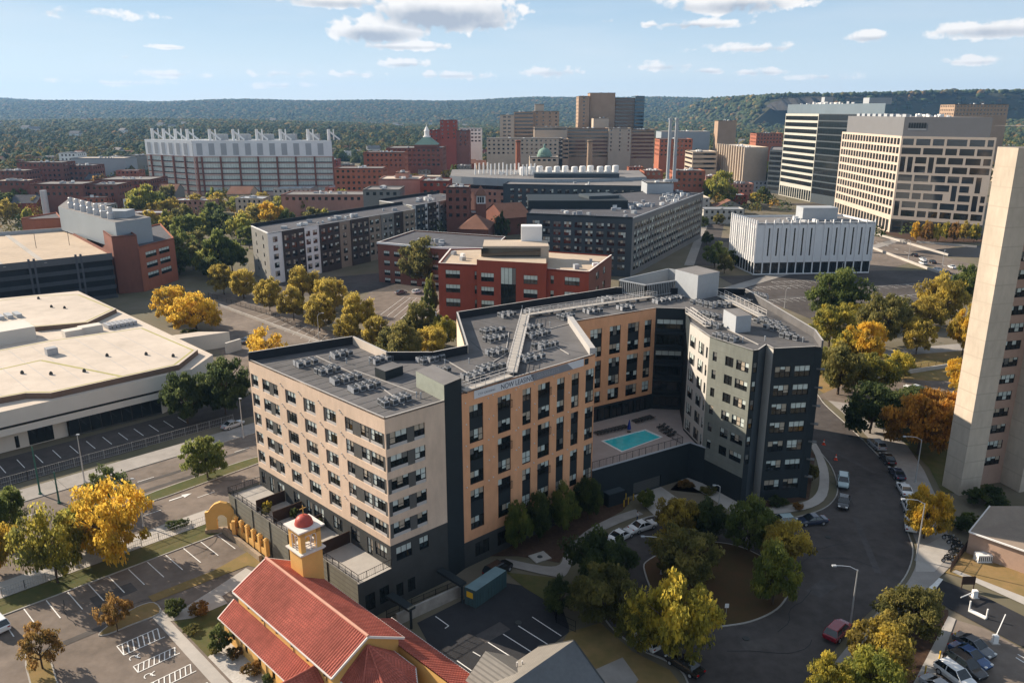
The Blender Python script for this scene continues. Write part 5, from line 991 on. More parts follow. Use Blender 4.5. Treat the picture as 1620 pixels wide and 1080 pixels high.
fence('chain_link_fence', 'long grey mesh fence between the far sidewalk and the hall lot', [AB(-20, 149.6), AB(30, 149.6), AB(68, 149.6)], 1.7, M['fencew'], 2.6, .35)
fence('chain_link_fence', 'low mesh fence between the sidewalk and the lawn of the chapel lot', [AB(-12, 113.0), AB(20, 113.0), AB(45.6, 112.9)], 1.3, M['fencew'], 2.6, .3)
fence('metal_fence', 'black fence along the sunny lot behind the complex', pxs((330, 470), (430, 500), (545, 555)), 1.6, M['rail'], 3, .3)
fence('metal_fence', 'black fence in front of the dark bushes by the alley lot', pxs((868, 935), (880, 985), (910, 1000)), 1.6, M['rail'], 2.4, .25)
fence('metal_fence', 'railing along the sunken lane behind the wing', pxs((1350, 600), (1420, 588), (1560, 566)), 1.2, M['rail'], 2.5, .4)
fence('timber_fence', 'dark fence by the motorcycles', pxs((1503, 905), (1535, 860)), 1.5, M['wood'], 1.6, .14)
lw = MB(); P, Q = W(330, 478), W(545, 558); lw.bar(P + Vector((0, 0, .4)), Q + Vector((0, 0, .4)), .35, .8, M['concrete']); tag(lw.build('low_wall'), 'long low concrete wall at the edge of the sunny lot', 'wall')
lw = MB(); P, Q = W(1360, 603), W(1560, 572); lw.bar(P + Vector((0, 0, .5)), Q + Vector((0, 0, .5)), .35, 1.0, M['concrete']); tag(lw.build('low_wall'), 'pale low wall along the sunken lane behind the wing', 'wall')
# yellow chapel boundary: pillars, arched gate, stone wall
wb = Bld('boundary_wall', 'ochre boundary wall with square pillars and iron panels by the complex podium', 'wall', AB(46.6, 103)); wa = lambda b_: AB(46.75, b_)
b = wb.mb('plinth'); b.bar(wa(107.4) + Vector((0, 0, 1.2)), wa(96.4) + Vector((0, 0, 1.2)), .4, 1.0, M['yellow'])
for k in range(6):
    c = wa(105.6 - k * 1.85); b = MB(); b.obox(c, R_(45), .55, .55, .7, 3.2, M['yellow']); b.obox(c, R_(45), .66, .66, 3.2, 3.32, M['yellow']); b.lathe((c.x, c.y), [(.34, 3.32), (.22, 3.5), (.05, 3.58)], M['yellow'], 8); wb.piece('pillar', b)
    if k < 5:
        b = MB(); railing(b, c, wa(105.6 - (k + 1) * 1.85), 1.7, 1.1, M['rail'], 1.8, True); wb.piece('iron_panel', b)
wb.finish()
gt = Bld('arched_gate', 'ochre curved gable gateway at the avenue end of the boundary wall', 'gate', AB(46.2, 108.4)); c = AB(46.0, 108.6); u = (W(381, 829) - W(338, 832)); u.z = 0; u.normalize(); n = Vector((-u.y, u.x, 0))
prof = [(-2.4, 0), (-2.4, 2.9), (-1.9, 3.0), (-1.5, 3.6), (-.9, 4.2), (0, 4.5), (.9, 4.2), (1.5, 3.6), (1.9, 3.0), (2.4, 2.9), (2.4, 0), (.75, 0), (.75, 1.8), (.4, 2.25), (0, 2.4), (-.4, 2.25), (-.75, 1.8), (-.75, 0)]
b = gt.mb('arch'); N = len(prof); f_ = [c + u * x - n * .3 + Vector((0, 0, z + .6)) for x, z in prof]; k_ = [p + n * .6 for p in f_]; b.face(f_, M['yellow']); b.face(k_[::-1], M['yellow'])
for i in range(N): b.quad(f_[i], k_[i], k_[(i + 1) % N], f_[(i + 1) % N], M['yellow'])
b = gt.mb('base'); b.obox(c, math.atan2(u.y, u.x), 5.2, .9, 0, .61, M['stone']); b = gt.mb('wing_wall'); b.bar(c + u * 2.2 + Vector((0, 0, 1.6)), c + u * 2.2 - n * 3 + Vector((0, 0, 1.6)), .5, 3.0, M['yellow']); gt.finish()
sw = MB()
for k in range(8): p, q = AB(45.9, 108.0 - k * 1.4), AB(45.9, 108.0 - (k + 1) * 1.4 + .01); sw.bar(p + Vector((0, 0, .5)), q + Vector((0, 0, .5)), .5, 1.0 - k * .02, M['stone'])
tag(sw.build('stone_wall'), 'fieldstone retaining wall under the ochre boundary wall', 'wall')
# ------------------------------------------------------------------ chapel
ch = Bld('chapel', 'ochre chapel with red clay tile roofs and lower side aisles', 'church', AB(40, 72))
def tiles(b, p0, p1, p2, p3, m=None, pitch=.36):
    """tiled slope: eave p0-p1, ridge p3-p2; half-round courses run from eave to ridge"""
    p0, p1, p2, p3 = map(Vector, (p0, p1, p2, p3)); m = m or M['redtile']; nrm = (p1 - p0).cross(p3 - p0).normalized(); n = max(2, int((p1 - p0).length / pitch)); 
    if nrm.z < 0: nrm = -nrm
    P = lambda t, s, h: tuple(p0.lerp(p1, t).lerp(p3.lerp(p2, t), s) + nrm * h)
    for k in range(n):
        t0, t1 = k / n, (k + 1) / n; prof = ((t0, .0), (t0 + .12 / n, .075), (t0 + .55 / n, .085), (t0 + .70 / n, .0), (t1, .0))
        for (a, ha), (c, hc) in zip(prof, prof[1:]): b.quad(P(a, 0, ha), P(c, 0, hc), P(c, 1, hc), P(a, 1, ha), m)
A_ = lambda a, b, z: AB(a, b, z)
B1, B0 = 83.2, 61.6; aw0, aw1, ar = 36.0, 44.3, 40.15
wn_ = dict(cols=2, rail=.5, style='plain', name='arched_window')
def archw(w, h):
    def f(b, P, u, n, ang, o):
        b.win(P - n * .03, ang, o[0], o[2], o[1] - o[0], o[3] - o[2], 2, .4, 'plain', 'chapel_window')
        q = MB(); cx_ = P + u * (o[0] + o[1]) / 2 + n * .02; pts = [cx_ + u * (math.cos(t) * w * .62) + Vector((0, 0, o[3] + math.sin(t) * w * .5)) for t in [math.pi * k / 8 for k in range(9)]]; q.face(pts, M['glass']); b.piece('arch_light', q)
    return f
ch.wall(AB(aw0, B1 - .3), AB(aw0, B0 + .4), 0, 6.4, M['yellow'], [(2.2 + k * 3.3, 2.75 + k * 3.3, 4.85, 5.5, archw(.55, .7)) for k in range(6)])
ch.wall(AB(aw1, B0 + .4), AB(aw1, B1 - .3), 0, 6.4, M['yellow']); wmb = ch.mb('wall')
for bb_, rev_ in ((B0 + .4, 0), (B1 - .3, 1)):
    pts = [A_(aw0, bb_, 0), A_(aw1, bb_, 0), A_(aw1, bb_, 6.4), A_(ar, bb_, 8.75), A_(aw0, bb_, 6.4)]; wmb.face(pts if not rev_ else pts[::-1], M['yellow'])
b = ch.mb('nave_roof'); tiles(b, A_(aw0 - .45, B1, 6.30), A_(aw0 - .45, B0, 6.30), A_(ar, B0, 8.85), A_(ar, B1, 8.85)); tiles(b, A_(aw1 + .45, B0, 6.30), A_(aw1 + .45, B1, 6.30), A_(ar, B1, 8.85), A_(ar, B0, 8.85))
b = ch.mb('ridge'); b.tube([A_(ar, B1 + .05, 8.92), A_(ar, B0 - .05, 8.92)], .17, mat('ridge_tile', (.56, .30, .22), .7, .12), 8)
b = ch.mb('roof_trim')
for a0, z0, a1, z1 in ((aw0 - .5, 6.22, ar, 8.78), (ar, 8.78, aw1 + .5, 6.22)):
    for bb_ in (B0 - .02, B1 + .02): b.bar(A_(a0, bb_, z0), A_(a1, bb_, z1), .14, .24, M['trimw'])
for a0 in (aw0 - .5, aw1 + .5): b.bar(A_(a0, B0, 6.2), A_(a0, B1, 6.2), .14, .16, M['trimw'])
# side aisles
ch.wall(AB(34.3, 83.9), AB(34.3, 66), 0, 3.1, M['yellow'], [(2.0 + k * 3.2, 2.7 + k * 3.2, .9, 2.6, archw(.7, 1.7)) for k in range(5)]); wmb.face([A_(34.3, 83.9, 0), A_(34.3, 83.9, 3.1), A_(aw0, 83.9, 4.5), A_(aw0, 83.9, 0)], M['yellow'])
b = ch.mb('aisle_roof'); tiles(b, A_(33.8, 84.1, 3.0), A_(33.8, 65, 3.0), A_(aw0 + .02, 65, 4.6), A_(aw0 + .02, 84.1, 4.6)); b = ch.mb('roof_trim'); b.bar(A_(33.78, 84.2, 2.95), A_(33.78, 65, 2.95), .12, .16, M['trimw']); b.bar(A_(33.78, 84.15, 2.95), A_(aw0, 84.15, 4.55), .12, .18, M['trimw'])
ch.wall(AB(47.9, 48), AB(47.9, 68.5), 0, 3.5, M['yellow'], []); ch.wall(AB(aw1 - .1, 62), AB(aw1 - .1, 48), 0, 5.3, M['yellow']); b = ch.mb('aisle_roof_right' if False else 'side_roof'); tiles(b, A_(48.3, 47.5, 3.4), A_(48.3, 68.8, 3.4), A_(aw1 - .1, 68.8, 5.4), A_(aw1 - .1, 47.5, 5.4)); ch.mb('roof_trim').bar(A_(48.35, 47.5, 3.34), A_(48.35, 68.9, 3.34), .12, .16, M['trimw']); wmb.face([A_(47.9, 68.5, 0), A_(aw1, 68.5, 0), A_(aw1, 68.5, 5.3), A_(47.9, 68.5, 3.5)][::-1], M['orange'])
# transept at the near end and apse
b = ch.mb('transept_roof'); zt_ = 5.4
tiles(b, A_(31.5, 67.6, 3.4), A_(aw0, 67.6, 3.4), A_(aw0, 65.4, zt_), A_(31.5, 65.4, zt_)); tiles(b, A_(aw0, 63.2, 3.4), A_(31.5, 63.2, 3.4), A_(31.5, 65.4, zt_), A_(aw0, 65.4, zt_)); b.tube([A_(31.3, 65.4, zt_ + .06), A_(aw0, 65.4, zt_ + .06)], .15, M['redtile'], 8)
ch.wall(AB(31.9, 67.2), AB(31.9, 63.6), 0, 3.4, M['yellow'], []); ch.wall(AB(aw0, 67.2), AB(31.9, 67.2), 0, 3.4, M['yellow'], [(1.2, 2.0, .9, 2.6, archw(.8, 1.7))])
ap_ = [(aw0 + 1.0, B0 + .2), (aw0 + 1.0, 58.2), (38.6, 56.0), (41.8, 56.0), (aw1 - 1.0, 58.2), (aw1 - 1.0, B0 + .2)]; tip = A_(ar, B0 + .1, 7.7)
for (a0, b0_), (a1, b1_) in zip(ap_, ap_[1:]): ch.wall(AB(a0, b0_), AB(a1, b1_), 0, 5.0, M['yellow'], [])
b = ch.mb('apse_roof'); cA = AB(ar, 59)
ex = lambda q: (AB(*q) - cA) * 1.09 + cA
for q0, q1 in zip(ap_, ap_[1:]):
    e0, e1_ = ex(q0), ex(q1); e0.z = e1_.z = 4.95; tiles(b, e0, e1_, tip - Vector((0, 0, .02)) + (e1_ - e0) * .005, tip); b.tube([e0 + Vector((0, 0, .06)), tip + Vector((0, 0, .06))], .1, M['redtile'], 6)
    ch.mb('roof_trim').bar(e0, e1_, .14, .18, M['trimw'])
# bell tower
ta, tb_ = 43.35, 79.0; hw_ = 1.5
def tq(x, y, z): return AB(ta + x, tb_ + y, z)
def tbox(b, h, z0, z1, m): b.obox(AB(ta, tb_), R_(45), 2 * h, 2 * h, z0, z1, m)
b = ch.mb('bell_tower'); tbox(b, 1.42, 0, 10.7, M['yellow'])
for sx in (-1, 1):
    for sy in (-1, 1): c = AB(ta + sx * 1.08, tb_ + sy * 1.08); b.obox(c, R_(45), .62, .62, 11.0, 13.6, M['yellow'])
tbox(b, 1.39, 13.1, 13.7, M['yellow'])
b = MB(); tbox(b, 1.62, 10.7, 10.86, M['trimw']); tbox(b, 1.75, 10.86, 11.0, M['trimw']); ch.piece('cornice', b); b = MB(); tbox(b, 1.62, 13.7, 13.85, M['trimw']); tbox(b, 1.78, 13.85, 14.0, M['trimw']); ch.piece('cornice', b)
for sx, sy in ((-1, 0), (1, 0), (0, -1), (0, 1)):      # twin arched openings with a slender column and a railing
    b = MB(); ox, oy = sx * 1.30, sy * 1.30; tx, ty = -sy, sx
    for k in (-.78, 0, .78): c = AB(ta + ox + tx * k, tb_ + oy + ty * k); b.tube([Vector((c.x, c.y, 11.0)), Vector((c.x, c.y, 12.7))], .07, M['trimw'], 8)
    for k in (-.39, .39):
        pts = [AB(ta + ox + tx * (k + .39 * math.cos(t)), tb_ + oy + ty * (k + .39 * math.cos(t)), 12.65 + .42 * math.sin(t)) for t in [math.pi * j / 8 for j in range(9)]]; b.tube(pts, .08, M['trimw'], 6)
    for z in (11.25, 11.6): b.bar(AB(ta + ox - tx * .8, tb_ + oy - ty * .8, z), AB(ta + ox + tx * .8, tb_ + oy + ty * .8, z), .06, .06, M['trimw'])
    ch.piece('belfry_arch', b)
b = ch.mb('bell'); c = AB(ta, tb_); b.lathe((c.x, c.y), [(.42, 11.7), (.34, 11.85), (.25, 12.3), (.12, 12.5), (.03, 12.9)], M['gold'], 12)
b = ch.mb('dome'); b.lathe((c.x, c.y), [(1.12, 14.0), (1.12, 14.18)] + [(1.08 * math.cos(t), 14.18 + 1.02 * math.sin(t)) for t in [k * math.pi / 18 for k in range(9)]], M['dome'], 24)
b = ch.mb('cross'); z = 15.2; b.box(c.x - .05, c.x + .05, c.y - .05, c.y + .05, z - .1, z + 1.25, M['gold']); uu = AB(1, 0) * .42; b.bar(Vector((c.x, c.y, z + .85)) - uu, Vector((c.x, c.y, z + .85)) + uu, .09, .09, M['gold'])
for k in range(3): p = AB(34.24, 79.5 - k * 6.0, 0); b = MB(); b.tube([p + Vector((0, 0, .1)), p + Vector((0, 0, 3.0))], .05, M['brown'], 6); ch.piece('downpipe', b); p = AB(aw0 - .05, 76.5 - k * 6.5); b = MB(); b.tube([p + Vector((0, 0, 4.6)), p + Vector((0, 0, 6.3))], .05, M['brown'], 6); ch.piece('downpipe', b)
ch.finish()
# ------------------------------------------------------------------ grey shingled house, bottom edge
hs_ = Bld('shingled_house', 'grey house with steep shingle roof at the bottom edge', 'house', W(860, 1080)); r0 = W(908, 1012, 7.6); r1 = r0 + (W(800, 1087, 7.6) - r0) * 1.6; ud = (r1 - r0).normalized(); nd_ = Vector((-ud.y, ud.x, 0)); hw_ = 5.2
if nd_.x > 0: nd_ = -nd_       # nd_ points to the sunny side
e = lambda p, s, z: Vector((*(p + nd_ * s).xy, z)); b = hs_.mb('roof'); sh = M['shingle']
b.quad(r0, r1, e(r1, hw_, 4.0), e(r0, hw_, 4.0), sh); b.quad(r1, r0, e(r0, -hw_, 4.0), e(r1, -hw_, 4.0), mat('shaded_slope_shingle', (.13, .135, .14), .9, .15, 2));  # slope away from the sun: its shade is put into a darker shingle colour
for s in (-1, 1): b.bar(e(r0, 0, 7.55), e(r0, s * hw_, 3.95), .15, .2, M['stucco'])
w_ = hs_.mb('wall'); wm = mat('stone_gable', (.22, .19, .16), .9, .2); w_.face([e(r0 + ud * .4, -hw_ + .4, 0), e(r0 + ud * .4, hw_ - .4, 0), e(r0 + ud * .4, hw_ - .4, 4.1), e(r0 + ud * .4, 0, 7.4), e(r0 + ud * .4, -hw_ + .4, 4.1)], wm)
for s in (-1, 1): w_.quad(e(r0 + ud * .4, s * (hw_ - .4), 0), e(r1, s * (hw_ - .4), 0), e(r1, s * (hw_ - .4), 4.2), e(r0 + ud * .4, s * (hw_ - .4), 4.2), wm)
g0 = W(768, 1029, 6.4); gm = g0 - nd_ * 9; b = hs_.mb('cross_gable'); f1 = g0 + ud * 4; f2 = g0 - ud * 4
b.quad(g0, gm, Vector((*(gm + ud * 4).xy, 3.6)), Vector((*f1.xy, 3.6)), sh); b.quad(gm, g0, Vector((*f2.xy, 3.6)), Vector((*(gm - ud * 4).xy, 3.6)), sh); w_.face([Vector((*(f1 - nd_ * .3).xy, 0)), Vector((*(f2 - nd_ * .3).xy, 0)), Vector((*(f2 - nd_ * .3).xy, 3.6)), g0 - nd_ * .3 - Vector((0, 0, .1)), Vector((*(f1 - nd_ * .3).xy, 3.6))], wm)
for px, py in ((772, 1047), (782, 1047), (818, 1052), (826, 1050)): b = MB(); p = W(px, py + 6, 5.0); b.tube([p - Vector((0, 0, .6)), p + Vector((0, 0, .9))], .09, M['trimw'], 8); hs_.piece('vent_pipe', b)
hs_.finish()
# container, alley wall, canopies
cn = thing('shipping_container', 'blue green steel container with a yellow sign in the shaded alley', 'container', W(768, 950)); f0, fl, fr = W(753, 963), W(735.5, 955.5), W(801, 929); hC = Zat(935.5, f0.y); b = MB(); back_ = fl + (fr - f0)
for P, Q in ((fl, f0), (f0, fr), (fr, back_), (back_, fl)):
    L = (Q - P).length; n = int(L / .28); dd = (Q - P).normalized(); nn = Vector((dd.y, -dd.x, 0))
    for k in range(n):
        a, c = P + dd * (L * k / n), P + dd * (L * (k + 1) / n); o0, o1 = (0, .05) if k % 2 else (.05, 0); a2 = a + nn * (.04 if k % 2 else 0); c2 = c + nn * (.04 if k % 2 else 0); b.quad(v3(a2, .15), v3(c2, .15), v3(c2, hC), v3(a2, hC), M['greenmetal'])
b.build('shell', cn); b = MB(); b.prism([f0, fr, back_, fl], hC, hC + .06, M['greenmetal'], mat('container_top', (.16, .24, .26), .5, .2, .8)); b.build('roof', cn); b = MB(); b.prism([f0, fr, back_, fl], .02, .16, M['stucco']); b.build('base', cn)
b = MB(); s0 = f0.lerp(fl, .22); s1 = f0.lerp(fl, .8); nn = (f0 - fl).normalized(); nn = Vector((nn.y, -nn.x, 0)) * .09; b.quad(v3(s1 + nn, hC - 1.2), v3(s0 + nn, hC - 1.2), v3(s0 + nn, hC - .35), v3(s1 + nn, hC - .35), M['bark2']); b.build('yellow_sign', cn)
rw = MB(); P, Q = W(628, 988), W(733, 940); rw.bar(P + Vector((0, 0, .8)), Q + Vector((0, 0, .8)), .35, 1.6, mat('stained_wall', (.34, .32, .29), .9, .3, .7)); tag(rw.build('retaining_wall'), 'stained pale retaining wall between alley and lot behind the chapel', 'wall')
fence('metal_fence', 'black balustrade along the alley above the retaining wall', [W(612, 978), W(726, 930)], 1.3, M['rail'], 1.8, .18)
for (x0, y0, x1, y1, lb) in ((628, 948, 652, 963, 'left of two dark canopy beams over the alley'), (707, 908, 733, 924, 'right of two dark canopy beams over the alley')):
    P, Q = W(x0, y0, 2.9), W(x1, y1, 2.9); d = (Q - P).normalized(); n = Vector((-d.y, d.x, 0)); b = MB(); t = thing('alley_canopy', lb, 'canopy', (Q.x, Q.y, 0)); b.bar(P - d * 1.5, Q, 1.1, .35, M['charcoal']); b.build('roof_slab', t); b = MB(); b.bar(Vector((*(Q - d * .3).xy, 0)), Vector((*(Q - d * .3).xy, 2.75)), .3, .3, M['charcoal']); b.build('post', t)
# ------------------------------------------------------------------ gate hardware, cones, small things at the right
def barrier(px, py, qx, qy, label, up=False):
    p = W(px, py); q = W(qx, qy); d = Vector((q.x - p.x, q.y - p.y, 0)).normalized(); t = thing('gate_barrier', label, 'barrier', p); b = MB(); b.box(p.x - .3, p.x + .3, p.y - .25, p.y + .25, .1, 1.15, M['white']); b.build('housing', t); b = MB(); b.box(p.x - .5, p.x + .5, p.y - .4, p.y + .4, 0, .12, M['concrete']); b.build('base', t)
    b = MB(); b.bar(p + Vector((0, 0, .95)), p + d * (3.0) + Vector((0, 0, 2.6 if up else .98)), .09, .12, M['white']); b.build('boom', t)
barrier(1541, 945, 1527, 951, 'white boom barrier on the verge side of the entrance drive'); barrier(1573, 1017, 1592, 990, 'white boom barrier by the parked cars of the lower right lot', True)
t = thing('kerb_island', 'white traffic island with posts in the middle of the entrance drive', 'traffic island', W(1545, 972)); b = MB(); P, Q = W(1533, 966), W(1560, 979); b.bar(P + Vector((0, 0, .12)), Q + Vector((0, 0, .12)), .6, .24, M['white']); b.build('island', t)
for q in (P, Q): b = MB(); b.tube([q, q + Vector((0, 0, 1.5))], .10, M['white'], 8); b.build('post', t)
cnb = MB(); cnb.box(-.2, .2, -.2, .2, 0, .05, M['orangeplastic']); cnb.lathe((0, 0), [(.16, .05), (.04, .75)], M['orangeplastic'], 12); cno = cnb.build('traffic_cone'); cs = MB(); cs.lathe((0, 0), [(.115, .35), (.09, .5)], M['white'], 12); cs.build('reflective_band', cno); tag(cno, None, 'traffic cone')
for px, py, lb in ((1303, 703, 'orange traffic cone on the street beside the curved walk, upper one'), (1322, 727, 'orange traffic cone on the street beside the curved walk, lower one')): place(cno, W(px, py, .05), 0, lb, None, 1.5)
bo = MB(); bo.tube([(0, 0, 0), (0, 0, 1.15)], .09, M['yline'], 8); boo = bo.build('bollard'); tag(boo, None, 'bollard')
for px, py in ((983, 793), (990, 790), (994, 797), (987, 801), (1002, 791)): place(boo, W(px, py, .05), 0, 'yellow bollard in the group beside the garage driveway', 'yellow bollards by the garage')
for px, py in ((1509, 1013), (1486, 1042), (1463, 1066)): place(boo, W(px, py, .1), 0, 'yellow bollard in the line behind the cars of the lower right lot', 'yellow bollards behind the parked cars')
sg = thing('road_sign', 'small white sign on a post by the driveway of the turning circle', 'sign', W(1148, 980)); p = W(1148, 980); b = MB(); b.tube([p, p + Vector((0, 0, 2.4))], .03, M['pole'], 6); b.build('post', sg); b = MB(); b.box(p.x - .25, p.x + .25, p.y - .05, p.y - .03, 1.8, 2.4, M['white']); b.build('plate', sg)
sg = thing('notice_board', 'dark notice board on two legs beside the entrance drive', 'sign', W(1530, 930)); p = W(1530, 932); b = MB(); b.box(p.x - .9, p.x + .9, p.y - .05, p.y + .05, .8, 2.0, M['wood']); b.build('board', sg)
for s in (-.8, .8): b = MB(); b.box(p.x + s - .05, p.x + s + .05, p.y - .05, p.y + .05, 0, .8, M['wood']); b.build('leg', sg)
gn = thing('generator_unit', 'white slatted outdoor unit beside the shingled roof hall', 'equipment', W(1555, 890)); p = W(1554, 887); b = MB(); b.box(p.x - 1.0, p.x + 1.0, p.y - .6, p.y + .6, .15, 1.2, M['white']); b.build('cabinet', gn); b = MB()
for k in range(7): b.box(p.x - .9 + k * .28, p.x - .78 + k * .28, p.y - .63, p.y - .6, .3, 1.05, M['stucco'])
b.build('slat_grille', gn); b = MB(); b.box(p.x - 1.1, p.x + 1.1, p.y - .7, p.y + .7, 0, .15, M['concrete']); b.build('slab', gn)
st = Bld('utility_box', 'dark green service cabinet at the pool wall', 'cabinet', W(970, 790)); b = st.mb('cabinet'); p = W(968, 795); b.obox(p, R_(32), 3.2, 2.2, 0, 2.3, M['charcoal']); b = st.mb('lid'); b.obox(p, R_(32), 3.4, 2.4, 2.3, 2.42, M['slate']); st.finish()
st = Bld('vent_slab', 'pale concrete slab with a round manhole in the mulch bed', 'manhole', W(855, 882)); b = st.mb('slab'); p = W(854, 882); b.obox(p, R_(30), 2.6, 2.2, .06, .2, M['concrete']); b = st.mb('cover'); b.lathe((p.x, p.y), [(.4, .2), (.4, .23)], M['stucco'], 16); st.finish()

# ------------------------------------------------------------------ buildings of the middle distance
BOXES = [(-330, -143, 575, 690), (-70, 120, 430, 600), (20, 140, 290, 440), (-30, 190, 780, 960), (85, 150, 300, 350), (180, 420, 400, 700), (-100, 20, 290, 350)]
def ccw(pts):
    a = sum(p.x * q.y - q.x * p.y for p, q in zip(pts, pts[1:] + pts[:1])); return pts if a > 0 else pts[::-1]
def facing(P, Q):
    n = Vector((Q.y - P.y, P.x - Q.x)); m = (P + Q) / 2; return n.x * -m.x + n.y * -m.y > 0
def grid(L, tops, h, w, step, margin=1.0, cols=2, name='window', style='res', frame=True, rail=.5, pat=None):
    n = max(1, int((L - 2 * margin + (step - w)) / step)); s0 = (L - ((n - 1) * step + w)) / 2; o = []
    for z in tops:
        for k in range(n):
            if pat and not pat(k, n): continue
            o.append((s0 + k * step, s0 + k * step + w, z - h, z, dict(cols=cols, name=name, style=style, frame=frame, rail=rail)))
    return o
def block(name, label, pts, z, wm, rm, spec=None, specs=None, cat='building', par=.5, z0=0, cap=100, b=None, group=None, trim=None, fin=True, pm=None, pn='parapet'):
    """flat roofed block over a footprint; spec(L, edge) gives the openings of each wall that can be seen"""
    pts = ccw([Vector((p[0], p[1], 0)) for p in pts]); BOXES.append((min(p.x for p in pts), max(p.x for p in pts), min(p.y for p in pts), max(p.y for p in pts))); c = sum(pts, Vector()) / len(pts)
    if b is None: b = Bld(name, label, cat, (c.x, c.y, 0), group)
    for i, (P, Q) in enumerate(zip(pts, pts[1:] + pts[:1])):
        L = (Q - P).length; f = facing(P, Q); sp = (specs or {}).get(i, spec); m = wm(i) if callable(wm) else wm
        b.wall(P, Q, z0, z, m, sp(L) if (sp and f) else [], rev=.14)
        if par: parapet(b, P, Q, z - par, z + .02, .35, pm or m, trim or m, pn)
    b.mb('roof').face([(p.x, p.y, z - par) for p in pts], rm)
    if fin: b.finish(cap)
    return b
def penth(b, cx, cy, lx, ly, z0, h, m, mt=None, ang=0, part='penthouse'):
    q = MB(); q.obox((cx, cy), ang, lx, ly, z0, z0 + h, m); b.piece(part, q)
def vents(b, pts, z, n, m=None, seed=1):
    """small rooftop machines scattered over a roof"""
    r = random.Random(seed); P = pts
    for k in range(n):
        w = [r.random() for _ in P]; s = sum(w); p = sum((q * (v / s) for q, v in zip(P, w)), Vector()); q = MB(); a = r.uniform(.6, 2.2); q.obox(p, r.choice((0, .3, .78)), a, r.uniform(.6, 1.8), z, z + r.uniform(.5, 1.6), m or r.choice((M['acgrey'], M['lightg'], M['white']))); b.piece('roof_unit', q)

# pale low hall at the left
hl = Bld('low_hall', 'pale low hall with wide flat faceted roofs and dark glazed front at the street', 'hall', AB(45, 190)); h0, h1 = AB(15, 164), AB(66.5, 164)
lowp = [AB(10, 164), AB(66.5, 164), AB(74.5, 171), AB(75.3, 265), AB(40, 275), AB(10, 262)]
strp = mat('hall_white', (.60, .56, .50), .8, .06, .4)
hl.wall(lowp[0], lowp[1], 5.6, 8.6, strp); hl.wall(lowp[1], lowp[2], 5.6, 8.6, strp); hl.wall(lowp[2], lowp[3], 0, 8.6, strp)
off_ = Vector((.7071, -.7071, 0)) * -.25
hl.wall(lowp[0] - off_ * 0 + AB(0, .3), lowp[1] + AB(0, .3), 5.2, 5.6, M['blackroof']); hl.wall(lowp[0] + AB(0, -.15), lowp[1] + AB(.3, -.15), 3.9, 5.2, strp); hl.wall(lowp[1] + AB(0, -.15), lowp[2], 3.9, 5.2, strp)
b = hl.mb('soffit'); b.face([v3(p, 3.9) for p in (AB(10, 163.8), AB(66.8, 163.8), AB(74.5, 171), AB(10, 171))][::-1], strp)
gl = [(k * 2.0 + .05, k * 2.0 + 1.95, .35, 3.6, dict(cols=1, style='plain', name='shopfront_window', frame=True, rail=0)) for k in range(9)]
hl.wall(AB(41.5, 165), AB(59.6, 165), 0, 3.9, M['stucco'], gl); hl.wall(AB(59.6, 165), AB(74, 171.2), 0, 3.9, strp); hl.wall(AB(10, 166), AB(41.5, 166), 0, 3.9, strp, [(21.5 + .8, 23, .2, 2.6, dict(cols=1, style='plain', name='entry_door')), (24.6, 29, .1, 3.2, dict(cols=3, style='plain', name='entry_door')), (12, 13.6, .8, 2.2, dict(cols=2, style='plain', name='shopfront_window')), (16, 17.6, .8, 2.2, dict(cols=2, style='plain', name='shopfront_window'))])
b = hl.mb('lower_roof'); b.face([v3(p, 8.5) for p in lowp], M['whiteroof'])
up = [(AB(10, 172), AB(36, 168.8), AB(39.5, 165.4), AB(64.5, 165.6), AB(72.3, 173.6), AB(71.5, 202.5), AB(51, 206), AB(10, 204)), (AB(52, 222), AB(63, 217.5), AB(73.6, 227.5), AB(72.8, 254), AB(62, 262), AB(20, 262), AB(20, 228), AB(52, 226))]
for poly in up:
    b = hl.mb('upper_roof'); b.prism(list(poly), 8.45, 9.7, M['brown'], M['whiteroof']); r = hl.mb('ballast_edge'); c = sum(poly, Vector()) / len(poly)
    for P, Q in zip(poly, poly[1:] + poly[:1]):
        P2, Q2 = P + (c - P) * .035, Q + (c - Q) * .035; r.bar(Vector((*P2.xy, 9.705)), Vector((*Q2.xy, 9.705)), .45, .02, M['olivestripe'])
r = hl.mb('ballast_edge')
for P, Q in ((AB(53, 165.8), AB(44.5, 190)), (AB(44.5, 190), AB(20, 187))): r.bar(Vector((*P.xy, 9.707)), Vector((*Q.xy, 9.707)), .6, .02, M['olivestripe'])
penth(hl, *AB(38, 218).xy, 24, 9, 8.45, 3.4, strp, ang=R_(45), part='roof_hall')
for a, bb, lx, ly, h in ((57, 210, 4, 3, 1.9), (61.5, 211, 5, 3, 1.9), (47.6, 193, 2.2, 2.0, 1.6), (40, 232, 5, 2, 1.4)): penth(hl, *AB(a, bb).xy, lx, ly, 9.7 if bb < 205 else 8.5, h, strp if bb > 200 else M['acgrey'], ang=R_(45), part='roof_unit')
for k in range(7): penth(hl, *AB(66 + k * 1.05, 212.5).xy, .8, 4, 8.6, 1.0, M['acgrey'], ang=R_(45), part='cooling_fin')
for k in range(14): penth(hl, *AB(26 + k * 2.0, 240 - k * .2).xy, 1.3, 4.5, 9.72, .9, M['lightg'], ang=R_(45), part='cooling_fin')
for k in range(12):
    q = hl.mb('roof_lap'); a_ = 14 + k * 4.6
    q.bar(AB(a_, 170 + max(0, 36 - a_) * .1, 9.703), AB(a_, 203.5 - max(0, a_ - 50) * .2, 9.703), .14, .012, M['coping'])
rgh = random.Random(9)
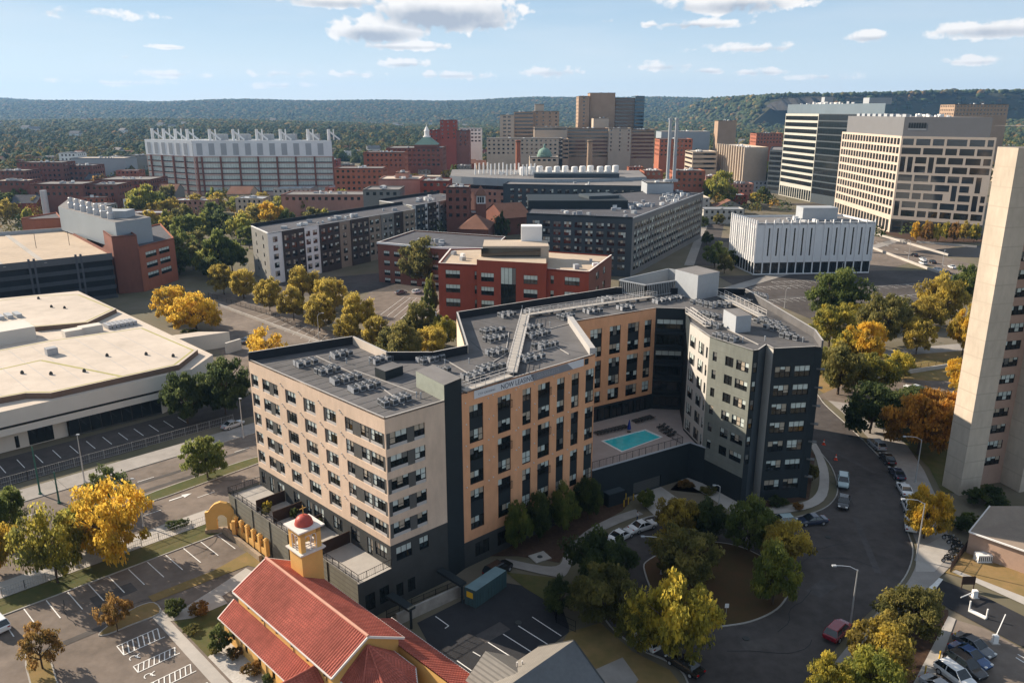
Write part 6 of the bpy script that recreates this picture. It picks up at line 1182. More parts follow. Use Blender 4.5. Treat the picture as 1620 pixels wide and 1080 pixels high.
for k in range(16): q = MB(); p = AB(rgh.uniform(14, 68), rgh.choice((rgh.uniform(172, 200), rgh.uniform(232, 258)))); q.lathe((p.x, p.y), [(.35, 9.7), (.35, 10.1), (.15, 10.4)], M['stucco'], 10); hl.piece('roof_drain' if k % 2 else 'roof_vent', q)
hl.finish()
rp = Bld('ramp_wall', 'pale low concrete ramp structure right of the hall', 'wall', W(350, 545)); b = rp.mb('wall'); P, Q = W(285, 560), W(365, 548); b.prism([P, Q, Q + AB(-6, 6), P + AB(-6, 6)], 0, 4.2, strp, M['whiteroof']); b = rp.mb('end_wall'); b.obox(W(370, 556), R_(60), 5, .6, 0, 3.0, strp); rp.finish()
# brick offices with parking deck, left
gr = Bld('parking_garage', 'wide parking garage with sandy top deck and dark open sides', 'parking garage', (-190, 290, 0)); gz = 15.5
G0, G1 = W(-60, 424, gz), W(177, 400, gz); G0.z = G1.z = 0; G2 = W(102, 361, gz); G2.z = 0; G3 = G0 + (G2 - G1) * 1.05
gr.wall(G0, G1, 13.2, gz, mat('deck_parapet', (.10, .105, .115), .7, .1)); 
for k in range(4): gr.wall(G0, G1, 3.3 * k, 3.3 * k + 1.35, mat('dark_deck_edge', (.06, .065, .075), .7, .15))
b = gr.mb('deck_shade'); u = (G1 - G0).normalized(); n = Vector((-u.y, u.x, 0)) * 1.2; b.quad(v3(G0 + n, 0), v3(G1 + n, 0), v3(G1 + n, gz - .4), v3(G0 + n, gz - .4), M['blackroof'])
for k in (0, 1, 3, 4, 6, 7):
    p = G0.lerp(G1, (.12, .155, 0, .42, .455, 0, .74, .775)[k]); q = MB(); q.obox(p + n * .3, math.atan2(u.y, u.x), .6, .8, 0, gz + .6, mat('dark_post', (.08, .085, .10), .7, .1)); gr.piece('column', q)
gr.wall(G1, G2, 0, gz, M['brick2']); b = gr.mb('top_deck'); b.face([v3(p, gz - 1.1) for p in (G0, G1, G2, G3)], M['tanroof']); b = gr.mb('deck_kerb')
for t in (.25, .52): p, q = G0.lerp(G1, t), G3.lerp(G2, t); b.bar(Vector((*p.xy, gz - 1.0)), Vector((*q.xy, gz - 1.0)), 1.6, .16, M['concrete'])
parapet(gr, G2, G3, gz - 1.1, gz + .3, .4, M['lightg'], M['concrete'])
for t in (.3, .6, .85): p = G0.lerp(G1, t).lerp(G3.lerp(G2, t), .45); q = MB(); q.tube([Vector((*p.xy, gz - 1.1)), Vector((*p.xy, gz + 4))], .1, M['stucco'], 6); gr.piece('deck_lamp', q)
gr.finish()
bz = 20.3; K0, K1, K2_, K3 = W(176, 374, bz), W(216, 371.5, bz), W(275, 376, bz - 4.2), W(252, 367, bz - 4.2)
for p in (K0, K1, K2_, K3): p.z = 0
bo_ = block('brick_offices', 'red brick office wing with pale paired windows at the end of the garage', [K0, K1, K1 + Vector((-38, 55, 0)), K0 + Vector((-38, 55, 0))], bz, M['brick2'], M['darkroof'], fin=False)
sp = lambda L: grid(L, (13.6, 9.9, 6.2), 2.1, 6.4, 8.0, .6, 4, 'office_window', 'blind')
block('x', 'x', [K1 + Vector((.2, -.3, 0)), K2_, K2_ + Vector((-22, 40, 0)), K1 + Vector((-21, 40, 0))], bz - 4.2, M['brick3'], M['darkroof'], sp, b=bo_, fin=False, pn='wing_parapet')
b = bo_.mb('metal_penthouse'); m0, m1, m2_, m3 = W(182, 352, 24.5), W(238, 343.5, 24.5), W(112, 312, 24.5), W(92, 327, 24.5)
for p in (m0, m1, m2_, m3): p.z = 0
b.prism(ccw([m0, m1, m2_, m3]), 15, 24.5, M['bluegrey'], M['greyroof'])
for k in range(7):
    p = m0.lerp(m3, .18 + k * .115) + Vector((2.2, 1.0, 0)); q = MB(); q.lathe((p.x, p.y), [(1.1, 24.5), (1.1, 26.6), (.8, 27.0), (.8, 28.6), (.5, 28.8)], M['steel'], 12); bo_.piece('exhaust_fan', q)
penth(bo_, *W(188, 343, 24.5).xy, 9, 7, 24.5, 2.5, M['lightg']); bo_.finish()
bc = block('brick_stair_house', 'small brick stair house with steel chimney at the back of the garage deck', [W(36, 362, 14.4), W(55, 364, 14.4), W(100, 362, 14.4), W(92, 352, 14.4)], 19, M['brick3'], M['darkroof'], fin=False); p = W(75, 345, 14.4); q = MB(); q.tube([Vector((*p.xy, 14)), Vector((*p.xy, 27))], 1.4, M['steel'], 14); bc.piece('chimney', q); bc.finish()
# red brick landmark
rz = 17.4; sw_ = dict(name='school_window')
rb = Bld('red_brick_block', 'deep red brick building with pale roofs and tall pale windows behind the complex', 'building', W(800, 500)); P0, P1, P2, P3 = W(693, 417, rz), W(757, 420, rz), W(866, 426, rz), W(932, 431, rz); P4, P5 = W(968, 404, rz), W(790, 392, rz); P6 = W(712, 394, rz)
fl_ = Vector((P3.x - P0.x, P3.y - P0.y, 0)).normalized()
def rows(L, xs, tops, h, cols=4, st='res'): return [(a, c, z - h, z, dict(cols=cols, name='school_window', style=st, rail=.5)) for z in tops for a, c in xs]
T3 = (15.6, 11.2, 6.8)
L = (P1 - P0).length; rb.wall(P0, P1, 0, rz, M['redbrick'], rows(L, ((L * .18, L * .54), (L * .90, L * .95)), T3, 2.5, 4, 'blind'))
L = (P2 - P1).length; f = Vector((fl_.y, -fl_.x, 0)); C1, C2 = P1 + f * 1.5, P2 + f * 1.5; rb.wall(P1, C1, 0, rz + 2, M['redbrick']); rb.wall(C2, P2, 0, rz + 2, M['redbrick'])
rb.wall(C1, C2, 0, rz + 2, M['redbrick'], rows(L, ((L * .06, L * .25), (L * .68, L * .88)), (15.6, 11.4, 7.2), 2.6, 4, 'blind') + [(L * .35, L * .57, 1, 17.5, dict(cols=4, name='glazed_bay', style='res', rail=.3))])
L = (P3 - P2).length; rb.wall(P2, P3, 0, rz, M['redbrick'], rows(L, ((L * .08, L * .16), (L * .42, L * .78)), T3, 2.4, 4, 'blind')); L = (P4 - P3).length; rb.wall(P3, P4, 0, rz, M['brick2'], rows(L, ((L * .3, L * .42), (L * .6, L * .7)), T3, 2.2, 2))
for P, Q in ((P4, P5), (P5, P6), (P6, P0)): rb.wall(P, Q, 0, rz, M['redbrick'])
b = rb.mb('roof'); b.face([v3(p, rz - .4) for p in (P0, P1, P2, P3, P4, P5, P6)], M['tanroof']); b.face([v3(p, rz + 1.9) for p in (C1, C2, P2 + Vector((0, 9, 0)), P1 + Vector((0, 9, 0)))], M['tanroof'])
for P, Q in ((P0, P1), (P2, P3), (P3, P4), (P6, P0)): parapet(rb, P, Q, rz - .4, rz + .25, .5, M['redbrick'], M['trimw'])
penth(rb, (P1.x + P2.x) / 2 + 1, P1.y + 10, 20, 12, rz, 5.2, M['tan2'], part='penthouse'); penth(rb, (P1.x + P2.x) / 2 + 6, P1.y + 16, 6.5, 5, rz + 5.2, 4.6, M['white'], part='lift_house')
q = MB(); c = Vector(((P1.x + P2.x) / 2 - 1, P1.y + 3.7, 0)); q.box(c.x - 8.5, c.x + 9.5, c.y, c.y + .2, rz + 2, rz + 4.6, M['glass']); rb.piece('attic_window', q); vents(rb, [P0 + Vector((3, 3, 0)), P1, P6], rz - .4, 4, seed=3); vents(rb, [P2 + Vector((2, 4, 0)), P3, P4], rz - .4, 3, seed=4); rb.finish()
# brick school block with white cornice
z = 15.0; pts = [W(597, 383, z), W(641, 387, z), W(700, 391, z), W(778, 393, z), W(800, 374, z), W(655, 364, z)]
bs = block('brick_school', 'brown brick school block with white cornice and white framed windows', pts, z, M['brick2'], M['darkroof'], lambda L: grid(L, (12.0, 8.4, 4.8, 1.8), 1.9, 2.6, 4.6, .8, 3, 'school_window', 'blind'), trim=M['white'], fin=False)
for P, Q in zip(pts, pts[1:4]): bs.mb('cornice').bar(Vector((*P.xy, z - .2)) + Vector((0, -.3, 0)), Vector((*Q.xy, z - .2)) + Vector((0, -.3, 0)), .6, .7, M['white'])
vents(bs, pts, z - .5, 12, seed=5); bs.finish()
# striped grey apartments, two wings
z = 19.0; mats_ = [M['lightg'], M['brownp'], M['cream'], M['brownp'], M['taup'], M['brownp'], M['taup'], M['greyp']]
def striped(name, label, L0, F0, F1, Bk, z, widths, mats_, nfl=5, seed=0):
    for p in (L0, F0, F1, Bk): p.z = 0
    b = Bld(name, label, 'apartment building', F0); tops = [z - 1.6 - 3.2 * k for k in range(nfl)]
    L = (F0 - L0).length; b.wall(L0, F0, 0, z, M['greyp'], grid(L, tops, 1.6, 1.5, L / 2.4, 1.4, 2)); D = F1 - F0; T = D.length; u = D / T; n = Vector((u.y, -u.x, 0)); s = 0; tot = sum(widths)
    for i, w in enumerate(widths):
        w = w / tot * T; P, Q = F0 + u * s, F0 + u * (s + w); e = .5 if i % 2 else 0; m = mats_[i % len(mats_)]
        b.wall(P + n * e, Q + n * e, 0, z, m, grid(w, tops, 2.0, 2.3, 3.7, .5, 2, style='res'))
        if e: b.wall(P, P + n * e, 0, z, m); b.wall(Q + n * e, Q, 0, z, m); b.mb('roof').quad(v3(P, z), v3(P + n * e, z), v3(Q + n * e, z), v3(Q, z), m)
        s += w
    b.wall(F1, Bk, 0, z, M['greyp']); b.wall(Bk, L0, 0, z, M['charcoal']); b.mb('roof').face([v3(p, z - .3) for p in (L0, F0, F1, Bk)], M['darkroof']); parapet(b, L0, F0, z - .3, z + .3, .4, M['white'], M['white']); parapet(b, F0, F1, z - .3, z + .1, .3, M['lightg'], M['lightg']); parapet(b, Bk, L0, z - .3, z + 1.0, .4, M['blackroof'], M['stucco'])
    vents(b, [L0.lerp(F0, .5), F0, F1, Bk], z - .3, 22, seed=seed); b.finish(100); return b
striped('striped_apartments', 'grey apartment wing with white, brown and taupe stripes behind the amber trees', W(397, 358, z), W(423, 369.5, z), W(655, 331, z), W(636, 322, z), z, [5, 8, 6, 8, 5, 8, 6, 6, 5, 6], [M['white'], M['brownp'], M['white'], M['brownp'], M['taup'], M['brownp'], M['taup'], M['greyp'], M['brownp'], M['taup']], 5, 11)
z = 18.5; striped('striped_apartments', 'farther striped apartment wing with pale stripes left of the small brick church', W(600, 318, z), W(652, 326, z), W(734, 311, z), W(690, 305, z), z, [2, 5, 2, 5, 2, 5, 2, 4, 2, 4], [M['white'], M['slate'], M['white'], M['brownp'], M['white'], M['greyp'], M['taup'], M['brownp'], M['white'], M['slate']], 5, 12)
# dark slate apartments
z = 22.6; F0, F1, F2 = W(833, 339, z), W(1001, 346, z), W(1113, 305, z); B0_, B1_ = W(1046, 300, z), W(850, 315, z)
for p in (F0, F1, F2, B0_, B1_): p.z = 0
da = Bld('dark_apartments', 'large dark slate apartment block with glazed roof terrace and grey gridded long side', 'apartment building', F1); tops = [z - 2.2 - 3.15 * k for k in range(6)]
L = (F1 - F0).length; da.wall(F0, F1, 0, z, M['slate'], grid(L, tops, 2.2, 2.9, 4.3, 1.2, 3, style='res')); L = (F2 - F1).length; da.wall(F1, F2, 0, z, mat('grey_frame_panel', (.17, .17, .17), .7, .1), grid(L, tops, 2.4, 3.0, 3.8, 1.0, 2, 'side_window', style='res')); da.wall(F2, B0_, 0, z, M['charcoal']); da.wall(B0_, B1_, 0, z, M['charcoal']); da.wall(B1_, F0, 0, z, M['charcoal'])
da.mb('roof').face([v3(p, z - .3) for p in (F0, F1, F2, B0_, B1_)], M['darkroof']); parapet(da, F0, F1, z - .3, z + .5, .4, M['charcoal'], M['charcoal']); parapet(da, F1, F2, z - .3, z + .3, .4, M['lightg'], M['lightg'])
penth(da, F0.x * .55 + F1.x * .45 + 4, F0.y + 34, 42, 26, z - .3, 3.4, M['charcoal']); penth(da, F1.x - 8, F1.y + 48, 14, 12, z - .3, 4.6, M['slate'], ang=.3); vents(da, [F0 + Vector((2, 3, 0)), F1 + Vector((-2, 3, 0)), F1.lerp(F2, .9)], z - .3, 40, seed=13); vents(da, [F1 + Vector((2, 6, 0)), F2, B0_], z - .3, 30, seed=14); rr2 = MB(); railing(rr2, F0 + Vector((1, 1.5, 0)), F1 + Vector((-1.5, 2, 0)), z - .3, 1.3, M['lightg'], 3); da.piece('roof_rail', rr2); da.finish(100)
z = 21; pts = [W(796, 291, z), W(1015, 294, z), W(1020, 280, z), W(820, 277, z)]
db = block('slate_building', 'dark slate building with raised roof box behind the dark apartments', pts, z, M['slate'], M['greyroof'], lambda L: grid(L, (18.4, 15, 11.6, 8.2), 2.2, 2.2, 4.6, 2, 2), fin=False); c = sum(pts, Vector()) / 4; penth(db, c.x, c.y + 4, 52, 12, z - .5, 4.6, M['slate']); vents(db, pts, z - .5, 14, seed=15); db.finish(100)
# small brick church
cbk = Bld('brick_church', 'small brick church with hipped roof and latticed white belfry', 'church', W(750, 380)); zz = 8; base = [W(725, 362, zz), W(772, 363, zz), W(781, 352, zz), W(735, 351, zz)]; 
for p in base: p.z = 0
base = ccw(base); cc_ = sum(base, Vector()) / 4; w_ = cbk.mb('wall'); w_.prism(base, 0, zz, M['brick2']); r = cbk.mb('roof'); 
brr = mat('brown_shingle', (.19, .095, .065), .9, .2, 1.5)
for P, Q in zip(base, base[1:] + base[:1]): r.face([v3((P - cc_) * 1.06 + cc_, zz), v3((Q - cc_) * 1.06 + cc_, zz), v3(cc_, zz + 5.5)], brr)
p = W(761, 350, 8); t_ = cbk.mb('belfry'); t_.obox(p, .1, 5, 5, 0, 17, M['brick2']); t_.obox(p, .1, 4.4, 4.4, 17, 21, M['white']); 
for k in (-1.2, 0, 1.2): t_.box(p.x + k - .4, p.x + k + .4, p.y - 2.45, p.y - 2.2, 17.6, 20.4, M['blackroof'])
t_.prism([(p.x - 2.9, p.y - 2.9), (p.x + 2.9, p.y - 2.9), (p.x + 2.9, p.y + 2.9), (p.x - 2.9, p.y + 2.9)], 21, 21.3, brr); s_ = cbk.mb('spire_roof')
for a, c in (((-2.9, -2.9), (2.9, -2.9)), ((2.9, -2.9), (2.9, 2.9)), ((2.9, 2.9), (-2.9, 2.9)), ((-2.9, 2.9), (-2.9, -2.9))): s_.face([(p.x + a[0], p.y + a[1], 21.3), (p.x + c[0], p.y + c[1], 21.3), (p.x, p.y, 26)], brr)
cbk.finish()
def gabled(name, label, c, lx, ly, ze, zr, ang, wm, rm, cat='building'):
    b = Bld(name, label, cat, (c.x, c.y, 0)); u = Vector((math.cos(ang), math.sin(ang), 0)); n = Vector((-u.y, u.x, 0)); q = lambda s, t, z: v3(Vector((c.x, c.y, 0)) + u * s * lx / 2 + n * t * ly / 2, z); w = b.mb('wall'); r = b.mb('roof')
    for s in (-1, 1): f = [q(s, -1, 0), q(s, 1, 0), q(s, 1, ze), q(s, 0, zr), q(s, -1, ze)]; w.face(f if s > 0 else f[::-1], wm)
    w.quad(q(-1, -1, 0), q(1, -1, 0), q(1, -1, ze), q(-1, -1, ze), wm); w.quad(q(1, 1, 0), q(-1, 1, 0), q(-1, 1, ze), q(1, 1, ze), wm)
    r.quad(q(-1.04, -1.08, ze - .2), q(1.04, -1.08, ze - .2), q(1.04, 0, zr + .1), q(-1.04, 0, zr + .1), rm); r.quad(q(1.04, 1.08, ze - .2), q(-1.04, 1.08, ze - .2), q(-1.04, 0, zr + .1), q(1.04, 0, zr + .1), rm); b.finish(); return b
gabled('brick_hall', 'gabled brick hall right of the brick church', W(802, 366), 16, 24, 9, 15, .5, M['brick2'], brr)
# white ribbed office
e0, e1_, e2_ = Vector((91.4, 331.5, 0)), Vector((94.7, 307.8, 0)), Vector((141.9, 311.9, 0)); e3 = e2_ + (e0 - e1_); z = 20.3
wo = Bld('ribbed_office', 'white office block with vertical ribs and narrow slit windows', 'office building', (118, 318, 0)); wm_ = mat('white_precast', (.70, .70, .70), .7, .05, .4)
L = (e2_ - e1_).length; nx = [i for i in range(12)]
def slits(L, n, skip=()): st = L / n; return [(st * (k + .42), st * (k + .60), 7.4, 18.2, dict(cols=1, name='slit_window', style='plain', rail=0)) for k in range(n) if k not in skip] + [(st * k + .25, st * (k + 1) - .25, .5, 4.8, dict(cols=2, name='ground_window', style='plain', rail=0)) for k in range(n)]
wo.wall(e1_, e2_, 0, z, wm_, slits(L, 14, (0, 7))); wo.wall(e0, e1_, 0, z, wm_, slits((e1_ - e0).length, 9)); wo.wall(e2_, e3, 0, z, wm_); wo.wall(e3, e0, 0, z, wm_); wo.mb('roof').face([v3(p, z - .8) for p in (e0, e1_, e2_, e3)], M['greyroof'])
for P, Q, n in ((e1_, e2_, 14), (e0, e1_, 12)):
    u = (Q - P).normalized(); nn = Vector((u.y, -u.x, 0))
    for k in range(n + 1):
        p = P.lerp(Q, k / n) + nn * .22; q = MB(); q.obox(p, math.atan2(u.y, u.x), .38, .5, 5.0, z + 1.1, wm_); wo.piece('rib', q)
    parapet(wo, P, Q, z - .8, z + .1, .3, wm_, wm_)
penth(wo, 124, 326, 14, 8, z - .8, 5.0, M['lightg']); vents(wo, [e0, e1_, e2_, e3], z - .8, 12, seed=21); wo.finish(100)
# concrete tower at the right edge
Lf, Cf, Rf = W(1490, 768), W(1517, 784), W(1549, 779); tz = 56.7
ct = Bld('concrete_tower', 'tall concrete apartment tower with a blank shaft and bands of windows at the right edge', 'apartment tower', Cf); dR = (Rf - Cf); dl = (Lf - Cf); seamc = M['towerc']
ct.wall(Lf, Cf, 0, tz, seamc); ct.wall(Cf, Rf, 0, tz, seamc); ct.wall(Rf, Rf + dl, 0, tz, seamc); ct.wall(Rf + dl, Lf, 0, tz, seamc); ct.mb('roof').face([v3(p, tz) for p in (Lf, Cf, Rf, Rf + dl)], M['greyroof'])
W0 = Rf + dl.normalized() * 2.2; uR = dR.normalized(); W1_ = W0 + uR * 6.6; tops = [55.3 - 2.95 * k for k in range(18)]; pk = mat('tower_brick', (.40, .27, .21), .85, .1)
ct.wall(W0, W1_, 0, tz + 3, pk, [(2.0, 5.6, t - 1.55, t, dict(cols=4, name='tower_window', style='res')) for t in tops] + [(.3, .9, t - 1.4, t, dict(cols=1, name='slot_window', style='plain', rail=0)) for t in tops])
ct.wall(W1_, W1_ - dl.normalized() * 4, 0, tz + 3, seamc); ct.wall(W1_ - dl.normalized() * 4, W1_ - dl.normalized() * 4 + uR * 9, 0, tz + 3, seamc); ct.mb('roof').face([v3(p, tz + 3) for p in (W0, W1_, W1_ - dl.normalized() * 4, W1_ - dl.normalized() * 4 + uR * 9, W0 + uR * 15 + dl * 2, W0 + dl * 2)], M['greyroof']); ct.finish(100)
# low shingled annex with gutter at the tower foot
sx = Bld('low_annex', 'low annex with grey brown shingle roof at the foot of the concrete tower', 'building', W(1600, 870)); q0, q1_, q2 = W(1533, 841, 3.6), W(1640, 878, 3.6), W(1566, 800, 6.0); q3 = W(1700, 800, 6.0); b = sx.mb('roof'); b.quad(q0, q1_, q3, q2, patterned('brown_shingle_rows', (.29, .23, .18), (.22, .175, .14), (0, 0, 20), kind='z')); b = sx.mb('gutter'); b.bar(q0 + Vector((0, 0, .02)), q1_ + Vector((0, 0, .02)), .2, .2, M['white']); b.bar(q0, q2, .16, .2, M['trimw'])
q0w, q1w = Vector((q0.x + .3, q0.y + .3, 0)), Vector((q1_.x + .3, q1_.y + .3, 0)); sx.wall(q0w, q1w, 0, 3.5, mat('pink_block', (.42, .29, .22), .9, .1), [(8, 9.2, 1.2, 2.6, dict(cols=2, style='plain'))]); sx.wall(Vector((q2.x, q2.y, 0)), q0w, 0, 3.6, M['stucco']); sx.finish()
# ------------------------------------------------------------------ big towers of the right background
z = 49.4; A0, A1, A2 = Vector((204.5, 509.8, 0)), Vector((200, 421.8, 0)), W(1577, 218, z); A2.z = 0; A3 = A2 + (A0 - A1)
az = Bld('grid_office', 'broad office block with pale grid of irregular dark windows and grey metal crown', 'office building', A1); pan = mat('grid_frame', (.50, .42, .35), .8, .07); L = (A2 - A1).length; ops = []; rg = random.Random(5); fh = 4.5
res = []
for k in range(9):
    x_ = .8; zt = z - 1.2 - k * fh; nxt = []
    while x_ < L - 2.4:
        hit = [r_ for r_ in res if r_[0] - 1.0 < x_ + 2.0 and x_ < r_[1] + 1.0]
        if hit: x_ = hit[0][1] + 1.1; continue
        lim = min([r_[0] for r_ in res if r_[0] > x_] + [L + .3]) - 1.1
        w = rg.choice((4.2, 6.6, 6.6, 9.0, 5.2)); tall = rg.random() < .16 and k not in (0, 8); w = 2.4 if tall else w; w = min(w, lim - x_)
        if w > 1.2: ops.append((x_, x_ + w, zt - 3.25 - (fh if tall else 0), zt, dict(cols=max(1, int(w / 1.6)), name='grid_window', style='plain', frame=False))); nxt += [(x_, x_ + w)] if tall else []
        x_ += max(w, .3) + 1.1
    res = nxt
ops += [(1 + k * 5.2, 5.2 + k * 5.2, .5, 6.2, dict(cols=3, name='ground_window', style='plain', frame=False)) for k in range(int(L / 5.2) - 1)]
az.wall(A1, A2, 7.2, z, pan, [o_ for o_ in ops if o_[2] > 7.2], rev=.4); az.wall(A1, A2, 0, 7.2, M['stucco'], [o_ for o_ in ops if o_[2] < 3 and o_[3] < 7.2], rev=.4); Ls = (A1 - A0).length; az.wall(A0, A1, 0, z, pan, grid(Ls, [z - 1.2 - k * fh for k in range(9)], 3.2, 3.2, 4.3, 1.0, 2, 'side_window', 'plain', False) + [(1 + k * 4.5, 4.6 + k * 4.5, .5, 6.4, dict(cols=2, name='ground_window', style='plain', frame=False)) for k in range(int(Ls / 4.5))], rev=.4)
az.wall(A2, A3, 0, z, pan); az.mb('roof').face([v3(p, z - .3) for p in (A0, A1, A2, A3)], M['greyroof']); cA = (A0 + A1 + A2 + A3) / 4; cr = [cA + (p - cA) * .93 for p in (A0, A1, A2, A3)]; az.mb('crown').prism(ccw(cr), z - .3, 58.8, mat('grey_crown', (.17, .17, .175), .5, .06), M['greyroof']); vents(az, cr, 58.8, 30, M['white'], 31)
for k in range(9): p = cr[0].lerp(cr[1], .1 + k * .1) + Vector((4, 0, 0)); q = MB(); q.box(p.x - 1, p.x + 1, p.y - 2, p.y + 2, 58.8, 60.2, M['lightg']); az.piece('roof_unit', q)
az.finish(100)
gp = thing('rooftop_sign', 'dark rooftop sign with a pale line on the grey crown of the grid office', 'sign', (0, 0, 0)); P = cr[1].lerp(cr[2], .055); Q = cr[1].lerp(cr[2], .27); n = Vector((0, -.15, 0)); b = MB(); n_ = 7
for k in range(n_): a, c = P.lerp(Q, k / n_), P.lerp(Q, (k + .82) / n_); b.quad(v3(a + n, 53.4), v3(c + n, 53.4), v3(c + n, 56.0), v3(a + n, 56.0), M['charcoal'])
b.build('letters', gp); b = MB(); b.quad(v3(P + n, 52.6), v3(Q + n, 52.6), v3(Q + n, 53.0), v3(P + n, 53.0), M['lightg']); b.build('underline', gp)
for (x0, y0, x1, y1, lb_) in ((1360, 386, 1520, 446, 'pale concrete barrier along the near side of the road ramp'), (1384, 371, 1500, 405, 'pale concrete barrier along the far side of the road ramp'), (1450, 384, 1545, 392, 'pale parapet of the underpass beside the young trees')):
    P, Q = W(x0, y0), W(x1, y1); q = MB(); q.bar(P + Vector((0, 0, .5)), Q + Vector((0, 0, .5)), .5, 1.0, M['concrete']); tag(q.build('road_barrier'), lb_, 'barrier')
sheet('dry_verge', pxs((1395, 369), (1420, 362), (1560, 372), (1560, 384), (1450, 383)), .04, M['mulch']); sheet('lane_asphalt', pxs((1440, 398), (1560, 388), (1560, 408), (1500, 406)), .035, M['blackroof'])
lm_ = MB()
for k in range(9): a, c = W(1385 + k * 15, 383 + k * 5.2), W(1391 + k * 15, 385 + k * 5.2); line_mb(lm_, a, c, .25, .12)
lm_.build('lane_markings')['kind'] = 'structure'
z = 59.8; T0, T1, T2 = Vector((204.4, 618, 0)), Vector((210.7, 568.5, 0)), W(1402, 181, z); T2.z = 0; T3_ = T2 + (T0 - T1)
gt_ = Bld('banded_tower', 'glass office tower with cream floor bands and a blue glass upper storey', 'office building', T1); bandm = mat('cream_band', (.46, .45, .40), .7, .05)
def bands(L, z0, n, fh, h, nm): return [(.5, L - .5, z0 - k * fh - h, z0 - k * fh, dict(cols=max(2, int(L / 3)), name=nm, style='plain', frame=True)) for k in range(n)]
L = (T1 - T0).length; gt_.wall(T0, T1, 0, z, bandm, bands(L, z - 1.6, 11, 4.5, 2.9, 'ribbon_window') + [(1 + k * 3.5, 3.8 + k * 3.5, .4, 7.5, dict(cols=1, name='ground_window', style='plain')) for k in range(int(L / 3.5))]); L = (T2 - T1).length
gt_.wall(T1, T2, 0, z, M['slate'], [(.3, L - .3, z - .5 - k * 4.5 - 3.6, z - .5 - k * 4.5, dict(cols=max(2, int(L / 3)), name='ribbon_window', style='plain')) for k in range(12)]); gt_.wall(T2, T3_, 0, z, M['slate']); gt_.mb('roof').face([v3(p, z) for p in (T0, T1, T2, T3_)], M['greyroof'])
u0 = [T0 + Vector((3, 0, 0)), T1 + Vector((3, 3, 0)), T1 + Vector((8, 3, 0)), T0 + Vector((8, 0, 0))]; cT = (T0 + T1 + T2 + T3_) / 4; cr = [cT + (p - cT) * .97 for p in (T0, T1, T2, T3_)]; gt_.mb('upper_storey').prism(ccw(cr), z, z + 6.4, mat('blue_glass_band', (.16, .20, .23), .2, .1, .1, spec=.6), M['greyroof']); vents(gt_, cr, z + 6.4, 26, M['white'], 41); penth(gt_, T1.x + 50, T1.y + 25, 16, 10, z + 6.4, 4.5, M['lightg']); penth(gt_, T1.x + 16, T1.y + 30, 6, 6, z + 6.4, 5.0, M['lightg']); gt_.finish(100)
for k in range(1): pass
z = 34; c0, c1 = W(1136, 228, z), W(1178, 233.5, z); c2 = W(1216, 233, z)
for p in (c0, c1, c2): p.z = 0
rb2 = block('ribbed_concrete_office', 'tan office block with tall fluted concrete ribs on its sunny side', [c0, c1, c2, c2 + (c0 - c1)], z, M['tan2'], M['whiteroof'], fin=False); u = (c1 - c0).normalized(); nn = Vector((u.y, -u.x, 0))
for k in range(11): p = c0.lerp(c1, (k + .5) / 11) + nn * .6; q = MB(); q.obox(p, math.atan2(u.y, u.x), 1.5, 1.4, 4, z + .6, M['tan2']); rb2.piece('rib', q)
vents(rb2, [c0, c1, c2], z - .5, 14, M['white'], 51); rb2.finish()
gsb = block('glass_strip_building', 'slim banded glass building between the ribbed office and the banded tower', [W(1212, 305), W(1232, 307), W(1235, 295), W(1216, 295)], 33, M['slate'], M['greyroof'], lambda L: bands(L, 31.5, 8, 3.8, 2.4, 'ribbon_window'))
# long laboratory on the left
z = 40.5; l0, l1, l2 = Vector((-287, 641.8, 0)), Vector((-238, 610.4, 0)), Vector((-134.5, 612, 0)); l3 = l2 + (l0 - l1)
lb = Bld('laboratory', 'long brick banded laboratory under a pale blue metal crown with fin stacks', 'laboratory', l1); zb = 29.0; fh = 4.4
for P, Q in ((l0, l1), (l1, l2)):
    L = (Q - P).length; lb.wall(P, Q, 0, zb, mat('lab_brick', (.56, .41, .355), .85, .12), [(.5, L - .5, zb - .8 - k * fh - (3.9 if k < 2 else 3.3), zb - .8 - k * fh, dict(cols=int(L / 1.9), name='ribbon_window', style='blind', rail=.8)) for k in range(6)], rev=.2); lb.wall(P, Q, zb, z, M['bluelab'], off=.4); u = (Q - P).normalized(); nn = Vector((u.y, -u.x, 0))
    for k in range(int(L / 14) + 1): p = P + u * (6 + k * 14) + nn * .5; q = MB(); q.obox(p, math.atan2(u.y, u.x), 1.0, 1.4, 0, zb, M['brick2']); lb.piece('brick_pier', q)
    for kk in range(int(L / 9)): p = P + u * (5 + kk * 9) + nn * .45; q = MB(); q.obox(p, math.atan2(u.y, u.x), 4.2, .2, zb + 1, z - 2.0, M['lightg']); lb.piece('louvre_panel', q)
lb.wall(l2, l3, 0, z, M['brick2']); lb.mb('roof').face([v3(p, z) for p in (l0, l1, l2, l3)], M['lightg'])
for i, (P, Q, ts) in enumerate(((l0, l1, (.05, .3, .55, .8)), (l1, l2, (.09, .26, .43, .60, .80, .95)))):
    for t in ts:
        p = P.lerp(Q, t) + Vector((2, 6, 0)); q = MB(); q.tube([Vector((*p.xy, z - 6)), Vector((*p.xy, z + 8.0))], 1.15, M['white'], 10); q.bar(Vector((p.x + 1, p.y, z + 6)), Vector((p.x + 8, p.y, z + .5)), .9, 1.1, M['white']); q.bar(Vector((p.x + 2.5, p.y + 5, z)), Vector((p.x + 2.5, p.y + 5, z + 8)), .8, .8, M['white']); lb.piece('exhaust_stack', q)
for k in range(5): p = l1.lerp(l2, .18 + k * .17); penth(lb, p.x - 3, p.y + 16, 9, 8, z, 4.2, M['lightg'])
lb.finish(100)
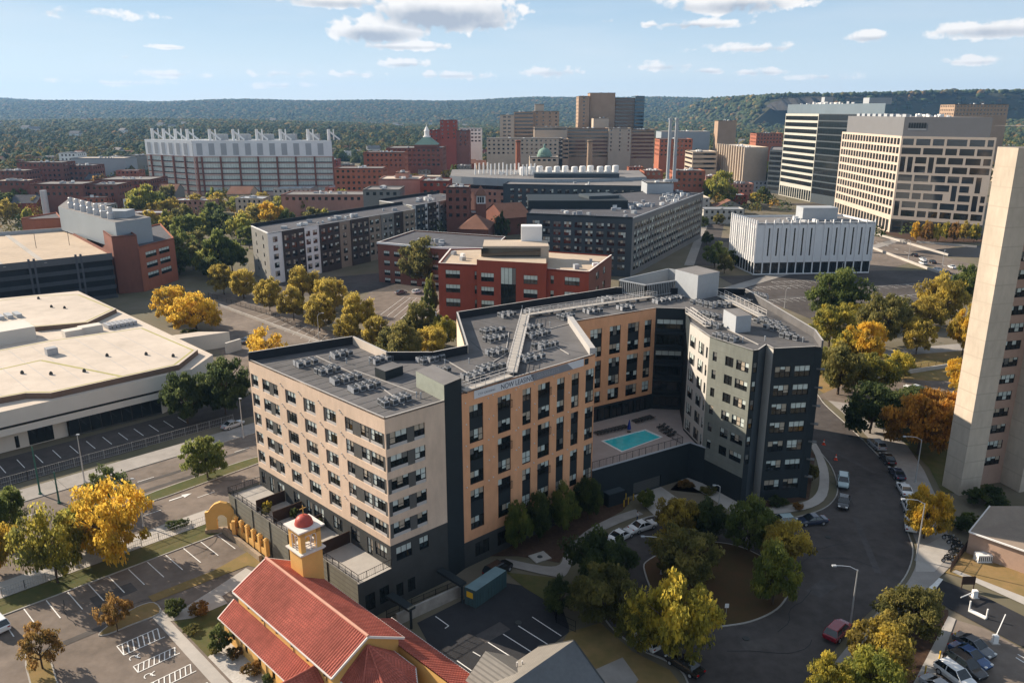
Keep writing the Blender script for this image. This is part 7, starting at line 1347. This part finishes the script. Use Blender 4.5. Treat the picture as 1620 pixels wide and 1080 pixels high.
# ------------------------------------------------------------------ hospital and campus in the far middle
def far(name, label, x0, x1, yt, dist, depth, wm, rm=None, rows_=None, cat='building', z0=0, cap=70, nv=4, ret=False, off=0, group=None, w=2.2, st=4.0, h=1.7, fh=3.9, top=1.3, ribbon=False, style='plain', side=0):
    """block whose front stands dist metres out, between two sight lines, as tall as its roof line shows"""
    k = (CT + ST * (ST / CT)); ff = lambda x: (x - 810) / F * dist * (CT + ST * math.tan(TH) * 1.0) if False else (x - 810) / F * (dist * CT + CH * ST * .55)
    P, Q = Vector((ff(x0), dist + off, 0)), Vector((ff(x1), dist, 0)); z = Zat(yt, dist); D = Vector((side, depth, 0)); pts = [P, Q, Q + D, P + D]
    n = rows_ if rows_ is not None else max(1, int((z - 3) / fh)); tops = [z - top - k * fh for k in range(n)]
    if ribbon: sp = lambda L: [(.6, L - .6, t - h, t, dict(cols=max(2, int(L / 2.6)), name='ribbon_window', style=style, frame=False)) for t in tops]
    else: sp = lambda L: grid(L, tops, h, w, st, 1.2, 2, 'window', style, False)
    b = block(name, label, pts, z, wm, rm or M['greyroof'], sp if n else None, cat=cat, cap=cap, fin=False, group=group, par=.5)
    vents(b, [p.lerp(sum(pts, Vector()) / 4, .25) for p in pts], z - .5, nv, seed=int(x0 + yt)); 
    if ret: return b, z, pts
    b.finish(cap); return b
far('hospital_tower', 'tall brown hospital tower, widest middle slab with blank brick front', 931.6, 971, 147, 920, 30, M['tanbrick'], rows_=0)
far('hospital_tower', 'brown hospital slab with a glazed edge left of the tallest slab', 914, 931, 152, 915, 34, M['tanbrick'], rows_=12, w=2.2, st=8)
far('hospital_tower', 'dark banded hospital slab right of the tallest slab', 971.3, 1002, 155, 925, 30, mat('dark_tan', (.20, .15, .12), .8, .1), rows_=11, ribbon=True)
far('hospital_tower', 'blue glass hospital slab at the right end of the tallest group', 1002.3, 1017, 152, 923, 30, mat('blue_panel', (.10, .17, .22), .3, .1), rows_=13, ribbon=True)
far('hospital_wing', 'banded grey tan hospital wing left of the pale block', 897, 962, 203, 850, 30, M['tanbrick'], rows_=8, ribbon=True, fh=3.7)
far('hospital_wing', 'pale windowless block standing on the banded hospital wing', 938, 962, 187, 885, 26, M['tan2'], rows_=0)
far('hospital_wing', 'pale slab with thin bands before the tallest tower', 962.5, 998, 203, 846, 26, M['tan2'], rows_=6, w=1.5, st=9)
far('hospital_wing', 'banded grey tan hospital wing right of the pale slab', 998.3, 1035, 205, 850, 26, M['tanbrick'], rows_=8, ribbon=True, fh=3.7)
far('hospital_wing', 'slim tan tower with glass front at the left of the hospital', 791, 813, 182, 890, 22, M['tan2'], rows_=9, w=3.2, st=5)
far('hospital_wing', 'dark topped tan block beside the slim tan tower', 813.3, 844, 177, 895, 30, M['tanbrick'], rows_=9, ribbon=True)
far('hospital_wing', 'brown hospital block with a narrow turret on its roof', 844.3, 884, 176, 900, 30, M['tanbrick'], rows_=8, w=2, st=7); far('hospital_wing', 'small tan turret above the brown hospital block', 846, 860, 165, 915, 10, M['tan2'], rows_=0)
far('hospital_wing', 'long pale low hospital range below the turret', 845, 897, 201, 840, 20, M['tan2'], rows_=1, ribbon=True); far('hospital_wing', 'long pale hospital range in front with two rows of windows', 770, 890, 219, 800, 30, M['tan2'], rows_=4, w=2.0, st=4.6); far('hospital_wing', 'tan step of the hospital above the curved hall', 884, 900, 220, 800, 30, M['tanbrick'], rows_=5, ribbon=True)
far('brick_tower', 'dark red brick tower block left of the hospital', 697, 722, 190, 860, 25, M['redbrick'], rows_=5, w=1.6, st=6); far('brick_wing', 'dark red brick wing stepping down left of the red tower', 677, 697, 206, 862, 24, M['redbrick'], rows_=4, w=1.6, st=5); far('brick_wing', 'dark red brick wing right of the red tower', 722.3, 743, 207, 862, 24, M['brick2'], rows_=4, w=1.6, st=5); far('white_block', 'small white gridded block behind the red brick wing', 727, 762, 203, 930, 20, M['white'], rows_=4, w=2.6, st=4)
b, z, pts = far('domed_hall', 'brick hall with green pyramid roof and white cupola', 611, 700, 234, 690, 40, M['brick2'], rows_=4, ret=True, nv=3); c = W(668, 262); c = Vector(((668 - 810) / F * 690 * 1.0 + 4, 712, 0)); q = MB()
h_ = 17
for a, d in (((-1, -1), (1, -1)), ((1, -1), (1, 1)), ((1, 1), (-1, 1)), ((-1, 1), (-1, -1))): q.face([(c.x + a[0] * 10, c.y + a[1] * 10, z + 2), (c.x + d[0] * 10, c.y + d[1] * 10, z + 2), (c.x + d[0] * 3, c.y + d[1] * 3, z + 8), (c.x + a[0] * 3, c.y + a[1] * 3, z + 8)], M['copper'])
b.piece('pyramid_roof', q); q = MB(); q.box(c.x - 10, c.x + 10, c.y - 10, c.y + 10, z - 1, z + 2, M['brick2']); b.piece('attic', q); q = MB(); q.lathe((c.x, c.y), [(3.2, z + 8), (3.2, z + 9), (2.2, z + 9.2), (2.2, z + 13), (2.6, z + 13.3), (1.9, z + 14), (1.4, z + 15.5), (.3, z + 17), (.1, z + 19)], M['white'], 10); b.piece('cupola', q); b.finish(70)
b, z, pts = far('copper_dome', 'round green copper dome on a pale drum between the chimneys', 838, 884, 249, 640, 24, M['tan2'], rows_=1, ret=True, nv=2); c = Vector(((861 - 810) / F * 640, 652, 0)); q = MB(); q.lathe((c.x, c.y), [(6.0, z), (6.0, z + 1.6), (5.6, z + 1.8)] + [(5.4 * math.cos(t), z + 1.8 + 5.0 * math.sin(t)) for t in [k * math.pi / 16 for k in range(7)]] + [(1.0, z + 6.9), (.9, z + 8.6), (.2, z + 10)], M['copper'], 20); b.piece('dome', q); b.finish()
for x, yt, d, r, m, lb_ in ((819.5, 222, 600, 1.9, M['brick3'], 'round red brick chimney left of the copper dome'), (931, 222, 640, 2.2, M['tanbrick'], 'round brown chimney right of the copper dome')): t = thing('chimney', lb_, 'chimney', ((x - 810) / F * d * .99, d, 0)); q = MB(); zt = Zat(yt, d); c = ((x - 810) / F * d * .99, d); q.lathe(c, [(r * 1.15, 0), (r, zt * .5), (r * .9, zt - 2), (r, zt - 1.9), (r, zt)], m, 14); q.build('shaft', t); q = MB(); q.lathe(c, [(r * 1.08, zt - 1.2), (r * 1.08, zt - .6)], M['stucco'], 14); q.build('band', t)
b, z, pts = far('steel_stack_house', 'pale plant house carrying twin steel stacks', 1024, 1066, 289, 400, 18, M['lightg'], rows_=0, ret=True, nv=1)
for x in (1053, 1063): c = ((x - 810) / F * 404, 406); q = MB(); zt = Zat(187, 404); q.lathe(c, [(2.2, z), (2.2, z + 1.0), (.85, z + 1.4), (.8, zt - 1), (1.0, zt - .9), (1.0, zt)], M['lightg'], 14); b.piece('stack', q)
b.finish()
# curved brick hall with a grey metal roof band
cv = Bld('curved_hall', 'long curved brick hall with a pale grey metal roof band and roof machinery', 'building', (20, 520, 0)); N = 16; zt = 22.5; arc = [Vector(((712 + (1020 - 712) * k / N - 810) / F * 500, 520 - 26 * math.sin(math.pi * (k / N) ** .9 * .9) - 8, 0)) for k in range(N + 1)]
for k, (P, Q) in enumerate(zip(arc, arc[1:])): cv.wall(P, Q, 0, zt - 7, M['pinkbrick'] if k < 10 else M['slate'], grid((Q - P).length, (13.8, 9.6), 1.8, 1.6, 3.4, .5, 1, 'window', 'plain', False)); cv.wall(P, Q, zt - 7, zt - 4.6, M['glass'], off=-.3); cv.wall(P, Q, zt - 4.6, zt, M['bluegrey'], off=.8)
cv.mb('roof').face([v3(p + Vector((0, -.8, 0)), zt) for p in arc] + [v3(p, zt) for p in (arc[-1] + Vector((4, 55, 0)), arc[0] + Vector((-3, 55, 0)))], M['greyroof']); vents(cv, [arc[1] + Vector((0, 12, 0)), arc[-2] + Vector((0, 12, 0)), arc[-2] + Vector((0, 44, 0)), arc[1] + Vector((0, 44, 0))], zt, 60, M['white'], 61)
for k in range(12): p = arc[6].lerp(arc[14], k / 11) + Vector((0, 30 + (k % 3) * 4, 0)); q = MB(); q.lathe((p.x, p.y), [(2.1, zt), (2.1, zt + 4.5), (1.6, zt + 5)], M['white'], 12); cv.piece('roof_tank', q)
for k in range(16): p = arc[2].lerp(arc[7], k / 15) + Vector((0, 20 + (k % 4) * 5, 0)); q = MB(); q.lathe((p.x, p.y), [(.5, zt), (.45, zt + 7)], M['white'], 8); cv.piece('roof_stack', q)
cv.finish(80)
for a in [('brick_block', 'red brown block behind the twin steel stacks', 1043, 1095, 220, 740, 25, M['brick3'], 4), ('white_shed', 'long pale blue flat shed far behind the twin stacks', 1046, 1123, 208, 1080, 40, M['bluegrey'], 0), ('parking_deck', 'pale open parking deck right of the red brown block', 1096, 1135, 240, 690, 30, M['tan2'], 4), ('brick_row', 'long orange brick row left of the twin stacks base', 1020, 1050, 270, 545, 20, M['brick3'], 3), ('brick_row', 'long orange brick row right of the twin stacks base', 1068, 1117, 270, 550, 20, M['brick3'], 3), ('apartment_slab', 'tall brown ribbed apartment slab in the far right', 1134, 1163, 191, 870, 16, M['tanbrick'], 0), ('brick_range', 'brick range left of the banded tower', 1196, 1238, 211, 960, 25, M['brick3'], 3), ('far_tower', 'brown flat topped block rising behind the grid office', 1502, 1586, 165, 880, 30, M['tanbrick'], 3),
          ('brick_block', 'orange brick block right of the laboratory', 528, 605, 266, 560, 22, M['brick3'], 4), ('pink_block', 'pinkish brick block with blank walls left of centre', 598, 664, 283, 470, 26, M['pinkbrick'], 0), ('pink_block', 'taller pinkish tower part above the pink block', 625, 645, 273, 480, 12, M['pinkbrick'], 0), ('brick_block', 'long orange brick range far left of the green pyramid roof', 575, 640, 241, 640, 20, M['brick3'], 3), ('brick_block', 'red brick block beside the striped apartments', 664, 711, 286, 450, 20, M['redbrick'], 4), ('brick_block', 'red brick block with chimney left of the curved hall', 705, 742, 296, 400, 16, M['brick2'], 4), ('long_hall', 'long low flat hall behind the middle distance trees', 442, 575, 308, 445, 22, M['pinkbrick'], 1), ('round_vault_hall', 'low hall under the trees with grey green roof', 573, 631, 300, 430, 22, M['greyp'], 1),
          ('brick_mill', 'dark brick mill with rows of windows at the far left', 24, 96, 257, 640, 20, M['brick2'], 4), ('brick_mill', 'low dark brick block at the left edge', -20, 36, 270, 610, 20, M['brick2'], 3), ('brick_mill', 'dark brick block right of the far left mill', 96, 143, 262, 650, 20, M['brick2'], 3), ('flat_shop', 'pale roofed low block at the left edge', -20, 38, 286, 520, 16, M['brick2'], 1), ('brick_rowhouse', 'dark brick row with pale roof machinery on the left', 42, 126, 291, 500, 22, M['brick2'], 2), ('brick_rowhouse', 'dark brick row left of the laboratory', 126, 181, 292, 505, 22, M['brick2'], 3), ('brick_rowhouse', 'brick row with white roof units against the laboratory', 146, 233, 284, 560, 30, M['brick2'], 2), ('grey_shed', 'grey shed left of the laboratory', 194, 236, 246, 760, 20, M['greyp'], 0), ('white_block', 'small white block left of the laboratory in the trees', 91, 120, 242, 780, 18, M['white'], 2), ('long_shed', 'long green roofed shed left of the laboratory', 110, 195, 250, 720, 24, M['bluegrey'], 0)]:
    far(a[0], a[1], a[2], a[3], a[4], a[5], a[6], a[7], M['whiteroof'] if a[0] in ('flat_shop', 'long_shed', 'parking_deck', 'pink_block', 'white_shed') else M['greyroof'], a[8], nv=8, w=1.7, st=3.6, ribbon=a[0] == 'parking_deck')
# further small blocks filling the streets between, each with windows
rg = random.Random(77); used = []
FM = [M['brick2'], M['brick3'], M['redbrick'], M['pinkbrick'], M['pinkbrick'], M['tan2'], M['tan2'], M['greyp'], M['white'], M['cream'], M['lightg'], M['tanbrick']]
for k in range(1200):
    if len(used) >= 190: break
    x = rg.uniform(-20, 1640); d = rg.choice((rg.uniform(430, 720), rg.uniform(600, 1300))); w_ = rg.choice((rg.uniform(8, 18), rg.uniform(12, 32))); hh = rg.uniform(6, 15) if d < 900 else rg.uniform(6, 11)
    X = (x - 810) / F * d
    if x > 1180 and d < 720: continue
    if 585 < d < 700 and -310 < X < -120: continue
    if 440 < d < 600 and -60 < X < 110: continue
    if 800 < d < 960 and -30 < X < 190: continue
    if any(abs(X - u_[0]) < (w_ + u_[2]) / 2 + 4 and abs(d - u_[1]) < 26 for u_ in used): continue
    used.append((X, d, w_)); yt = None; P = Vector((X - w_ / 2, d, 0)); Q = Vector((X + w_ / 2, d + rg.uniform(-4, 4), 0)); D = Vector((0, rg.uniform(10, 20), 0)); wm = rg.choice(FM)
    if rg.random() < .35 and w_ < 24: gabled('gabled_house', 'gabled house among the roofs beyond the complex', P.lerp(Q, .5) + D / 2, w_, D.y, hh * .7, hh * .7 + 4, rg.choice((0, .1, 1.57)), wm, rg.choice((brr, M['darkroof'], M['greyroof']))).root['group'] = 'gabled houses in the far streets'; continue
    tops = [hh - 1 - 3.4 * i for i in range(int(hh / 3.4))]
    b = block('city_block', 'low flat roofed city block in the streets beyond the complex', [P, Q, Q + D, P + D], hh, wm, rg.choice((M['whiteroof'], M['greyroof'], M['darkroof'], M['tanroof'], M['lightg'])), lambda L: grid(L, tops, 1.6, 1.3, 3.2, 1.0, 1, 'window', 'plain', False), cap=16, fin=False, group='low city blocks in the far streets'); vents(b, [P, Q, Q + D, P + D], hh - .5, rg.randint(2, 6), seed=k); b.finish(16)
# trees standing singly in those streets
for k in range(230):
    x = rg.uniform(-20, 1640); d = rg.uniform(380, 1150); X = (x - 810) / F * d
    if any(abs(X - u_[0]) < u_[2] / 2 + 3 and u_[1] - 6 < d < u_[1] + 22 for u_ in used): continue
    if x > 1140 and d < 600: continue
    if 560 < d < 700 and -300 < X < -130: continue
    if 440 < d < 590 and -60 < X < 110: continue
    if 790 < d < 960 and -30 < X < 190: continue
    if 300 < d < 440 and 20 < X < 130: continue
    tree(0, 0, 0, 0, rg.choice(('dark', 'green', 'green', 'olive', 'amber', 'dark', 'rust', 'lime')), 'tree standing among the roofs of the far streets', 'trees in the far streets', 'low', rg.choice(('round', 'oval', 'spread')), loc=Vector((X, d, 0)), h=rg.uniform(8, 15), r=rg.uniform(3.6, 6.5))

# ------------------------------------------------------------------ hills, woods, haze
def ridge(x, y):
    a = np.clip((y - 3300) / 2600, 0, 1); s = a * a * (3 - 2 * a); prof = 121 + 10 * np.sin(x / 900 + .6) + 7 * np.sin(x / 370) + 5 * np.sin(x / 160 + 1)
    h = s * prof * (1 + .0 * y); h += 26 * np.clip((y - 1500) / 900, 0, 1) * (.5 + .5 * np.sin(x / 420 + y / 600)) * np.clip((3600 - y) / 900, 0, 1)
    cl = 112 / (1 + np.exp(-(x - 790) / 26)) * np.clip((y - 2600) / 60, 0, 1) * np.clip((4600 - y) / 900, 0, 1) * (1 + .05 * np.sin(x / 210)) / (1 + np.exp((x - 2300) / 150))   # the rocky hill on the right
    return np.maximum(h, cl)
nx_, ny_ = 120, 80; xs = np.linspace(-5200, 5200, nx_); ys = np.concatenate([np.linspace(1150, 3600, 50), np.linspace(3680, 8600, 30)]); XX, YY = np.meshgrid(xs, ys); ZZ = ridge(XX, YY) - .25
v = np.stack([XX, YY, ZZ], -1).reshape(-1, 3); fc = [(j * nx_ + i, j * nx_ + i + 1, (j + 1) * nx_ + i + 1, (j + 1) * nx_ + i) for j in range(ny_ - 1) for i in range(nx_ - 1)]
me = bpy.data.meshes.new('hills'); me.from_pydata(v.tolist(), [], fc); me.materials.append(mat('wooded_ground', (.035, .042, .018), .95, .3, .02, col2=(.06, .05, .025))); o = bpy.data.objects.new('hills', me); COL.objects.link(o); o['kind'] = 'structure'
b = MB(); b.quad((-5200, -400, -.3), (5200, -400, -.3), (5200, 1200, -.3), (-5200, 1200, -.3), MATS['city_ground']); b.build('terrain')['kind'] = 'structure'
fm = bpy.data.materials.new('far_foliage'); fm.use_nodes = True; n, l = fm.node_tree.nodes, fm.node_tree.links; at = n.new('ShaderNodeAttribute'); at.attribute_name = 'col'; l.new(at.outputs['Color'], n['Principled BSDF'].inputs['Base Color']); n['Principled BSDF'].inputs['Roughness'].default_value = .9; n['Principled BSDF'].inputs['Specular IOR Level'].default_value = .1
def woods(name, label, x, y, rad, hgt, sub):
    bm = bmesh.new(); bmesh.ops.create_icosphere(bm, subdivisions=sub, radius=1); bv = np.array([q.co[:] for q in bm.verts]); bf = np.array([[q.index for q in f.verts] for f in bm.faces]); bm.free(); N = len(x); K = len(bv)
    j = rng.uniform(.72, 1.25, (N, K, 1)); V = bv[None] * j * np.stack([rad, rad, hgt], -1)[:, None, :]; z0 = ridge(x, y); V += np.stack([x, y, z0 + hgt * .55], -1)[:, None, :]
    Fc = (bf[None] + (np.arange(N) * K)[:, None, None]).reshape(-1, 3).astype(np.int32); me = bpy.data.meshes.new(name); me.vertices.add(N * K); me.vertices.foreach_set('co', V.astype(np.float32).ravel()); me.loops.add(Fc.size); me.loops.foreach_set('vertex_index', Fc.ravel()); me.polygons.add(len(Fc)); me.polygons.foreach_set('loop_start', np.arange(0, Fc.size, 3, dtype=np.int32)); me.polygons.foreach_set('loop_total', np.full(len(Fc), 3, dtype=np.int32))
    base = np.array([[.034, .050, .020], [.046, .062, .022], [.062, .072, .026], [.11, .092, .030], [.16, .095, .032], [.040, .056, .026]]); pick = rng.choice(6, N, p=[.25, .27, .20, .10, .06, .12]); c = base[pick] * rng.uniform(.7, 1.35, (N, 1)); cf = np.repeat(c, len(bf), 0) * rng.uniform(.85, 1.15, (N * len(bf), 1)); at = me.attributes.new('col', 'FLOAT_COLOR', 'FACE'); at.data.foreach_set('color', np.concatenate([cf, np.ones((len(cf), 1))], 1).astype(np.float32).ravel())
    me.update(calc_edges=True); me.materials.append(fm); o = bpy.data.objects.new(name, me); COL.objects.link(o); tag(o, label, 'woods', None, 'stuff'); return o
N = 9000; d = rng.uniform(0, 1, N) ** .8 * 1500 + 700; x = rng.uniform(-.72, .72, N) * d; keep = (rng.random(N) < np.where(x < -80 - 0.05 * d, 1, .55)) & ~((d < 1000) & (x > -330) & (x < 330)); x, d = x[keep], d[keep]
ok = np.ones(len(x), bool)
for u_ in used: ok &= ~((np.abs(x - u_[0]) < u_[2] / 2 + 5) & (d > u_[1] - 5) & (d < u_[1] + 24))
def flakes(name, label, x, y, rad, hgt, per, size):
    N = len(x); d = rng.normal(size=(N, per, 3)); d /= np.linalg.norm(d, axis=2, keepdims=True); d[:, :, 2] = np.abs(d[:, :, 2]) * .9; lob = rng.uniform(.62, 1.12, (N, per, 1)); cen = d * lob * np.stack([rad, rad, hgt], -1)[:, None, :]; cen += np.stack([x, y, ridge(x, y) + hgt * .55], -1)[:, None, :]
    nor = (d + rng.normal(size=d.shape) * .45).reshape(-1, 3); nor /= np.linalg.norm(nor, axis=1, keepdims=True); cen = cen.reshape(-1, 3); sz = np.repeat(size * rad / rad.mean(), per) * rng.uniform(.6, 1.3, N * per)
    me = quads_mesh(name, cen, nor, sz, np.zeros(N * per), fm); base = np.array([[.048, .070, .020], [.075, .096, .026], [.11, .12, .034], [.22, .17, .04], [.32, .19, .04], [.058, .080, .026]]); pick = rng.choice(6, N, p=[.20, .23, .22, .16, .11, .08]); c = np.repeat(base[pick] * rng.uniform(.75, 1.3, (N, 1)), per, 0) * rng.uniform(.8, 1.25, (N * per, 1))
    at = me.attributes.new('col', 'FLOAT_COLOR', 'FACE'); at.data.foreach_set('color', np.concatenate([c, np.ones((len(c), 1))], 1).astype(np.float32).ravel()); o = bpy.data.objects.new(name, me); COL.objects.link(o); return tag(o, label, 'woods', None, 'stuff')
woods('woods', 'tree tops filling the suburbs before the hills', x[ok], d[ok], rng.uniform(4.5, 8.5, ok.sum()), rng.uniform(5, 9, ok.sum()), 1)
flakes('woods', 'leafy tree tops filling the suburbs before the hills', x[ok], d[ok], rng.uniform(5.5, 9.5, ok.sum()), rng.uniform(6, 10, ok.sum()), 60, 1.25)
N2 = 900; d2 = rng.uniform(390, 820, N2); x2 = rng.uniform(-.68, .5, N2) * d2; k2 = np.ones(N2, bool)
for u_ in BOXES: k2 &= ~((x2 > u_[0] - 5) & (x2 < u_[1] + 5) & (d2 > u_[2] - 5) & (d2 < u_[3] + 5))
flakes('street_greenery', 'tree tops between the city blocks beyond the complex', x2[k2], d2[k2], rng.uniform(3, 5.5, k2.sum()), rng.uniform(4.5, 7.5, k2.sum()), 90, .62)
N = 60000; d = rng.uniform(0, 1, N) ** .95 * 4300 + 2000; x = rng.uniform(-.72, .72, N) * d; keep = ~((np.abs(x - 920) < 110) & (d > 2520) & (d < 2700)); x, d = x[keep], d[keep]; s = .8 + d / 5000
woods('woods', 'wooded hills on the horizon', x, d, rng.uniform(5, 10, len(x)) * s, rng.uniform(4, 7, len(x)) * s, 1)
# bare rock face
b = MB(); rk = mat('red_rock', (.050, .046, .042), .95, .5, .05, streak=.15); pr_ = [(815 + 13 * k, 2625 + 14 * math.sin(k * 1.7) - 18 * math.sin(math.pi * k / 16)) for k in range(17)]
for (xa, ya), (xb, yb) in zip(pr_, pr_[1:]): za = float(ridge(np.array(xa), np.array(2820.))) ; zb_ = float(ridge(np.array(xb), np.array(2820.))); b.quad((xa, ya - 60, 62), (xb, yb - 60, 62), (xb, yb + 40, zb_ * .95), (xa, ya + 40, za * .95), rk)
b.build('rock_cliff')['kind'] = 'structure'
# pale houses scattered on the wooded slopes
hp = MB(); hp.box(-9, 9, -6, 6, -3, 7, M['white']); hpo = hp.build('hill_house'); q = MB(); q.hexa([Vector(p) for p in ((-10, -7, 7), (10, -7, 7), (-10, 7, 7), (10, 7, 7), (-10, -.2, 12), (10, -.2, 12), (-10, .2, 12), (10, .2, 12))], M['greyroof']); q.build('roof', hpo); tag(hpo, None, 'house')
for k in range(34):
    y = rg.uniform(1100, 3600); x = rg.uniform(-.65, .65) * y; place(hpo, (x, y, float(ridge(np.array(x), np.array(y))) + 6), rg.uniform(-.5, .5), 'pale house showing between the trees before the hills', 'pale houses in the woods', rg.uniform(.6, 1.1))
hz = MB(); hz.box(-5400, 5400, -420, 8700, -1.5, 330, None) if False else None
hb = bpy.data.meshes.new('haze'); bm = bmesh.new(); bmesh.ops.create_cube(bm, size=1); bm.to_mesh(hb); bm.free(); ho = bpy.data.objects.new('haze', hb); COL.objects.link(ho); ho.location = (0, 4100, 164); ho.scale = (10900, 9400, 332); ho['kind'] = 'stuff'; tag(ho, 'thin blue haze over the city and hills', 'haze')
hm = bpy.data.materials.new('haze_air'); hm.use_nodes = True; n, l = hm.node_tree.nodes, hm.node_tree.links; n.remove(n['Principled BSDF']); pv = n.new('ShaderNodeVolumePrincipled'); pv.inputs['Color'].default_value = (.30, .58, 1, 1); pv.inputs['Density'].default_value = .00006; pv.inputs['Anisotropy'].default_value = .2; l.new(pv.outputs[0], n['Material Output'].inputs['Volume']); hb.materials.append(hm)
